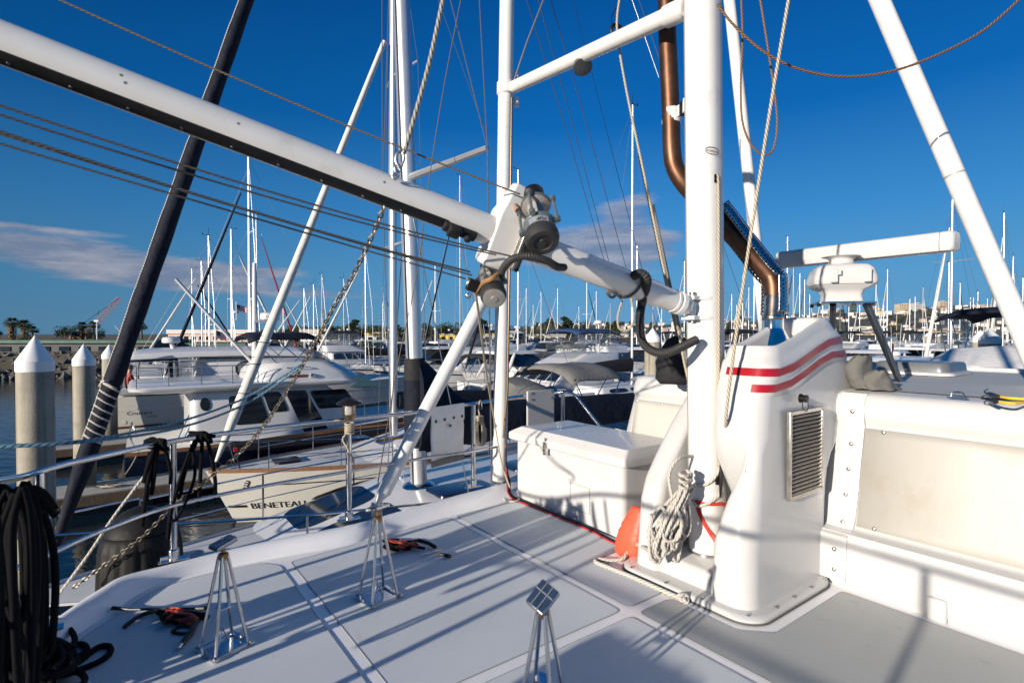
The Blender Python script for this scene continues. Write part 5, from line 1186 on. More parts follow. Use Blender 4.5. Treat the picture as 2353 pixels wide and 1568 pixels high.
def rails(root, H, u0, u1, h, n, name='guard_rail', r=.012, inset=.08, wires=1, m=None):
    m = m or steel
    for sd in (1, -1):
        mb = MB(); tops = []
        for i in range(n+1):
            u = u0+(u1-u0)*i/n; p = H.pt(u, H.sheer(u), sd); p.y -= sd*min(inset, abs(p.y)*.5); tops.append(p)
            mb.rod(p, p+Z*h, r, 6)
        for k in range(wires+1): mb.tube([p+Z*h*(1-k*.5) for p in tops], r*(1 if k == 0 else .6), 6)
        mb.build(name, m, root)
def bimini(root, x0, x1, w, z, m, drop=.12, legs=True, zb=1.6, name='bimini_top', curve=.10):
    mb = MB(); vs = []; fs = []; n, k = 8, 8
    for i in range(n+1):
        for j in range(k+1):
            y = (j/k*2-1); x = x0+(x1-x0)*i/n; e = 1-abs(y)**4*.0; vs.append(Vector((x, y*w, z-curve*y*y-drop*(abs(y) > .99)-.04*math.cos(i/n*math.pi*4)*.4-(.10 if i in (0, n) else 0))))
    for i in range(n):
        for j in range(k): a = i*(k+1)+j; fs.append([a, a+k+1, a+k+2, a+1])
    mb.add(vs, fs); o = mb.build(name, m, root); so = o.modifiers.new('s', 'SOLIDIFY'); so.thickness = .05; so.offset = 0
    if legs:
        mb = MB()
        for sd in (1, -1):
            for xa, xb in ((x0+.1, (x0+x1)/2-.1), (x1-.1, (x0+x1)/2+.1), ((x0*2+x1)/3, x1-.3)): mb.rod((xa, sd*w*.97, z-curve-.05), (xb, sd*w*1.0, zb), .016, 6)
        mb.build('bimini_frame', steel, o)
    return o
def radome(root, x, y, z, r=.24, h=.22, name='radar_dome'):
    mb = MB(); mb.lathe([(.0, 0), (r*.85, 0), (r, .04), (r, h*.55), (r*.9, h*.85), (r*.5, h), (0, h)], (x, y, z), Z, 18); return mb.build(name, gelb, root)
def sailboat(label, L=11, B=3.6, hull='white', cover='navy', mast_h=15, furl='white', mx=.58, lod=0, dodger=True, bim=None, stripe=None, mast_m=None, group=None, radar=False, lean=0, mr=None):
    root = thing('sailboat', label, 'sailboat', (0, 0, 0), group)
    H = Hull(L, B, 1.05, 1.35, True, .9, .22); hl, dk = H.mesh(root, hull_m[hull], 14 if lod else 22, stripe=stripe); xm = L*mx; zd = 1.15
    mb = MB(); dims = (L*.30, L*.70, zd-.03, zd+.42, B*.30, B*.24, .9, .15); block(mb, *dims[:6], rf=dims[6], rb=dims[7]); cb = mb.build('coachroof', gelb, root, ang=50)
    for sd in (1, -1):
        for a, b in ((.14, .44), (.50, .80)) if lod < 2 else ((.14, .8),): pane(sd, a, b, .35, .78, dims, cb, r=.3)
    mb = MB(); mb.box((L*.15, B*.27, zd+.12), (L*.24, .18, .26)); mb.build('coaming', gelb, root, bevel=.05 if lod < 2 else None)
    mb = MB(); mb.box((L*.15, -B*.27, zd+.12), (L*.24, .18, .26)); mb.build('coaming', gelb, root, bevel=.05 if lod < 2 else None)
    rm = mr or .085
    mb = MB(); mb.tube([(xm, 0, zd+.3), (xm-lean*.5, 0, mast_h*.5), (xm-lean, 0, mast_h)], [rm, rm, rm*.8], 12, flat=.72); ms = mb.build('mast', mast_m or alu, root)
    for k in ((.5, .3),) if lod else ((.36, .33), (.66, .27)):
        mb = MB(); z = zd+(mast_h-zd)*k[0]; w = B*k[1]
        for sd in (1, -1): mb.rod((xm, 0, z), (xm-.15, sd*w, z+.08), .028, 6, r2=.02)
        mb.build('spreader', mast_m or alu, ms)
    wr = .007 if lod == 0 else (.008 if lod == 1 else .011)
    mb = MB(); top = (xm-lean, 0, mast_h-.1)
    for sd in (1, -1):
        z = zd+(mast_h-zd)*.5; mb.rod((xm-.1, sd*B*.44, zd), (xm-.15, sd*B*.30, z), wr, 4); mb.rod((xm-.15, sd*B*.30, z), top, wr, 4); mb.rod((xm+.2, sd*B*.42, zd), (xm, 0, z), wr, 4)
    mb.rod((.1, 0, zd), top, wr, 4); mb.rod((L-.2, 0, H.fb), (xm, 0, mast_h*.96), wr, 4); mb.build('rigging_wire', wire, root)
    if furl:
        a = Vector((L-.35, 0, H.fb+.25)); b = Vector((xm-.0, 0, mast_h*.93)); mb = MB(); mb.tube([a, a.lerp(b, .05), a.lerp(b, .5), a.lerp(b, .9)], [.05, .10, .085, .04], 10); mb.build('furled_sail', furlw if furl == 'white' else canv[furl], root)
    zb = zd+1.0; bl = L*.40
    mb = MB(); mb.tube([(xm-.1, 0, zb), (xm-bl, 0, zb+.1)], .06, 10); bo = mb.build('boom', alu, root)
    if cover:
        mb = MB(); rings = []
        for i in range(9):
            k = i/8; hh = .42*(1-k)**.6+.16; w_ = .17*(1-.4*k)
            rings.append([Vector((xm-.05-bl*k*1.0, w_*math.cos(a)*(1+.12*math.sin(i*2.3+a*3)), zb+.02+hh*.5+hh*.62*math.sin(a))) for a in [2*math.pi*q/12 for q in range(12)]])
        mb.loft(rings); mb.build('sail_cover', canv[cover], root, ang=70)
    if dodger:
        mb = MB(); rings = []; c_ = canv[cover or 'navy']
        for x, w, h in ((L*.27, .46, .78), (L*.30, .45, .86), (L*.345, .42, .80), (L*.385, .36, .45)): rings.append([Vector((x, B*w*.72*math.cos(a)*1.0, zd+.05+h*1.12*abs(math.sin(a))**.6)) for a in [math.pi*q/10 for q in range(11)]])
        mb.loft(rings, closed=False, cap0=False, cap1=False); mb.build('spray_hood', c_, root)
    if bim: bimini(root, L*.02, L*.22, B*.33, zd+1.95, canv[bim], zb=zd+.1)
    if lod < 2:
        rails(root, H, .04, .93, .60, 7 if lod else 9, wires=1, r=.011)
        mb = MB(); f = [H.pt(.93, H.sheer(.93), 1), H.pt(.93, H.sheer(.93), -1)]; nose = Vector((L+.05, 0, H.fb+.6)); mb.tube(catmull([f[0]+Z*.6, Vector((L*.985, .18, H.fb+.62)), nose, Vector((L*.985, -.18, H.fb+.62)), f[1]+Z*.6], 4), .014, 6); mb.rod(Vector((L*.98, .12, H.fb)), Vector((L*.985, .18, H.fb+.62)), .013, 6); mb.rod(Vector((L*.98, -.12, H.fb)), Vector((L*.985, -.18, H.fb+.62)), .013, 6); mb.build('pulpit', steel, root)
    if radar:
        radome(root, xm+.30, 0, zd+(mast_h-zd)*.40, .26, .2); mb = MB(); mb.box((xm+.18, 0, zd+(mast_h-zd)*.40-.04), (.3, .1, .05)); mb.build('radar_bracket', alu, root)
    mb = MB(); mb.rod((xm-lean, 0, mast_h), (xm-lean, 0, mast_h+.55), .012, 5); mb.box((xm-lean+.15, 0, mast_h+.06), (.45, .02, .02)); mb.box((xm-lean+.35, 0, mast_h+.12), (.05, .05, .10)); mb.build('masthead_gear', blackp, ms)
    return root, H, hl
def motorboat(label, L=10, B=3.4, hull='white', style='fly', canvas='navy', stripe=None, lod=1, group=None, arch=False, domes=1, zt=None, enclosed=False):
    root = thing('motor_yacht', label, 'motor yacht', (0, 0, 0), group)
    H = Hull(L, B, 1.05, 1.6, False, 1.1, .34); hl, dk = H.mesh(root, hull_m[hull], 14, stripe=stripe); zd = 1.15
    if style == 'fly':
        d1 = (L*.24, L*.70, zd, 2.35, B*.42, B*.36, 1.5, .05); mb = MB(); block(mb, *d1[:6], rf=d1[6], rb=d1[7], r=.3); c1 = mb.build('cabin', gelb, root, ang=50)
        for sd in (1, -1):
            for a, b in ((.08, .36), (.39, .66), (.69, .9)): pane(sd, a, b, .45, .88, d1, c1)
        for a, b in ((.06, .34), (.36, .64), (.66, .94)): pane('F', a, b, .35, .9, d1, c1)
        d2 = (L*.20, L*.60, 2.37, 2.95, B*.40, B*.36, 1.6, -.1); mb = MB(); block(mb, *d2[:6], rf=d2[6], rb=d2[7], r=.3); fb_ = mb.build('flybridge', gelb, root, ang=50)
        pane('F', .1, .9, .55, 1.15, d2, fb_, clearv, 'wind_screen')
        if canvas:
            bimini(root, L*.22, L*.52, B*.38, 4.25, canv[canvas], zb=3.05)
            if enclosed:
                for sd in (1, -1): pane(sd, .02, .98, 0, 1, (L*.22, L*.52, 3.1, 4.1, B*.37, B*.37, 0, 0), fb_, clearv, 'clear_curtain', r=.03)
        if domes: radome(root, L*.24, 0, 4.55 if canvas else 3.9); mb = MB(); mb.rod((L*.24, 0, 3.0), (L*.24, 0, 4.55 if canvas else 3.9), .05, 8); mb.build('radar_post', gelb, root)
        rails(root, H, .62, .98, .65, 5, wires=1, r=.013)
    elif style == 'express':
        d1 = (L*.30, L*.74, zd, 2.0, B*.42, B*.30, 2.4, .0); mb = MB(); block(mb, *d1[:6], rf=d1[6], rb=d1[7], r=.3); c1 = mb.build('cabin', gelb, root, ang=50)
        for sd in (1, -1): pane(sd, .1, .75, .45, .85, d1, c1, r=.35)
        d2 = (L*.22, L*.56, 1.9, 2.75, B*.42, B*.35, 1.5, .0); mb = MB(); 
        for sd in (1, -1): pane(sd, .05, .97, .1, .95, d2, c1, glass, 'side_screen', r=.15)
        for a, b in ((.02, .49), (.51, .98)): pane('F', a, b, .05, .95, d2, c1, glass, 'wind_screen', r=.05)
        mb = MB(); block(mb, L*.12, L*.46, 2.76, 2.95, B*.42, B*.38, .4, .1, r=.3); ht = mb.build('hardtop', gelb, root, ang=50)
        mb = MB()
        for sd in (1, -1): mb.tube([(L*.14, sd*B*.42, 1.2), (L*.20, sd*B*.42, 2.0), (L*.24, sd*B*.40, 2.8)], [.10, .12, .10], 8)
        mb.build('radar_arch', gelb, root)
        if domes: radome(root, L*.22, 0, 2.97)
        mb = MB(); mb.tube([(L*.2, B*.3, 2.9), (L*.2-.3, B*.3, 4.6)], .012, 5); mb.build('whip_aerial', gelb, root)
        rails(root, H, .50, .98, .60, 6, wires=1, r=.013)
        if canvas: bimini(root, 0.0, L*.15, B*.40, 2.75, canv[canvas], zb=1.2, name='cockpit_cover')
    return root, H, hl
HEAD = math.atan2(VV.y, VV.x)
def place(root, base, ref, aft=False):
    """put the boat so that its own point (ref,0) stands over base; bow towards -VV unless aft"""
    a = HEAD if aft else HEAD+math.pi; root.rotation_euler = (0, 0, a); root.location = Vector((base.x, base.y, 0))-Vector((math.cos(a), math.sin(a), 0))*ref

# ---- A: the sailboat alongside: dark furled headsail, mast with navy stack-pack, right behind our rail
A = thing('sailboat', 'nearest sailboat alongside, with fat dark blue furled headsail and long navy boom cover', 'sailboat', (0, 0, 0))
HA = Hull(12.4, 3.5, 1.46, 1.64, True, .8, .2); hl, dk = HA.mesh(A, gelb, 26)
xm = 12.4-4.27; zd = 1.60
dA = (3.2, 10.0, zd-.02, zd+.40, 1.25, .98, 1.7, .3); mb = MB(); block(mb, *dA[:6], rf=dA[6], rb=dA[7], r=.5); ca_ = mb.build('coachroof', gelb, A, ang=60)
for sd in (1, -1): pane(sd, .60, .97, .20, .80, dA, ca_, r=.35); pane(sd, .12, .52, .25, .82, dA, ca_, r=.3)
mb = MB()
pane('F', .10, .46, .22, .80, dA, ca_, r=.2); pane('F', .54, .90, .22, .80, dA, ca_, r=.2)
for x in (6.4,):
    ring = [[Vector((x+s*k, t*k, zd+.385+h)) for s, t in rrect(-.30, .30, -.26, .26, .1)][::-1] for h, k in ((0, 1), (.035, .98), (.04, .9))]
    mb = MB(); mb.loft(ring); mb.build('deck_hatch', mat('hatch_navy', (.010, .014, .03), .25, coat=.3), A, ang=40)
ring = [[Vector((10.9+s*k, t*k, HA.sheer(.86)+.03+h)) for s, t in rrect(-.30, .30, -.26, .26, .1)][::-1] for h, k in ((0, 1), (.035, .98), (.04, .9))]
mb = MB(); mb.loft(ring); mb.build('deck_hatch', MATS['hatch_navy'], A, ang=40)
mb = MB(); ms = [(xm, 0, zd+.36), (xm+.26, 0, 9), (xm+.50, 0, 17.5)]
mb.tube(ms, [.125, .125, .11], 20, flat=.85); msA = mb.build('mast', alu, A)
mb = MB(); mb.tube([(xm+.110, .05, zd+.38), (xm+.37, .05, 9), (xm+.6, .04, 17.4)], .006, 5); mb.build('mast_groove', blackp, msA)
mb = MB(); mb.lathe([(.22, 0), (.20, .03), (.16, .05), (.14, .06)], (xm, 0, zd+.385), Z, 20); mb.build('mast_step', steel, msA)
for z, w in ((6.0, 1.45), (11.0, 1.15)):
    for sd in (1, -1): mb = MB(); mb.tube([(xm+.17, 0, z), (xm-.12, sd*w, z+.06)], [.05, .035], 8); mb.build('spreader', alu, msA)
mb = MB()
for sd in (1, -1):
    mb.rod((xm-.25, sd*1.35, zd), (xm-.12, sd*1.45, 6.06), .009, 6); mb.rod((xm-.12, sd*1.45, 6.06), (xm-.0, sd*1.15, 11.1), .007, 6); mb.rod((xm-.0, sd*1.15, 11.1), (xm+.45, 0, 17.2), .007, 6); mb.rod((xm-.1, sd*1.3, zd), (xm+.17, 0, 5.95), .007, 6); mb.rod((xm-.12, sd*1.45, 6.06), (xm+.3, 0, 11.0), .007, 6)
    mb.rod((.5, sd*1.3, 1.3), (xm+.45, 0, 17.3), .006, 6)
mb.build('rigging_wire', wire, A)
a = Vector((11.85, 0, 1.95)); b = Vector((xm+.40, 0, 13.2)); mb = MB(); pts = []; rs = []
for i in range(60):
    k = i/59; pts.append(a.lerp(b, k)); rs.append((.03+.050*min(1, k*14))*(1-.25*k)*(1+.035*math.sin(i*1.7)))
mb.tube(pts, rs, 20); furl = mb.build('furled_sail', navy, A)
mb = MB(); q, w_, ax_ = basis(b-a); LINEA = 1.0
mb.tube([a.lerp(b, .01+.5*i/90)+(q*math.cos(i*.012+LINEA)+w_*math.sin(i*.012+LINEA))*(rs[min(59, int((.01+.5*i/90)*59))]+.004) for i in range(91)], .008, 6); mb.build('furling_line', ropew, furl)
mb = MB()
def kfor(py):
    best = min(range(2000), key=lambda i: abs(ypx(a.lerp(b, i/4000))-py)); return best/4000
def ypx(p): w = F(-1.0+12.4-p.x, 6.5, p.z); return 766-(w.z-CAMZ)/w.y*FPX
for i in range(8):
    k = kfor(1008-17*i); r_ = .080; mb.tube([a.lerp(b, k)+(q*math.cos(t)+w_*math.sin(t))*r_+ax_*.03*math.sin(t) for t in [2*math.pi*j/14 for j in range(14)]], .009, 6, closed=True)
c = a.lerp(b, kfor(882)); rng = random.Random(2); mb.tube(catmull([c+q*rng.uniform(-.10, .10)+w_*rng.uniform(-.10, .10)+ax_*rng.uniform(-.05, .05) for i in range(12)], 4), .011, 6); mb.build('furl_lashing', ropew, furl)
ring = [[Vector((7.80+s*k*1.15, .48+t*k, zd+.385+h)) for s, t in rrect(-.34, .34, -.26, .26, .1)][::-1] for h, k in ((0, 1), (.035, .98), (.04, .9))]
mb = MB(); mb.loft(ring); mb.build('deck_hatch', MATS['hatch_navy'], A, ang=40)
# boom with navy stack pack, with lettering patch
zb = 2.70; mb = MB(); mb.tube([(xm-.15, 0, zb), (xm-4.55, 0, zb-.02)], .09, 14); bmA = mb.build('boom', alu, A)
mb = MB(); rings = []; N_ = 26
for i in range(N_+1):
    k = i/N_; hh = .44+.60*math.exp(-(k*9)**2)+.10*(1-k); w_ = .20*(1-.25*k)+.06*math.exp(-k*8); x = xm+.06-4.55*k; ring = []
    for j in range(24):
        t = 2*math.pi*j/24; fold = 1+.07*math.sin(t*5+i*.9)+.05*math.sin(i*2.1+t*2); yy = w_*math.cos(t)*fold; zz = zb-.22+hh*.5+hh*(.56 if math.sin(t) > 0 else .55)*math.copysign(abs(math.sin(t))**.8, math.sin(t))*(1+.02*math.sin(i*1.3+j))
        ring.append(Vector((x, yy, zz)))
    rings.append(ring)
mb.loft(rings); cvA = mb.build('sail_cover', navy, A, ang=75)
mb = MB(); mb.tube([(xm+.02, 0, zd+.92), (xm+.03, 0, 2.75), (xm+.05, 0, 3.40)], [.14, .165, .15], 18); mb.build('mast_boot', navy, A)
mb = MB(); mb.tube([(xm+.05, 0, 3.36), (xm+.06, 0, 3.68)], [.148, .135], 18); mb.build('mast_collar', black_c, A)
mb = MB()
def pk(x, y): return Vector((xm-.22-x*.72, .34-.12*y, 2.66+y*.72))
for (x0, y0, x1, y1) in ((0, 0, .34, .015), (0, .225, .34, .24), (0, 0, .015, .24), (.325, 0, .34, .24)): mb.add([pk(x0, y0), pk(x1, y0), pk(x1, y1), pk(x0, y1)], [[0, 1, 2, 3]])
text(mb, 'UK', lambda x, y: pk(x+.05, y+.05), .14, 1.15); mb.build('sailmaker_patch', whitec, cvA, smooth=False)
for o in [c_ for c_ in cvA.children]: pass
rails(A, HA, .05, .90, .62, 8, wires=1, r=.012)
mb = MB(); nose = Vector((12.4, 0, 2.24)); f = [HA.pt(.9, HA.sheer(.9), sd)+Z*.62 for sd in (1, -1)]; mb.tube(catmull([f[0], Vector((12.1, .22, 2.25)), nose, Vector((12.1, -.22, 2.25)), f[1]], 5), .014, 8); mb.build('pulpit', steel, A)
mb = MB()
for sd in (1, -1):
    v = []
    for i in range(20): u = .05+.93*i/19; v += [HA.pt(u, HA.sheer(u)*.93, sd)+Vector((0, sd*.008, 0)), HA.pt(u, HA.sheer(u)*.985, sd)+Vector((0, sd*.008, 0))]
    mb.add(v, [[2*i, 2*i+2, 2*i+3, 2*i+1] for i in range(19)])
mb.build('rub_strake', navyc, hl)
HA.word(hl, 'CF 9921', .955, 1.16, .15, blackp, 1, -1)
place(A, F(-1.0, 6.5, 0), 12.4)

# ---- B: cream sloop with teak toe rail and lettering on the bow
Bt = thing('sailboat', 'cream hulled sailboat with teak rail, white furled headsail and black lettering on its bow', 'sailboat', (0, 0, 0))
HB_ = Hull(11.2, 3.5, 1.02, 1.18, True, .55, .16); hl, dk = HB_.mesh(Bt, gelc, 24); xm = 11.2-4.16; zd = 1.06
dB = (2.6, 8.4, zd-.02, zd+.48, 1.15, .92, 2.2, .3); mb = MB(); block(mb, *dB[:6], rf=dB[6], rb=dB[7], r=.5); cbb = mb.build('coachroof', gelb, Bt, ang=60)
for sd in (1, -1): pane(sd, .66, .96, .25, .75, dB, cbb, r=.4); pane(sd, .15, .38, .3, .8, dB, cbb, r=.35); pane(sd, .42, .60, .3, .8, dB, cbb, r=.35)
for x in (8.0, 9.6): ring = [[Vector((x+s*k, t*k, (zd+.41 if x < 8.5 else 1.16)+h)) for s, t in rrect(-.28, .28, -.26, .26, .1)][::-1] for h, k in ((0, 1), (.035, .98), (.04, .9))]; mb = MB(); mb.loft(ring); mb.build('deck_hatch', MATS['hatch_navy'], Bt, ang=40)
mb = MB(); mb.tube([(xm, 0, zd+.4), (xm, 0, 8), (xm-.05, 0, 15.6)], [.125, .125, .10], 16, flat=.8); msB = mb.build('mast', alu, Bt)
for z, w in ((6.2, 1.1), (10.4, .9)):
    for sd in (1, -1): mb = MB(); mb.tube([(xm, 0, z), (xm-.25, sd*w, z+.1)], [.04, .028], 8); mb.build('spreader', alu, msB)
mb = MB()
for sd in (1, -1): mb.rod((xm-.2, sd*1.5, zd), (xm-.25, sd*1.1, 6.3), .008, 6); mb.rod((xm-.25, sd*1.1, 6.3), (xm-.25, sd*.9, 10.5), .007, 6); mb.rod((xm-.25, sd*.9, 10.5), (xm, 0, 15.3), .007, 6)
mb.rod((.2, 0, zd), (xm, 0, 15.5), .007, 6); mb.build('rigging_wire', wire, Bt)
a = Vector((11.0, 0, 1.32)); b = Vector((xm+.05, 0, 11.6)); mb = MB(); mb.tube([a, a.lerp(b, .03), a.lerp(b, .08)]+[a.lerp(b, .1+.86*i/20) for i in range(21)], [.03, .06, .10]+[.108*(1-.45*i/20) for i in range(21)], 14); fB = mb.build('furled_sail', furlw, Bt)
mb = MB(); q, w_, ax_ = basis(b-a)
for k0 in (.10, .13, .19, .235):
    mb.tube([a.lerp(b, k0+.012*j/12)+(q*math.cos(t)+w_*math.sin(t))*.108 for j, t in enumerate([2*math.pi*j/14 for j in range(20)])], .008, 6)
mb.build('sail_tie', ropeb, fB)
mb = MB(); mb.lathe([(.05, 0), (.09, .02), (.09, .10), (.05, .12)], a-Vector((-.02, 0, .10)), b-a, 14); mb.build('furling_drum', blackp, fB)
mb = MB(); mb.tube([(xm-.1, 0, zd+1.0), (xm-4.3, 0, zd+1.05)], .08, 12); mb.build('boom', alu, Bt)
mb = MB(); mb.tube([(xm-.1, 0, zd+1.25), (xm-2, 0, zd+1.2), (xm-4.2, 0, zd+1.15)], [.22, .2, .12], 12); mb.build('sail_cover', navy, Bt)
mb = MB()
for sd in (1, -1):
    v = []
    for i in range(26): u = .02+.975*i/25; p = HB_.pt(u, HB_.sheer(u), sd); v += [p+Vector((0, sd*.014, -.055)), p+Vector((0, sd*.014, .02)), p+Vector((0, -sd*.03, .02))]
    mb.add(v, [[3*i, 3*i+3, 3*i+4, 3*i+1] for i in range(25)]+[[3*i+1, 3*i+4, 3*i+5, 3*i+2] for i in range(25)])
mb.build('toe_rail', teak, hl)
mb = MB()
for sd in (1, -1): mb.box((6.6, sd*.95, zd+.50), (2.6, .05, .05)); 
mb.build('hand_rail', teak, Bt)
L_ = HB_.word(hl, 'BENETEAU', .955, .30, .13, blackp, 1, -1, 1.3)
for u0, u1, z0, z1 in ((.995, .962, .335, .39), (.845, .775, .335, .39)):
    mb = MB(); mb.add([HB_.pt(u, z, 1)+Vector((0, .012, 0)) for u, z in ((u0, z0), ((u0+u1)/2, z0), (u1, z0), (u1, z1), ((u0+u1)/2, z1), (u0, z1))], [[0, 1, 4, 5], [1, 2, 3, 4]]); mb.build('lettering_bar', blackp, hl)
mb = MB(); v = []
for i in range(12): u = .93-.70*i/11; v += [HB_.pt(u, .80, 1)+Vector((0, .01, 0)), HB_.pt(u, .825, 1)+Vector((0, .01, 0))]
mb.add(v, [[2*i, 2*i+2, 2*i+3, 2*i+1] for i in range(11)]); mb.build('hull_line', blackp, hl)
mb = MB()
def sw(x, y, ): return HB_.pt(.955-x/11.2, .80+y, 1)+Vector((0, .012, 0))
for k in range(3): mb.tube([sw(.06+.05*math.cos(t)+.03*k, .05*k+.028*math.sin(t)) for t in [R(-150+30*i) for i in range(9)]], .010, 5)
mb.build('bow_emblem', blackp, hl)
rails(Bt, HB_, .05, .90, .58, 7, wires=1, r=.011)
def hood(root, m, xs, w, z0, name):
    mb = MB(); rings = []
    for x, k, h in xs: rings.append([Vector((x, w*k*math.cos(a), z0+h*abs(math.sin(a))**.55)) for a in [math.pi*q/14 for q in range(15)]])
    mb.loft(rings, closed=False, cap0=False, cap1=False); return mb.build(name, m, root)
hood(Bt, grey_c, ((2.6, 1.0, 1.25), (3.1, 1.0, 1.42), (3.7, .95, 1.35), (4.3, .85, .65)), 1.35, zd+.25, 'spray_hood')
bimini(Bt, .1, 2.3, 1.45, 3.05, grey_c, zb=1.3, curve=.28)
mb = MB(); mb.box((1.2, 0, 1.45), (1.6, .5, .5)); mb.lathe([(.42, -.02), (.45, 0), (.42, .02)], (1.9, 0, 1.95), Vector((1, 0, .2)), 24); mb.build('steering_pedestal', steel, Bt)
mb = MB(); f = [HB_.pt(.9, HB_.sheer(.9), sd)+Z*.58 for sd in (1, -1)]; mb.tube(catmull([f[0], Vector((10.9, .3, 1.80)), Vector((11.15, 0, 1.80)), Vector((10.9, -.3, 1.80)), f[1]], 5), .014, 8)
for sd in (1, -1): mb.rod((10.6, sd*.33, 1.2), (10.75, sd*.36, 1.79), .013, 8)
mb.build('pulpit', steel, Bt)
mb = MB(); mb.box((10.7, .42, 1.62), (.07, .06, .07)); mb.build('navigation_light', mat('lamp_red', (.6, .02, .01), .2), Bt)
place(Bt, F(1.55, 12.75, 0), 11.2)

# ---- C: navy hulled trawler yacht, stern towards the left
C_ = thing('motor_yacht', 'white trawler yacht with navy hull, long flybridge overhang and navy bimini', 'motor yacht', (0, 0, 0))
HC = Hull(11.2, 3.9, .98, 1.5, False, .9, .25); hl, dk = HC.mesh(C_, navyc, 20, stripe=(.90, 1.0, teak))
def c_at(px, t=17.0):
    a = (px-1176.5)/FPX; return (a*.804*t+.594*t)/(.804-.594*a)
S0 = .35
dC = (1.45, 6.1, 1.0, 2.42, 1.62, 1.55, .95, .0); mb = MB(); block(mb, *dC[:6], rf=dC[6], rb=dC[7], r=.2); cbC = mb.build('cabin', gelb, C_, ang=50)
for sd in (1, -1):
    pane(sd, .235, .455, .30, .88, dC, cbC, r=.14); pane(sd, .475, .60, .50, .92, dC, cbC, r=.16); pane(sd, .635, .79, -.02, .92, dC, cbC, glass, 'side_door', r=.04)
    pane(sd, .81, 1.10, .50, .90, dC, cbC, glass, 'wind_screen', r=.06, v0b=.50); pane(sd, .055, .12, .62, .88, dC, cbC, glass, 'porthole', r=.5)
for a, b in ((.04, .33), (.35, .65), (.67, .96)): pane('F', a, b, .50, .92, dC, cbC, glass, 'wind_screen', r=.06)
mb = MB(); rings = []
for z, g in ((2.40, -.35), (2.43, -.12), (2.50, -.02), (2.56, 0), (2.60, -.05), (2.62, -.12)): rings.append([Vector((x, y, z)) for x, y in rrect(.05-g*.8, 6.0+g, -1.86-g, 1.86+g, .5, 8, 4)][::-1])
mb.loft(rings); fl_ = mb.build('flybridge_deck', gelb, C_, ang=35)
mb = MB(); rings = []
for z, x0, x1, w in ((2.60, 3.0, 6.05, 1.72), (2.66, 3.0, 6.15, 1.72), (2.85, 3.05, 5.9, 1.68), (3.10, 3.3, 5.45, 1.58), (3.16, 3.45, 5.3, 1.5)): rings.append([Vector((x, y, z)) for x, y in rrect(x0, x1, -w, w, .6, 8, 4)][::-1])
mb.loft(rings); fbC = mb.build('flybridge', gelb, C_, ang=40)
mb = MB(); mb.add([Vector((5.35, y, 3.14)) if k == 0 else Vector((4.75, y*.92, 3.52)) for k in (0, 1) for y in (-1.4, -.7, 0, .7, 1.4)], [[i, i+1, i+6, i+5] for i in range(4)]); mb.build('wind_screen', mat('tinted_screen', (.03, .02, .035), .08, alpha=.75), fbC)
mb = MB(); mb.box((4.15, -1.705, 2.74), (.62, .02, .085)); mb.build('name_board', mat('name_board', (.16, .05, .02), .35, coat=.5), fbC); 
mb = MB(); mb.lathe([(0, 0), (.06, .01), (.07, .06), (.05, .12), (0, .14)], (4.55, -1.70, 2.74), Vector((1, -.3, 0)), 14); mb.build('deck_light', steel, fbC)
mb = MB(); mb.tube(catmull([(3.9, -1.62, 2.98), (3.95, -1.70, 3.0), (4.5, -1.70, 3.0), (4.55, -1.62, 2.98)], 3), .012, 6); mb.build('grab_rail', steel, fbC)
mb = MB()
for sd in (1, -1):
    tp = []
    for x in (.25, .95, 1.7, 2.45, 3.1): mb.rod((x, sd*1.75, 2.58), (x, sd*1.75, 3.12), .012, 6); tp.append(Vector((x, sd*1.75, 3.12)))
    for k in (0, .2, .38): mb.tube([p-Z*k for p in tp], .011 if k == 0 else .006, 6)
mb.tube([(.25, -1.75, 3.12), (.25, 1.75, 3.12)], .012, 6); mb.build('flybridge_rail', steel, C_)
bimini(C_, 2.9, 4.9, 1.45, 4.02, navy, zb=2.95, curve=.06)
mb = MB(); mb.tube([(1.15, -1.0, 1.0), (1.75, -1.0, 2.4)], .028, 8); mb.tube([(1.30, -1.0, 1.0), (1.90, -1.0, 2.4)], .028, 8); mb.build('ladder', steel, C_)
mb = MB(); mb.tube(catmull([(.2, -1.2, 1.0), (.1, -1.2, 1.35), (.1, 1.2, 1.35), (.2, 1.2, 1.0)], 4), .02, 8); mb.build('stern_rail', steel, C_)
mb = MB(); mb.box((.35, 0, .30), (.9, 3.3, .07)); mb.build('swim_platform', teak, C_)
mb = MB(); mb.tube([(3.3, 0, 2.6), (3.3, 0, 4.4), (3.3, 0, 6.2)], [.11, .09, .06], 12); msC = mb.build('mast', gelb, C_)
radome(C_, 3.72, .0, 4.42, .30, .26); mb = MB(); mb.box((3.55, 0, 4.37), (.6, .3, .06)); mb.build('radar_shelf', gelb, msC)
mb = MB()
def rdm(x, y): a = -math.pi/2-.5+x/.303; return Vector((3.72+.303*math.cos(a), .303*math.sin(a), 4.50+y))
text(mb, 'Raymarine', lambda x, y: rdm(x, y), .06, 1.0); mb.build('radar_lettering', hullred, msC, smooth=False)
mb = MB(); mb.tube([(3.5, .1, 2.75), (1.2, .1, 5.6)], .045, 8); mb.build('davit_boom', gelb, C_)
rails(C_, HC, .55, .97, .62, 6, wires=1, r=.013)
mb = MB(); mb.tube([(.12, -.95, .95), (.1, -.95, .2)], .17, 10); mb.build('outboard', navyc, C_)
place(C_, F(S0, 18.6, 0), 0, aft=True); C_.rotation_euler.z -= .04

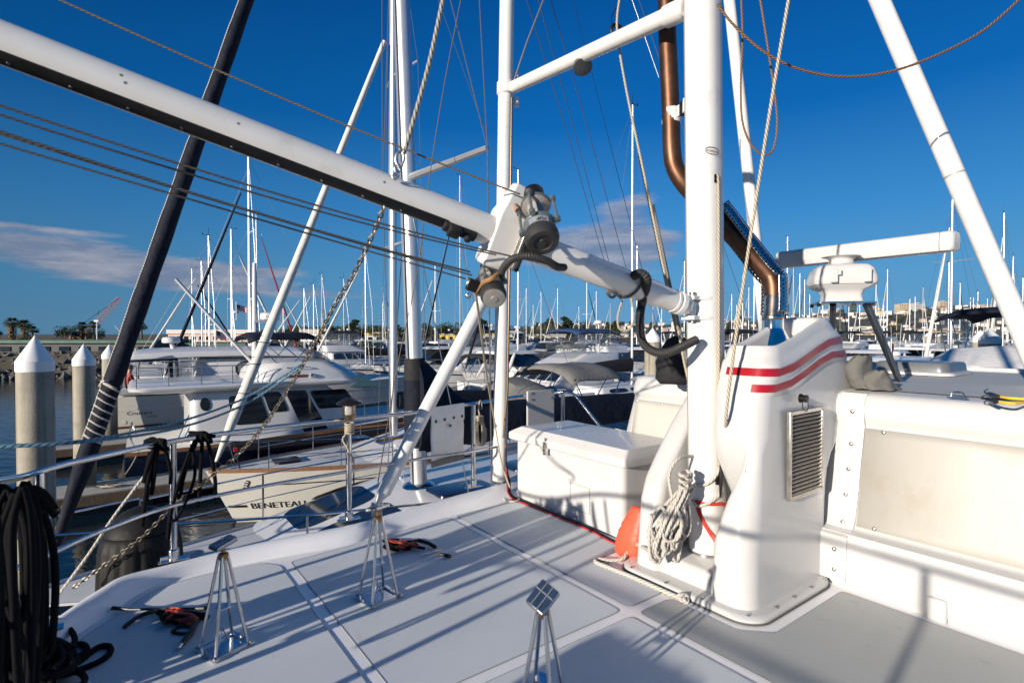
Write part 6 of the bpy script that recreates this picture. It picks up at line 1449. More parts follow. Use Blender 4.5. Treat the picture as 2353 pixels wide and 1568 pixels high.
# ---- D: cream white express cruiser with hardtop, stern left, behind the trawler
D_ = thing('motor_yacht', 'cream express cruiser with rounded hardtop and open cockpit, behind the navy hulled trawler', 'motor yacht', (0, 0, 0))
HD = Hull(13.0, 4.2, 1.75, 2.1, False, 1.2, .18); hl, dk = HD.mesh(D_, gelc, 20, boot=True)
mb = MB(); v = []
for i in range(14): u = .02+.9*i/13; v += [HD.pt(u, 1.25+.5*u, -1)-Vector((0, .012, 0)), HD.pt(u, 1.29+.5*u, -1)-Vector((0, .012, 0))]
mb.add(v, [[2*i, 2*i+2, 2*i+3, 2*i+1] for i in range(13)]); mb.build('hull_line', gelb, hl)
mb = MB(); v = []
for i in range(14): u = .005+.95*i/13; v += [HD.pt(u, .62+.3*u, -1)-Vector((0, .03, 0)), HD.pt(u, .69+.3*u, -1)-Vector((0, .03, 0))]
mb.add(v, [[2*i, 2*i+2, 2*i+3, 2*i+1] for i in range(13)]); mb.build('rub_rail', mat('rub_brown', (.10, .04, .02), .4), hl)
HD.word(hl, 'Cruisers', .05, 1.10, .125, blackp, -1, 1, 1.3); HD.word(hl, 'yachts', .095, .98, .075, blackp, -1, 1, 1.3)
mb = MB()
for k in (.02, .045): mb.lathe([(0, 0), (.07, .004), (.07, .012), (0, .014)], HD.pt(k, .86, -1), Vector((0, -1, 0)), 14)
mb.each('hull_vent', gelb, hl)
dD = (2.6, 9.2, 1.75, 3.05, 1.85, 1.6, 3.0, .2); mb = MB(); block(mb, *dD[:6], rf=dD[6], rb=dD[7], r=.5); cD = mb.build('cabin', gelb, D_, ang=50)
for sd in (1, -1):
    pane(sd, .30, .80, .12, .92, dD, cD, blackp, 'window_gasket', r=.42, v0b=.45); w_ = pane(sd, .32, .78, .18, .88, dD, cD, mat('grey_glass', (.16, .17, .17), .08, spec=.7), 'window', r=.40, v0b=.50); w_.location.y += sd*.008
    pane(sd, .55, 1.12, -.02, .38, dD, cD, mat('screen_glass', (.05, .10, .10), .06, spec=.8), 'wind_screen', r=.05)
for a, b in ((.04, .49), (.51, .96)): pane('F', a, b, .0, .7, dD, cD, MATS['screen_glass'], 'wind_screen', r=.05)
mb = MB(); rings = []
for z, g in ((3.02, -.10), (3.05, 0), (3.12, 0), (3.24, -.10), (3.34, -.55), (3.37, -1.0)): rings.append([Vector((x, y, z+.10*math.sin((x-.4)/7*math.pi))) for x, y in rrect(.4-g*.6, 7.4+g, -1.9-g*.6, 1.9+g*.6, .5, 8, 6)][::-1])
mb.loft(rings); htD = mb.build('hardtop', gelb, D_, ang=40)
mb = MB()
for sd in (1, -1): mb.tube(catmull([(.75, sd*1.85, 3.05), (.62, sd*1.9, 2.4), (.75, sd*1.9, 1.95), (1.3, sd*1.9, 1.78), (2.0, sd*1.9, 1.8)], 5), .04, 6); mb.tube([(2.0, sd*1.88, 3.04), (2.05, sd*1.9, 1.75)], .07, 6); mb.tube([(.5, sd*1.88, 3.0), (2.2, sd*1.88, 3.05)], .04, 6)
mb.build('cockpit_frame', blackp, D_)
mb = MB(); mb.box((1.3, 0, 1.80), (1.9, 3.6, .06)); mb.build('cockpit_sole', gelb, D_)
for sd in (1, -1): pane(sd, .02, .98, .0, 1, (2.1, 2.8, 1.8, 3.0, 1.86, 1.86, 0, 0), cD, clearv, 'clear_curtain', r=.02)
radome(D_, 1.9, .2, 3.62, .32, .26); mb = MB(); mb.tube([(2.0, .2, 3.36), (1.9, .2, 3.64)], [.12, .06], 10); mb.build('radar_post', gelb, htD)
mb = MB(); mb.tube([(.9, -.8, 3.3), (.2, -.8, 4.3)], .015, 5); mb.build('whip_aerial', gelb, htD)
rails(D_, HD, .45, .97, .55, 6, wires=1, r=.014)
mb = MB(); mb.box((-.35, 0, .35), (.9, 3.8, .09)); mb.build('swim_platform', gelb, D_, bevel=.03)
place(D_, F(.05, 25.7, 0), 0, aft=True); D_.rotation_euler.z -= .13
# the person sitting in its cockpit
def person_at(base, face, label):
    """seated figure grown from a skeleton, base = middle of the seat"""
    o = thing('person', label, 'person', base)
    f = Vector((math.cos(face), math.sin(face), 0)); l = Z.cross(f)
    J = {}; E = []
    def j(n, a, b, c, r, par=None): J[n] = (len(J), base+f*a+l*b+Z*c, r); (E.append((J[par][0], J[n][0])) if par else None)
    j('pelvis', 0, 0, .10, .15); j('waist', .02, 0, .25, .14, 'pelvis'); j('chest', .05, 0, .45, .155, 'waist'); j('neck', .08, 0, .60, .06, 'chest'); j('chin', .11, 0, .68, .075, 'neck'); j('head', .11, 0, .78, .105, 'chin'); j('crown', .10, 0, .86, .07, 'head')
    for s_, n in ((1, 'l'), (-1, 'r')):
        j(n+'sh', .05, s_*.18, .52, .065, 'chest'); j(n+'el', .12, s_*.25, .28, .048, n+'sh'); j(n+'wr', .33, s_*.17, .22, .034, n+'el'); j(n+'hand', .42, s_*.14, .22, .036, n+'wr')
        j(n+'hip', .08, s_*.10, .08, .10, 'pelvis'); j(n+'kn', .45, s_*.13, .10, .072, n+'hip'); j(n+'an', .45, s_*.13, -.33, .045, n+'kn'); j(n+'toe', .60, s_*.14, -.38, .04, n+'an')
    me = bpy.data.meshes.new('body'); me.from_pydata([v[1]-base for v in J.values()], E, []); b = bpy.data.objects.new('body', me); COL.objects.link(b); b.parent = o
    sk = b.modifiers.new('skin', 'SKIN'); sk.use_smooth_shade = True; sv = me.skin_vertices[0].data
    for n, (i, p, r) in J.items(): sv[i].radius = (r, r*(.8 if n in ('chest', 'waist') else 1)); sv[i].use_root = (n == 'pelvis')
    su = b.modifiers.new('sub', 'SUBSURF'); su.levels = su.render_levels = 2
    bpy.context.view_layer.update(); dg = bpy.context.evaluated_depsgraph_get(); m2 = bpy.data.meshes.new_from_object(b.evaluated_get(dg)); b.modifiers.clear(); b.data = m2
    for m in (shirt, skin, trous): m2.materials.append(m)
    for p in m2.polygons:
        c = p.center; fw = c.dot(f); p.material_index = 1 if (c.z > .585 or (fw > .30 and c.z > .16 and abs(c.dot(l)) > .09 and c.z < .30)) else (2 if c.z < .18 else 0); p.use_smooth = True
    mb = MB(); hc = base+f*.10+Z*.82; mb.lathe([(.115, -.06), (.118, .0), (.10, .05), (.06, .08), (0, .09)], hc-f*.01, Z, 16); mb.build('hair', mat('grey_hair', (.12, .115, .11), .8), o)
    for s_ in (1, -1):
        mb = MB(); h0 = base+f*.42+l*s_*.14+Z*.22
        for k in range(4): q = l*(k-1.5)*.018; mb.tube([h0+f*.01+q, h0+f*.055+q-Z*.004, h0+f*(.085-.006*abs(k-1.5))+q-Z*.022], [.009, .0085, .007], 6)
        mb.tube([h0-l*s_*.02, h0+f*.03-l*s_*.048, h0+f*.055-l*s_*.05], [.011, .010, .008], 6); mb.build('hand', skin, o)
    mb = MB(); fc_ = base+f*.215+Z*.775
    mb.lathe([(.0, -.01), (.014, 0), (.0, .022)], fc_-Z*.01, f, 8); mb.build('nose', skin, o)
    for s_ in (1, -1): mb = MB(); mb.lathe([(0, -.004), (.009, 0), (0, .004)], fc_-f*.012+l*s_*.035+Z*.022, f, 8); mb.build('eye', blackp, o)
    for s_ in (1, -1): mb = MB(); mb.lathe([(0, -.01), (.028, 0), (0, .01)], base+f*.10+l*s_*.105+Z*.77, l, 8); mb.build('ear', skin, o)
    mb = MB(); mb.box(fc_-f*.014-Z*.048, (.008, .042, .008), (f, l, Z)); mb.build('mouth', mat('lip', (.25, .07, .06), .6), o)
    return o
sp = P(292, 893, 19.6); person_at(Vector((sp.x, sp.y, 1.98)), HEAD+.4, 'person in a red shirt and grey trousers sitting in the cruiser cockpit')
mb = MB(); mb.box(Vector((sp.x, sp.y, 1.93)), (.6, .6, .24), (VV, UV, Z)); tag(mb.build('cockpit_seat', gelb, bevel=.04), 'small white cockpit seat under the person in red shirt', 'seat')
# ================================================================== the rest of the marina
used = [(-2, 12, 4.4, 8.6), (0, 13, 10.8, 14.8), (0, 12.2, 16.4, 20.8), (-1.5, 13.5, 23.3, 28.2)]
def free(s0, s1, t0, t1): return all(s1 < a or s0 > b or t1 < c or t0 > d for a, b, c, d in used)
DBG = False
def spot(px, d, fore, back, half, aft):
    """nearest free berth along the line of sight; fore/back = metres of boat ahead of / behind the reference point"""
    best = None
    for k in range(0, 160):
        dd = d*(1+.0125*((k+1)//2)*(1 if k % 2 else -1)); q = P(px, 766, dd); s, t = ST(q)
        s0, s1 = (s-back, s+fore) if aft else (s-fore, s+back)
        if free(s0, s1, t-half, t+half) and (t > 29 or s > 17 or t < -5): used.append((s0-.4, s1+.4, t-half-.35, t+half+.35)); return q, dd
    return P(px, 766, d), d
mast_buff = mat('mast_buff', (.46, .37, .25), .4, var=(1, .08)); mast_grey = mat('mast_grey', (.30, .31, .32), .35, metal=.5, var=(1, .08)); mast_dark = mat('mast_dark', (.10, .10, .105), .4, var=(1, .1))
def zat(py, d): return CAMZ+(766-py)/FPX*d
# (mast px, masthead py, metres away, hull, boom cover, furled sail, bow away?, bimini, words that single it out)
SB = [
 (574, 363, 34, 'white', 'navy', 'navy', 0, None, 'tall sailboat with thick white mast and navy furled sail behind the flybridge of the trawler'),
 (533, 527, 44, 'white', 'navy', 'white', 1, None, 'sailboat with thick white mast just left of the trawler radar mast'),
 (481, 542, 37, 'white', 'green', None, 0, None, 'sailboat with silver mast above the cruiser hardtop window'),
 (464, 600, 49, 'cream', 'tan', 'white', 0, None, 'sailboat with cream hull and short leaning mast left of centre above the cruiser'),
 (442, 617, 45, 'white', 'blue', 'navy', 1, None, 'sailboat with short mast nearest the palms, above the cruiser radar dome'),
 (590, 487, 46, 'white', 'black', 'red', 1, None, 'sailboat with bright red furled sail and mast close right of the tallest white mast'),
 (699, 662, 58, 'white', 'navy', 'white', 0, None, 'small sailboat, leftmost of three short masts right of the white furled sail'),
 (721, 653, 63, 'white', 'blue', 'white', 0, None, 'small sailboat, middle of three short masts right of the white furled sail'),
 (740, 630, 68, 'cream', 'tan', None, 0, None, 'small cream sailboat with tan mast, right of three short masts'),
 (840, 570, 46, 'white', 'black', 'white', 0, 'black', 'sailboat with two black biminis and slim mast left of the twin tall masts'),
 (1057, 405, 52, 'white', 'navy', 'navy', 0, None, 'sailboat with tall grey mast just left of the white deck pole'),
 (1190, 392, 40, 'white', 'grey', 'navy', 0, 'grey', 'sailboat with grey bimini and tall mast right of the white deck pole'),
 (1209, 662, 118, 'white', 'blue', 'white', 0, None, 'far sailboat, first of four short masts right of the brace pole'),
 (1243, 670, 126, 'white', 'navy', 'white', 0, None, 'far sailboat, second of four short masts, with radar on its mast'),
 (1281, 662, 112, 'cream', 'tan', 'white', 0, None, 'far cream sailboat, third of four short masts'),
 (1370, 669, 124, 'white', 'green', 'white', 0, None, 'far sailboat, fourth of four short masts behind the blue flybridge canvas'),
 (1452, 245, 27, 'white', 'black', 'black', 1, None, 'sailboat with high slim mast and black boom cover behind the boom end'),
 (1463, 565, 60, 'white', 'navy', None, 1, None, 'sailboat with black dome lights on a short mast behind the boom end'),
 (1572, 600, 80, 'white', 'teal', 'white', 0, None, 'far sailboat with teal cover just left of the yacht mast'),
 (1681, 675, 120, 'white', 'navy', 'white', 0, None, 'far sailboat with short mast right beside the yacht mast'),
 (1706, 632, 96, 'white', 'burgundy', 'white', 0, None, 'far sailboat with burgundy cover between yacht mast and exhaust pipe'),
 (1732, 575, 72, 'white', 'blue', 'white', 1, None, 'sailboat with mast behind the sloping beige rope left of the exhaust'),
 (1808, 545, 62, 'white', 'navy', None, 0, None, 'sailboat with black pennant mast right of the exhaust heat shield'),
 (1837, 628, 96, 'cream', 'tan', 'white', 0, None, 'far cream sailboat with slim mast left of the radar housing'),
 (1848, 643, 112, 'white', 'green', 'navy', 0, None, 'far sailboat with green cover close left of the radar housing'),
 (1905, 690, 130, 'white', 'white', 'white', 0, None, 'far sailboat behind the left pylon leg of the radar'),
 (1950, 704, 120, 'white', 'navy', None, 0, None, 'far sailboat behind the radar plate'),
 (2038, 619, 84, 'white', 'navy', 'white', 0, None, 'sailboat with bright mast directly right of the radar housing'),
 (2030, 700, 125, 'white', 'blue', None, 0, None, 'far sailboat with the low mast right of the radar leg'),
 (2090, 687, 112, 'white', 'navy', 'white', 0, None, 'far sailboat with pale mast before the hotel on the hill'),
 (2102, 681, 122, 'white', 'tan', None, 0, None, 'far sailboat with tan cover before the hotel on the hill'),
 (2185, 455, 30, 'white', 'blue', 'white', 0, None, 'sailboat with high mast and crossed spreaders under the right end of radar bar'),
 (2179, 602, 76, 'white', 'black', None, 0, None, 'sailboat with shorter mast behind the high mast under the radar bar'),
 (2229, 683, 124, 'white', 'navy', 'black', 0, None, 'far sailboat, left of a close pair of masts beside the right white pole'),
 (2236, 684, 108, 'cream', 'green', None, 0, None, 'far cream sailboat, right of a close pair of masts beside the right white pole'),
 (2246, 670, 100, 'white', 'blue', 'white', 0, None, 'far sailboat with white furled sail left of the right white pole'),
 (2268, 685, 116, 'white', 'tan', 'white', 0, None, 'far sailboat with mast crossed by the right white pole'),
 (2304, 490, 48, 'white', 'navy', 'white', 0, None, 'sailboat with tall mast right of the right white pole'),
 (2326, 589, 68, 'white', 'black', 'white', 1, None, 'sailboat with shorter mast near the right edge'),
 (2349, 638, 82, 'white', 'blue', None, 0, None, 'sailboat with mast at the right edge of the picture'),
]
extra = [(1225, 700, 150, 'black', 'right of the small white building'), (1262, 690, 140, 'navy', 'above the left edge of the blue bimini'), (1330, 704, 155, 'tan', 'over the blue bimini'), (1348, 640, 95, 'green', 'right of the blue bimini middle'), (1402, 696, 150, 'blue', 'left of the boom end rope loop'), (1500, 650, 95, 'navy', 'behind the corrugated hose'), (1520, 690, 130, 'grey', 'right of the corrugated hose'), (1548, 672, 118, 'white', 'just left of the black cover'), (1660, 640, 92, 'burgundy', 'right beside the yacht mast, tall'), (1692, 700, 150, 'tan', 'behind the sloping beige rope, low'), (1720, 660, 115, 'navy', 'left of the exhaust cone'), (1745, 690, 140, 'green', 'behind the exhaust collar'), (1822, 600, 84, 'black', 'right of the exhaust shield'), (1860, 676, 125, 'blue', 'below the left end of the radar foot'), (1890, 640, 100, 'grey', 'behind the radar housing'), (1930, 655, 108, 'tan', 'between the radar pylon legs, tall'), (1975, 668, 116, 'white', 'right of the front pylon leg'), (2012, 650, 104, 'navy', 'left of the bright mast by the radar'), (2060, 700, 148, 'black', 'left of the hotel'), (2120, 660, 112, 'burgundy', 'right of the hotel'), (2150, 690, 135, 'teal', 'left of the crossed spreaders mast'), (2205, 650, 100, 'grey', 'right of the crossed spreaders mast'), (2280, 660, 104, 'blue', 'just right of the right white pole'), (2316, 640, 90, 'tan', 'between the two tall masts at right'), (2340, 690, 125, 'navy', 'near the right edge, low'), (650, 668, 70, 'navy', 'left of the white furled sail foot'), (790, 640, 60, 'grey', 'right of the chain'), (880, 660, 80, 'green', 'left of the twin tall masts'), (1000, 610, 66, 'navy', 'right of the twin tall masts')]
SB += [(x, t, d, 'cream' if i % 5 == 2 else 'white', c, 'white' if i % 3 else 'navy', i % 2, None, 'far sailboat with %s boom cover, %s' % (c, w)) for i, (x, t, d, c, w) in enumerate(extra)]
for i, (px, top, d, hu, co, fu, aft, bim, lab) in enumerate(SB):
    L = 11.5 if d < 60 else 10.0; mx = .58
    q, dd = spot(px, d, L*(1-mx), L*mx, 1.75, aft)
    lod = 0 if dd < 42 else (1 if dd < 75 else 2)
    root, H, hl = sailboat(lab, L, 3.5, hu, co, zat(top, dd), fu, mx, lod, dodger=(i % 3 != 1), bim=bim, radar=(i in (1, 13, 30, 37)), mast_m=sparw if i in (0, 1) else mast_buff if i in (8, 5) else mast_grey if i == 10 else alu if i < 40 else (alu, sparw, mast_buff, mast_grey, alu, sparw, mast_dark)[i % 7], mr=.13 if i in (0, 1) else (.075 if dd < 60 else .085), stripe=(.80, .9, navyc) if i % 3 == 0 and hu == 'white' else None)
    place(root, q, L*mx, aft)
# motor boats: (px of the middle, metres, length, style, hull, canvas, bow away?, stripe, label)
MBT = [
 (1310, 28, 10.5, 'fly', 'white', 'blue', 0, (.62, .72, navyc), 'flybridge motor yacht with blue bimini and blue stripe, behind the boom', True),
 (1080, 37, 9.5, 'fly', 'white', 'black', 0, (.7, .78, blue), 'flybridge motor yacht with black canvas enclosure behind the brace pole', True),
 (800, 50, 10, 'fly', 'white', 'black', 1, None, 'white sedan cruiser with black flybridge curtain behind the trawler bow', True),
 (985, 30, 9, 'express', 'white', None, 0, (.6, .75, navyc), 'low white express boat between the twin tall masts and brace', False),
 (900, 58, 9, 'express', 'white', 'navy', 0, None, 'white express boat with navy cockpit cover left of the twin masts', False),
 (1120, 66, 9, 'express', 'red', None, 0, None, 'dark red hulled motorboat behind the white deck pole', False),
 (1420, 46, 11, 'fly', 'white', None, 1, None, 'white flybridge yacht with tall radar dome behind the blue bimini', False),
 (1540, 36, 10, 'express', 'white', 'grey', 0, None, 'white express boat with grey cover left of the yacht mast', False),
 (1590, 62, 9, 'fly', 'white', 'teal', 0, None, 'white flybridge boat with teal bimini near the yacht mast', False),
 (1690, 52, 10, 'express', 'white', 'navy', 0, None, 'white express boat seen between yacht mast and exhaust cowl', False),
 (2010, 24, 10, 'express', 'white', None, 0, (.55, .7, navyc), 'white express boat with long radar bar behind the radar leg', False),
 (2130, 27, 10.5, 'express', 'grey', None, 0, None, 'grey sided express cruiser with sleek dark windows left of the far pilings', False),
 (2060, 46, 10, 'fly', 'white', 'black', 0, None, 'flybridge boat with black bimini right of the radar leg', True),
 (2140, 62, 11, 'fly', 'white', 'navy', 1, None, 'flybridge boat with navy bimini behind the sleek express cruiser', False),
 (2220, 40, 10, 'express', 'white', None, 1, None, 'white hardtop boat left of the twin pilings at right', False),
 (2300, 52, 11, 'fly', 'white', None, 0, None, 'white flybridge boat behind the twin pilings at right', False),
 (1940, 60, 9, 'fly', 'white', 'navy', 0, None, 'small flybridge boat with navy bimini below the radar', False),
 (1985, 86, 9, 'express', 'white', None, 0, None, 'far white express boat below the radar', False),
 (2080, 84, 9, 'fly', 'white', 'tan', 0, None, 'far flybridge boat with tan bimini right of the radar', False),
 (2190, 92, 9, 'express', 'white', 'blue', 0, None, 'far express boat with blue cockpit cover under the radar bar end', False),
 (2260, 82, 9, 'fly', 'white', 'green', 0, None, 'far flybridge boat with green bimini near the right white pole', False),
 (1250, 76, 9, 'express', 'white', 'navy', 0, None, 'far express boat with navy cover left of the blue bimini', False),
 (1340, 88, 9, 'fly', 'white', 'burgundy', 0, None, 'far flybridge boat with burgundy bimini beyond the blue bimini', False),
 (1500, 90, 9, 'fly', 'white', 'black', 1, None, 'far flybridge boat with black bimini under the boom end', False),
 (1640, 84, 9, 'express', 'white', None, 0, None, 'far white express boat behind the yacht mast', False),
 (1010, 92, 9, 'fly', 'white', 'blue', 0, None, 'far flybridge boat with blue bimini right of the twin masts', False),
 (870, 90, 9, 'fly', 'white', 'tan', 0, None, 'far flybridge boat with tan bimini left of the twin masts', False),
 (1180, 104, 9, 'express', 'white', None, 1, None, 'far white express boat right of the white deck pole', False),
]
MBT += [(x, d, 9.5, st, 'white', c, a, None, l, False) for x, d, st, c, a, l in (
 (1990, 34, 'express', 'navy', 0, 'white express boat with navy cockpit cover below the radar leg'), (2050, 32, 'fly', 'grey', 1, 'flybridge boat with grey bimini behind the roof hatch'), (2110, 44, 'express', None, 1, 'white hardtop boat behind the roof hatch'), (2175, 36, 'fly', 'tan', 0, 'flybridge boat with tan bimini under the crossed spreaders'), (2250, 30, 'express', 'black', 0, 'white express boat with black cover left of the tent covered boat'), (2340, 60, 'express', None, 0, 'far white hardtop boat at the right edge'), (1970, 72, 'fly', 'white', 1, 'far flybridge boat with white bimini under the radar plate'), (1560, 54, 'fly', 'navy', 1, 'flybridge boat with navy bimini left of the black cover'), (1470, 40, 'express', 'tan', 0, 'white express boat with tan cover under the boom end'), (1150, 48, 'fly', 'white', 0, 'flybridge boat with white bimini behind the white deck pole'), (1210, 52, 'express', 'black', 1, 'white express boat with black cover right of the deck pole'), (1030, 56, 'fly', 'navy', 1, 'flybridge boat with navy bimini behind the brace'), (940, 72, 'fly', 'grey', 0, 'far flybridge boat with grey bimini between the twin masts'), (860, 66, 'express', None, 1, 'white hardtop boat left of the twin masts'), (770, 58, 'fly', 'blue', 0, 'flybridge boat with blue bimini right of the chain'), (1700, 36, 'fly', 'black', 1, 'flybridge boat with black bimini behind the sloping beige rope'), (2220, 70, 'express', 'teal', 0, 'far express boat with teal cover under the radar bar end'))]
for px, d, L, st, hu, cv_, aft, strp, lab, enc in MBT:
    q, dd = spot(px, d, L*.55, L*.45, 1.7, aft)
    root, H, hl = motorboat(lab, L, 3.4, hu, st, cv_, strp, enclosed=enc)
    place(root, q, L*.45, aft)
    if 'long radar bar' in lab:
        mb = MB(); mb.box((L*.30, 0, 3.74), (1.9, .12, .20)); b_ = mb.build('scanner_bar', gelb, root, bevel=.02); mb = MB(); mb.rod((L*.30, 0, 2.9), (L*.30, 0, 3.64), .1, 10); mb.build('scanner_post', gelb, root)
        mb = MB(); text(mb, 'GARMIN', lambda x, y: Vector((L*.30+.62-x, .0625, 3.685+y)), .11, 1.35); mb.build('scanner_lettering', blackp, b_, smooth=False)
# hardtop boat close behind the cabin roof on the right
q = P(2060, 766, 17.0); root, H, hl = motorboat('close hardtop boat whose pale roof shows just behind our cabin roof', 10, 3.6, 'white', 'express', None); place(root, q, 3.0); 
radome(root, 2.6, .9, 2.97, .22, .2); radome(root, 1.7, -.6, 2.97, .15, .13, 'satellite_dome')
# boat at the right edge with dark canvas and white tent cover
q = P(2232, 766, 10.0); E_ = thing('motor_yacht', 'boat at the right edge with dark blue canvas roof and white tent cover', 'motor yacht', (0, 0, 0))
HE = Hull(11, 3.8, 1.5, 1.9, False, .8, .25); hl, dk = HE.mesh(E_, gelb, 14)
mb = MB(); rings = []
for x, w, h in ((.2, 1.5, .9), (.7, 1.6, 1.9), (2.0, 1.65, 2.25), (3.6, 1.6, 2.25), (3.9, 1.55, 2.0)): rings.append([Vector((x, w*c_, 1.5+h*s_)) for c_, s_ in ((1, 0), (.98, .25), (.75, .8), (.4, .97), (0, 1), (-.4, .97), (-.75, .8), (-.98, .25), (-1, 0))])
mb.loft(rings, closed=False); mb.build('tent_cover', whitec, E_)
bimini(E_, 4.3, 7.4, 1.6, 4.62, navy, zb=2.6)
for sd in (1, -1): pane(sd, .02, .98, 0, 1, (4.4, 7.2, 2.4, 4.4, 1.5, 1.5, 0, 0), hl, clearv, 'clear_curtain', r=.02)
mb = MB(); block(mb, 4.0, 8.5, 1.5, 2.5, 1.5, 1.3, 1.5, .1); mb.build('cabin', gelb, E_, ang=50)
place(E_, q, .6, True)
# ---- pilings
def piling(px, d, top, r=.285, label='', group='concrete mooring pilings'):
    b = P(px, 766, d); zt_ = zat(top, d); o = thing('piling', label, 'piling', Vector((b.x, b.y, -.5)), group)
    mb = MB(); n = 28; mb.lathe([(r*.99, -.5), (r, .5), (r, zt_-.50)], Vector((b.x, b.y, 0)), Z, n); mb.build('piling_shaft', conc, o)
    mb = MB(); mb.lathe([(r*1.0, -.505), (r*1.03, -.50), (r*1.03, -.36), (.012, -.02), (.0, .0)], Vector((b.x, b.y, zt_)), Z, n); mb.build('piling_cap', pcap, o, ang=25)
piling(80, 7.5, 769, .207, 'big concrete piling with white cone cap at the left edge')
piling(192, 12.5, 789, .212, 'concrete piling with white cone cap standing on the dock, behind the dark furled sail')
piling(251, 18.7, 790, .218, 'concrete piling right of the dark furled sail, its cap hidden by the cover')
piling(1500, 19.0, 752, .28, 'concrete piling with pointed white cap left of the yacht mast')
piling(2275, 17.0, 752, .285, 'front one of two concrete pilings near the right edge')
piling(2253, 21.5, 757, .285, 'back one of two concrete pilings near the right edge')
for px, d, top, w in ((1226, 122, 785, 'second from the left'), (1180, 112, 788, 'leftmost'), (1395, 86, 780, 'right of the blue bimini boat'), (2056, 62, 773, 'below the radar bar'), (2131, 76, 764, 'before the sleek express cruiser'), (2158, 108, 766, 'right of the one before the sleek cruiser'), (1576, 96, 775, 'close to the yacht mast'), (760, 62, 810, 'behind the trawler bow')):
    piling(px, d, top, .29, 'far concrete piling with white cap, '+w)
# ---- docks
dockm = mat('dock_concrete', (.36, .35, .32), .85, var=(2, .12), dirt=(1.4, (.20, .19, .17), .5), bump=(30, .3, .01))
dockw = mat('dock_timber', (.11, .075, .045), .8, var=(8, .35), bump=(20, .5, .02))
def dock(s0, s1, t0, t1, label, cleats=True):
    o = thing('dock', label, 'dock', F((s0+s1)/2, (t0+t1)/2, 0))
    mb = MB(); mb.box(F((s0+s1)/2, (t0+t1)/2, .40), (s1-s0, t1-t0, .18), (VV, UV, Z)); mb.build('dock_slab', dockm, o, bevel=.015)
    mb = MB()
    for t in (t0-.035, t1+.035): mb.box(F((s0+s1)/2, t, .33), (s1-s0, .07, .22), (VV, UV, Z))
    for s in (s0-.035, s1+.035): mb.box(F(s, (t0+t1)/2, .33), (.07, t1-t0, .22), (VV, UV, Z))
    mb.build('dock_waler', dockw, o)
    mb = MB(); n = max(2, int((s1-s0)/3))
    for i in range(n): s = s0+(s1-s0)*(i+.5)/n; mb.box(F(s, (t0+t1)/2, .05), (min(2.3, (s1-s0)/n*.8), (t1-t0)*.85, .50), (VV, UV, Z))
    mb.build('dock_float', bootm, o)
    if cleats:
        for i in range(4):
            s = s0+.6+(s1-s0-1.2)*i/3
            mb = MB(); c = F(s, t0+.15, .49); mb.rod(c-VV*.05, c-VV*.05+Z*.08, .018, 8); mb.rod(c+VV*.05, c+VV*.05+Z*.08, .018, 8); mb.rod(c-VV*.15+Z*.09, c+VV*.15+Z*.09, .02, 8); mb.build('dock_cleat', steeld, o)
    return o
dock(-2.2, 12.4, 15.15, 16.25, 'concrete finger dock with timber edge between cream sailboat and trawler')
dock(-2.2, 12.4, 21.6, 22.8, 'concrete finger dock between the trawler and the cream cruiser')
dock(13.8, 16.2, 9, 150, 'long main dock walkway behind the moored boats', False)
for k in range(4): dock(4, 13.7, 34+k*12, 35.2+k*12, ('first', 'second', 'third', 'fourth')[k]+' far finger dock beyond the cream cruiser', False)
rope_thing([F(-.6, 15.3, .62), F(-.2, 15.6, .52), F(.2, 15.35, .52), F(.0, 15.25, .55), F(-.3, 15.5, .54), F(.1, 15.7, .52)], .022, rope, 'beige mooring line coiled on the finger dock near the piling', 'rope')
rope_thing(sag(F(-.1, 15.4, .55), F(.6, 17.0, 1.05), .25, 10), .016, rope, 'mooring line from finger dock up to the trawler stern', 'rope', smooth=0)

# ================================================================== water, land, hill
wm = bpy.data.materials.new('water'); wm.use_nodes = True; nt = wm.node_tree; b = nt.nodes['Principled BSDF']; N = nt.nodes.new; L = nt.links.new
b.inputs['Base Color'].default_value = (.006, .016, .024, 1); b.inputs['Roughness'].default_value = .06; b.inputs['IOR'].default_value = 1.33
tc = N('ShaderNodeTexCoord'); mp = N('ShaderNodeMapping'); mp.inputs['Scale'].default_value = (1, 1.7, 1); mp.inputs['Rotation'].default_value = (0, 0, .5); L(tc.outputs['Object'], mp.inputs[0])
n1 = N('ShaderNodeTexNoise'); n1.inputs['Scale'].default_value = 1.3; n1.inputs['Detail'].default_value = 4; L(mp.outputs[0], n1.inputs['Vector'])
bp = N('ShaderNodeBump'); bp.inputs['Strength'].default_value = .22; bp.inputs['Distance'].default_value = .12; L(n1.outputs['Fac'], bp.inputs['Height']); L(bp.outputs[0], b.inputs['Normal'])
mb = MB(); mb.add([Vector((-4000, -400, 0)), Vector((4000, -400, 0)), Vector((4000, 6000, 0)), Vector((-4000, 6000, 0))], [[0, 1, 2, 3]]); tag(mb.build('water', wm, smooth=False), kind='structure')
shore_px = [(-500, 40), (0, 47), (300, 51), (500, 60), (700, 78), (850, 105), (1000, 140), (1200, 190), (1500, 260), (1800, 330), (2352, 460), (3000, 640)]
shore = catmull([Vector((P(x, 766, d).x, P(x, 766, d).y, 0)) for x, d in shore_px], 8)
landm = mat('dry_land', (.115, .095, .060), .95, var=(.06, .3), dirt=(.02, (.05, .06, .03), .7))
out = []
for i, p in enumerate(shore):
    a = shore[max(0, i-1)]; c = shore[min(len(shore)-1, i+1)]; t = (c-a).normalized(); n = Vector((-t.y, t.x, 0)); out.append(n if n.y > 0 else -n)
mb = MB(); rings = []
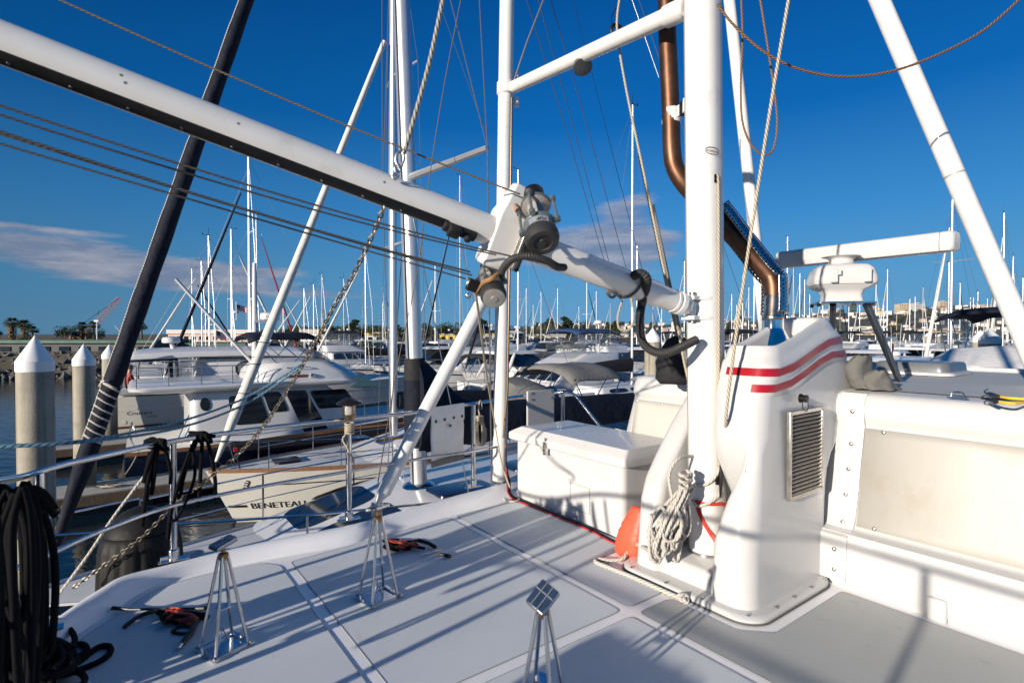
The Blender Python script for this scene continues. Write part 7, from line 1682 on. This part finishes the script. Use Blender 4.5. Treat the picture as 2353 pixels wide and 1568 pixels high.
for p, n in zip(shore, out): rings.append([p-n*1-Z*.6, p+n*1.5+Z*.6, p+n*4+Z*2.0, p+n*5.5+Z*2.25, p+n*9+Z*1.5, p+n*60+Z*1.5, p+n*1500+Z*2.0])
mb.loft(rings, closed=False, cap0=False, cap1=False); tag(mb.build('shore', landm), kind='structure')
rockm = mat('rock', (.10, .092, .08), .9, var=(1.2, .35), bump=(3, .6, .05))
mb = MB(); rng = random.Random(9)
for i, (p, n) in enumerate(zip(shore, out)):
    if i >= len(shore)-40: break
    nx = shore[i+1]-p; cnt = int(nx.length*16)
    if i > 44: continue
    for k in range(min(cnt, 140)):
        h = rng.random(); c = p+nx*rng.random()+n*(-.3+5*h)+Z*(-.1+2.2*h); r_ = rng.uniform(.22, .55); x, y, a_ = basis(Vector((rng.uniform(-1, 1), rng.uniform(-1, 1), rng.uniform(-1, 1))))
        vs = [c+(q*r_*rng.uniform(.7, 1.2)) for q in (x, y, -x, -y, a_*.8, -a_*.8)]
        mb.add(vs, [[0, 1, 4], [1, 2, 4], [2, 3, 4], [3, 0, 4], [1, 0, 5], [2, 1, 5], [3, 2, 5], [0, 3, 5]])
tag(mb.build('shore_rocks', rockm, smooth=False), 'grey rip rap rocks along the breakwater at left', 'rocks', kind='stuff')
# hill
def ridge(px):
    pts = [(1000, 6), (1150, 12), (1300, 20), (1420, 24), (1500, 22), (1650, 28), (1800, 40), (1950, 50), (2080, 58), (2200, 60), (2352, 58), (2600, 50), (3000, 40)]
    for (a, h), (c, k) in zip(pts, pts[1:]):
        if px <= c: return h+(k-h)*max(0, (px-a))/(c-a)
    return 40
hillm = mat('hill_scrub', (.085, .082, .055), .95, var=(.012, .35), dirt=(.02, (.04, .05, .03), .8))
def hz(px, d):
    k = (d-620)/(1500-620); k = max(0, min(1.25, k)); r_ = ridge(px); e = k*k*(3-2*k) if k < 1 else 1-(k-1)*.4
    return 2+(r_*1500/1250*.92)*e*(1+.10*math.sin(px*.021+d*.004)+.05*math.sin(px*.057))
def hpt(px, d): q = P(px, 766, d); return Vector((q.x, q.y, hz(px, d)))
mb = MB(); rings = [[hpt(900+2200*i/90, 560+1300*j/22) for j in range(23)] for i in range(91)]
mb.loft(rings, closed=False, cap0=False, cap1=False); tag(mb.build('hill', hillm), kind='structure')
# houses on the hill: four kinds, copied
rng = random.Random(77)
roofs = [mat('roof_tile', (.26, .13, .08), .9, var=(.5, .2)), mat('roof_grey', (.22, .21, .20), .9, var=(.5, .2)), mat('roof_pale', (.45, .42, .38), .9, var=(.5, .15))]
walls = [mat('stucco_white', (.70, .67, .61), .9, var=(.3, .06)), mat('stucco_tan', (.52, .42, .30), .9, var=(.3, .08)), mat('stucco_pink', (.55, .42, .36), .9, var=(.3, .08)), mat('stucco_grey', (.48, .48, .47), .9, var=(.3, .08))]
hl_lab = ['white house with a tiled hip roof on the far hillside', 'long tan house with a grey roof on the far hillside', 'flat roofed white house on the far hillside', 'two storey pinkish house on the far hillside']
def house(k):
    o = thing('house', hl_lab[k], 'house', (0, 0, 0), ('white tiled houses on the hill', 'tan houses on the hill', 'flat roofed houses on the hill', 'pinkish houses on the hill')[k])
    w, d, h = ((12, 9, 4.5), (18, 9, 4), (13, 11, 6.5), (10, 9, 7.5))[k]
    mb = MB(); mb.box((0, 0, h/2-3), (w, d, h+6)); mb.build('wall', walls[(0, 1, 0, 2)[k]], o, smooth=False)
    mb = MB(); e = .6
    if k != 2: mb.add([Vector(q) for q in ((-w/2-e, -d/2-e, h), (w/2+e, -d/2-e, h), (w/2+e, d/2+e, h), (-w/2-e, d/2+e, h), (-w/2+d*.4, 0, h+2.2), (w/2-d*.4, 0, h+2.2))], [[0, 1, 5, 4], [2, 3, 4, 5], [1, 2, 5], [3, 0, 4], [3, 2, 1, 0]])
    else: mb.box((0, 0, h+.2), (w+.8, d+.8, .4))
    mb.build('roof', roofs[(0, 1, 2, 0)[k]], o, smooth=False)
    for fl in range(2 if k in (2, 3) else 1): mb = MB(); mb.box((-w*.05, -d/2-.02, 1.8+fl*3), (w*.5, .1, 1.3)); mb.build('window', glass, o, smooth=False)
    return o
protos = [house(k) for k in range(4)]
first = [True]*4
for i in range(230):
    px = rng.uniform(1150, 2420) if i % 4 else rng.uniform(1850, 2420); d = rng.uniform(650, 1480)
    if px < 1500 and rng.random() < .4: d = rng.uniform(900, 1480)
    k = rng.choice((0, 0, 1, 2, 2, 3)); o = protos[k] if first[k] else copy_tree(protos[k]); first[k] = False
    o.location = hpt(px, d); o.rotation_euler = (0, 0, rng.uniform(-.9, .9)+.5); s_ = rng.uniform(.7, 1.15); o.scale = (s_, s_, s_)
# larger buildings
def tower(px, d, w, h0, dep, m, rows, cols, label, name='building'):
    b_ = hpt(px, d); o = thing(name, label, 'building', b_)
    mb = MB(); mb.box(b_+Z*(h0/2-3), (w, dep, h0+6)); mb.build('wall', m, o, smooth=False)
    for r_ in range(rows):
        mb = MB()
        for c_ in range(cols): mb.box(b_+Vector((-w/2+w*(c_+.5)/cols, -dep/2-.05, h0*(r_+.6)/rows)), (w/cols*.6, .2, h0/rows*.45))
        mb.build('window_row', glass, o, smooth=False)
    mb = MB(); mb.box(b_+Z*(h0+1), (w*.3, dep*.5, 2.2)); mb.build('roof_plant', m, o, smooth=False)
tower(2079, 1450, 44, 24, 20, walls[1], 5, 9, 'wide tan hotel block on the hilltop right of the radar')
tower(2105, 1420, 26, 18, 18, walls[3], 4, 5, 'grey block next to the wide tan hotel on the hilltop')
tower(2165, 1480, 26, 20, 18, walls[1], 4, 6, 'tan block on the hilltop behind the mast under the radar bar')
tower(2262, 1460, 34, 13, 18, walls[2], 3, 7, 'pinkish block on the hilltop left of the right white pole')
tower(2006, 1460, 30, 15, 18, walls[1], 3, 6, 'tan block on the ridge behind the radar leg')
tower(1957, 1500, 16, 40, 16, mat('teal_glass', (.06, .13, .15), .2, spec=.8), 10, 4, 'teal glass tower behind the radar legs')
tower(1925, 1540, 14, 16, 14, walls[3], 4, 3, 'small grey tower left of the teal glass tower')

# ---- trees
leafA = mat('foliage_dark', (.030, .047, .017), .8, var=(.7, .35)); leafB = mat('foliage_olive', (.062, .072, .026), .8, var=(.7, .35)); leafC = mat('palm_leaf', (.055, .075, .022), .7, var=(.8, .3)); barkm = mat('bark', (.10, .07, .045), .9, var=(2, .2)); skirt = mat('palm_skirt', (.16, .09, .04), .9, var=(2, .25))
def tree_proto(seed, h, w, shape, m, n=1100):
    rng = random.Random(seed); o = thing('tree', 'x', 'tree', (0, 0, 0))
    mb = MB(); mb.tube([(0, 0, -.5), (.1, 0, h*.3), (0, .1, h*.75)], [h*.035, h*.028, h*.01], 7)
    for k in range(5): a = k*1.3; z = h*(.3+.1*k); mb.tube([(0, 0, z), (math.cos(a)*w*.3, math.sin(a)*w*.3, z+h*.12)], [h*.012, h*.004], 5)
    mb.build('trunk', barkm, o)
    lobes = []
    for k in range(9):
        if shape == 'tall': z = h*(.28+.72*k/8); r_ = w*.5*(1-.75*abs(k/8-.25))*rng.uniform(.6, 1); off = w*.16
        else: z = h*rng.uniform(.45, .88); r_ = w*rng.uniform(.18, .30); off = w*.33
        a = rng.uniform(0, 6.28); lobes.append((Vector((math.cos(a)*off, math.sin(a)*off, z)), r_))
    mb = MB()
    for i in range(n):
        c, r_ = rng.choice(lobes); d = Vector((rng.gauss(0, 1), rng.gauss(0, 1), rng.gauss(0, .8))).normalized(); p = c+d*r_*rng.uniform(.55, 1.1)
        s_ = h*rng.uniform(.022, .055); x, y, _ = basis(Vector((rng.gauss(0, 1), rng.gauss(0, 1), rng.gauss(0, 1)+.6)))
        mb.add([p+x*s_, p+y*s_*.7, p-x*s_, p-y*s_*.8], [[0, 1, 2, 3]])
    mb.build('crown', m, o, smooth=False); return o
def palm_proto(seed, h, fat=False):
    rng = random.Random(seed); o = thing('palm_tree', 'x', 'palm tree', (0, 0, 0)); r_ = h*.035
    mb = MB(); mb.tube([(0, 0, -.5), (.1, 0, h*.4), (.05, .05, h*.86)], [r_*1.2, r_, r_*.8], 8); mb.build('trunk', barkm, o)
    if fat:
        mb = MB()
        for i in range(160): a = rng.uniform(0, 6.28); z = h*rng.uniform(.18, .86); q = Vector((math.cos(a), math.sin(a), 0)); b_ = h*(.06+.07*(z/h)); mb.add([q*r_+Z*z, q*b_+Z*(z-h*.03)+Z.cross(q)*.2, q*b_*.9+Z*(z-h*.11), q*b_+Z*(z-h*.04)-Z.cross(q)*.2], [[0, 1, 2, 3]])
        mb.build('dead_skirt', skirt, o, smooth=False)
    mb = MB()
    for i in range(80):
        a = rng.uniform(0, 6.28); el = rng.uniform(-.7, 1.3); q = Vector((math.cos(a)*math.cos(el), math.sin(a)*math.cos(el), math.sin(el))); sd = Z.cross(Vector((math.cos(a), math.sin(a), 0))); l_ = h*rng.uniform(.20, .27); t = Vector((0, 0, h*.87))
        b_ = t+q*l_*.45; 
        for k in range(9):
            u = (k/8-.5)*2.1; dd = (q+sd*u*.9).normalized(); mb.add([b_, b_+dd*l_*.30+sd*.035*h*.3, b_+dd*l_*.62-Z*l_*.16, b_+dd*l_*.30-sd*.035*h*.3], [[0, 1, 2, 3]])
        mb.add([t, t+sd*.03, b_+sd*.03, b_], [[0, 1, 2, 3]])
    mb.build('crown', leafC, o, smooth=False); return o
TP = [tree_proto(1, 9, 4.2, 'tall', leafA), tree_proto(2, 7, 7.5, 'wide', leafA), tree_proto(3, 6, 7, 'wide', leafB), tree_proto(4, 10, 5, 'tall', leafA)]
PP = [palm_proto(5, 9, True), palm_proto(6, 8), palm_proto(7, 8.5)]
usedp = set()
def plant(pr_, px, d, top, label, group, z0=1.5, wide=1.0, h=None):
    o = pr_ if pr_.name not in usedp else copy_tree(pr_); usedp.add(pr_.name)
    q = P(px, 766, d); hh = h or {TP[0]: 9, TP[1]: 7, TP[2]: 6, TP[3]: 10, PP[0]: 9, PP[1]: 8, PP[2]: 8.5}[pr_]; k = (zat(top, d)-z0)/hh
    o.location = (q.x, q.y, z0); o.scale = (k*wide, k*wide, k); o.rotation_euler = (0, 0, px*.7); tag(o, label, None, group); return o
for px, d, top, k, lab in ((28, 118, 733, 0, 'shaggy palm nearest the left edge, behind the big piling'), (57, 112, 738, 0, 'second shaggy palm from the left edge'), (75, 108, 752, 1, 'small palm just above the cone of the big piling'), (188, 150, 742, 0, 'palm left of the crane boom foot'), (215, 150, 740, 1, 'palm right of the crane boom foot, over the green roof'), (304, 140, 742, 1, 'left one of the two slim palms right of the dark furled sail'), (325, 138, 744, 2, 'right one of the two slim palms right of the dark furled sail'), (-6, 110, 758, 0, 'palm cut by the left edge')):
    plant(PP[k], px, d, top, lab, 'palms on the left shore', wide=1.35)
for px, d, top, k, lab in ((975, 170, 744, 0, 'shaggy palm right of the twin tall masts'), (1022, 176, 752, 1, 'green palm right of the shaggy palm'), (1420, 330, 752, 1, 'bright palm under the boom end'), (1388, 330, 750, 2, 'bright palm right of the blue bimini'), (915, 168, 748, 1, 'palm left of the twin tall masts'), (1930, 500, 752, 2, 'palm behind the cowl rear edge')):
    plant(PP[k], px, d, top, lab, 'palms on the far shore')
rng = random.Random(55)
plant(TP[1], 150, 140, 752, 'round bush tree on the shore left of the lamp post', 'trees on the left shore', wide=1.2); plant(TP[1], 188, 142, 757, 'dark tree under the palm left of crane', 'trees on the left shore'); plant(TP[1], 220, 142, 758, 'dark tree under the palm right of crane', 'trees on the left shore'); plant(TP[2], 60, 104, 768, 'low bush behind the big piling', 'trees on the left shore')
spec = [(760, 150, 748, 3, 'conifer shaped tree right of the white furled sail'), (810, 160, 738, 3, 'dark tall tree above the sedan cruiser'), (875, 150, 752, 1, 'wide dark tree left of the twin masts'), (856, 200, 748, 2, 'olive tree left of the twin masts'), (1000, 190, 750, 1, 'dark tree behind the shaggy palm'), (1040, 190, 745, 1, 'dark tree left of the brace pole top'), (1092, 210, 738, 3, 'tall dark tree left of the white deck pole'), (1108, 214, 735, 0, 'tall dark tree right behind the white deck pole'), (1065, 205, 752, 2, 'olive tree between brace and pole'), (1165, 240, 748, 0, 'tree right of the white deck pole'), (1258, 270, 735, 3, 'tall dark tree left of the blue bimini'), (1240, 200, 768, 2, 'olive bush left of the blue bimini'), (1300, 280, 731, 3, 'tall dark tree above the blue bimini'), (1318, 300, 742, 1, 'dark tree right of the tall one above the bimini'), (1340, 320, 748, 1, 'round dark tree above the right half of the blue bimini'), (1398, 380, 742, 3, 'tree right of the radar dome flybridge'), (1416, 380, 739, 0, 'slim dark tree right of the radar dome flybridge'), (1210, 230, 757, 1, 'round tree right of the first far masts'), (1390, 300, 756, 2, 'olive bush under the slim dark tree'), (945, 190, 752, 1, 'dark tree between the twin masts and shaggy palm')]
for px, d, top, k, lab in spec: plant(TP[k], px, d, top, lab, 'trees on the far shore', wide=1.75 if k in (0, 3) else 1.35)
for i in range(36):
    px = 640+i*22+rng.uniform(-9, 9); d = 170+max(0, px-900)*.22+rng.uniform(0, 60); plant(TP[(1, 2, 1)[i % 3]], px, d, 766-rng.uniform(5, 19), 'dark bushy tree in the tree belt along the far shore', 'tree belt on the far shore', wide=1.7)
for i in range(110):
    px = rng.uniform(1180, 2420); d = rng.uniform(560, 1480); z0 = hz(px, d); k = rng.choice((1, 1, 2, 0, 3)); o = copy_tree(TP[k]); o.location = hpt(px, d); s_ = rng.uniform(.8, 1.7); o.scale = (s_*1.25, s_*1.25, s_); o.rotation_euler = (0, 0, i)
    tag(o, ('tall dark tree among the houses on the far hill' if k in (0, 3) else ('olive tree among the houses on the far hill' if k == 2 else 'round dark tree among the houses on the far hill')), None, 'trees on the hill '+('tall', 'round', 'olive', 'tall')[k])
# ---- left shore buildings and crane
def shed(px0, px1, d, top, bot, m, rm, label, eave=.25, name='building', win=0):
    a = P(px0, 766, d); c = P(px1, 766, d); x = (c-a); x.z = 0; W_ = x.length; x.normalize(); y = Z.cross(x); zt_ = zat(top, d); zb_ = zat(bot, d); mid = (a+c)/2; mid.z = 0
    o = thing(name, label, 'building', Vector((mid.x, mid.y, 1.5)))
    mb = MB(); mb.box(mid+y*4+Z*((zb_+1)/2), (W_, 7.5, zb_-1+.001), (x, y, Z)); mb.build('wall', m, o, smooth=False)
    mb = MB(); mb.box(mid+y*4+Z*((zt_+zb_)/2), (W_+.6, 8.4, zt_-zb_), (x, y, Z)); mb.build('roof', rm, o, smooth=False)
    if win:
        for i in range(win): mb = MB(); mb.box(mid+y*.2+x*(-W_/2+W_*(i+.5)/win)+Z*(zb_-.55*(zb_-1.5)), (W_/win*.55, .1, (zb_-1.5)*.45), (x, y, Z)); mb.build('window', glass, o, smooth=False)
greenr = mat('green_roof', (.02, .085, .055), .6, var=(.5, .1))
shed(-60, 350, 68, 781, 788, mat('carport_shade', (.10, .10, .10), .9, var=(.4, .3)), greenr, 'long low building with a flat green roof on the left shore', win=9)  # dark wall colour stands in for the shade under the carport roof
shed(350, 560, 72, 788, 793, walls[3], greenr, 'second green roofed shed behind the cruiser', win=4)
shed(385, 585, 165, 757, 766, mat('pink_wall', (.52, .42, .37), .9, var=(.2, .04)), mat('pink_roof', (.62, .55, .50), .8), 'long pale pink building behind the masts left of centre', win=12)
shed(690, 780, 170, 756, 765, walls[0], roofs[2], 'white low building right of the white furled sail', win=5)
shed(1010, 1060, 180, 762, 768, mat('yellow_wall', (.70, .50, .06), .8), roofs[2], 'low building with a yellow front right of the twin masts', win=3)
shed(1110, 1150, 190, 762, 769, walls[0], MATS['yellow_wall'], 'small white building with yellow roof behind the white deck pole', win=2)
shed(1165, 1300, 230, 767, 771, walls[0], roofs[2], 'long low white building behind the first far masts', win=7)
shed(840, 900, 150, 765, 768, walls[3], MATS['yellow_wall'], 'low kiosk with a yellow roof behind the twin masts', win=3)
shed(1380, 1500, 340, 764, 768, walls[0], roofs[1], 'long white shed under the boom end', win=6)
cr = thing('crane', 'red lattice crane boom rising to the right on the left shore', 'crane', P(186, 780, 260))
c0, c1 = P(188, 778, 260), P(276, 684, 262); ax_ = (c1-c0).normalized(); sd_ = ax_.cross(Vector((0, 1, 0))).normalized(); mb = MB(); nb = 26; wd = 1.5
for k in (-1, 1):
    for j in (-1, 1): mb.rod(c0+sd_*k*wd*.6+Vector((0, j*.8, 0)), c1+sd_*k*wd*.6+Vector((0, j*.8, 0)), .12, 5)
for i in range(nb): a = c0.lerp(c1, i/nb); b_ = c0.lerp(c1, (i+1)/nb); k = 1 if i % 2 else -1; mb.rod(a+sd_*k*wd*.6, b_-sd_*k*wd*.6, .09, 4)
mb.build('lattice_boom', mat('crane_red', (.42, .13, .06), .6), cr)
mb = MB(); mb.rod(c1, P(130, 784, 260), .10, 4); mb.rod(P(205, 756, 260), P(228, 775, 258), .1, 4); mb.rod(P(226, 712, 261), P(226, 724, 261), .1, 4); mb.build('crane_cable', blackp, cr)
mb = MB(); mb.box(P(188, 781, 260), (8, 5, 4)); mb.build('crane_cab', mat('crane_cab', (.3, .1, .05), .6), cr)
lp = thing('lamp_post', 'thin pale lamp post on the left shore behind the second piling', 'lamp post', P(223, 785, 75)); b_ = P(223, 786, 75)
mb = MB(); mb.rod(Vector((b_.x, b_.y, 1.5)), Vector((b_.x, b_.y, zat(738, 75))), .07, 6); mb.build('post', sparw, lp); mb = MB(); mb.box(Vector((b_.x, b_.y, zat(737, 75))), (.6, .3, .2)); mb.build('lamp_head', sparw, lp)
# flags
def flag(px, py, d, label, w=.9, h=.55):
    c = P(px, py, d); o = thing('flag', label, 'flag', c); n = 10; 
    fn = lambda x, y: c+VV*(x+.0)+UV*(.10*math.sin(x*7))+Z*(y-.35*x)
    for k in range(7):
        mb = MB(); vs = [fn(w*i/n, h*(k+e)/7) for i in range(n+1) for e in (0, 1)]; mb.add(vs, [[2*i, 2*i+2, 2*i+3, 2*i+1] for i in range(n)]); mb.build('flag_stripe', MATS['lamp_red'] if k % 2 == 0 else whitec, o)
    mb = MB(); vs = [fn(w*.4*i/4, h*(3/7)+h*(4/7)*e)+UV*-.012 for i in range(5) for e in (0, 1)]; mb.add(vs, [[2*i, 2*i+2, 2*i+3, 2*i+1] for i in range(4)]); mb.build('flag_canton', navyc, o)
    mb = MB(); mb.rod(fn(0, -.5), fn(0, h+.1), .018, 6); mb.build('flag_staff', sparw, o)
flag(543, 711, 26, 'striped red and white flag flying left of the trawler radar', .45, .28); flag(496, 775, 22, 'drooping striped flag above the cruiser hardtop', .42, .30); flag(2048, 800, 22, 'striped flag right of the radar leg', .4, .3)
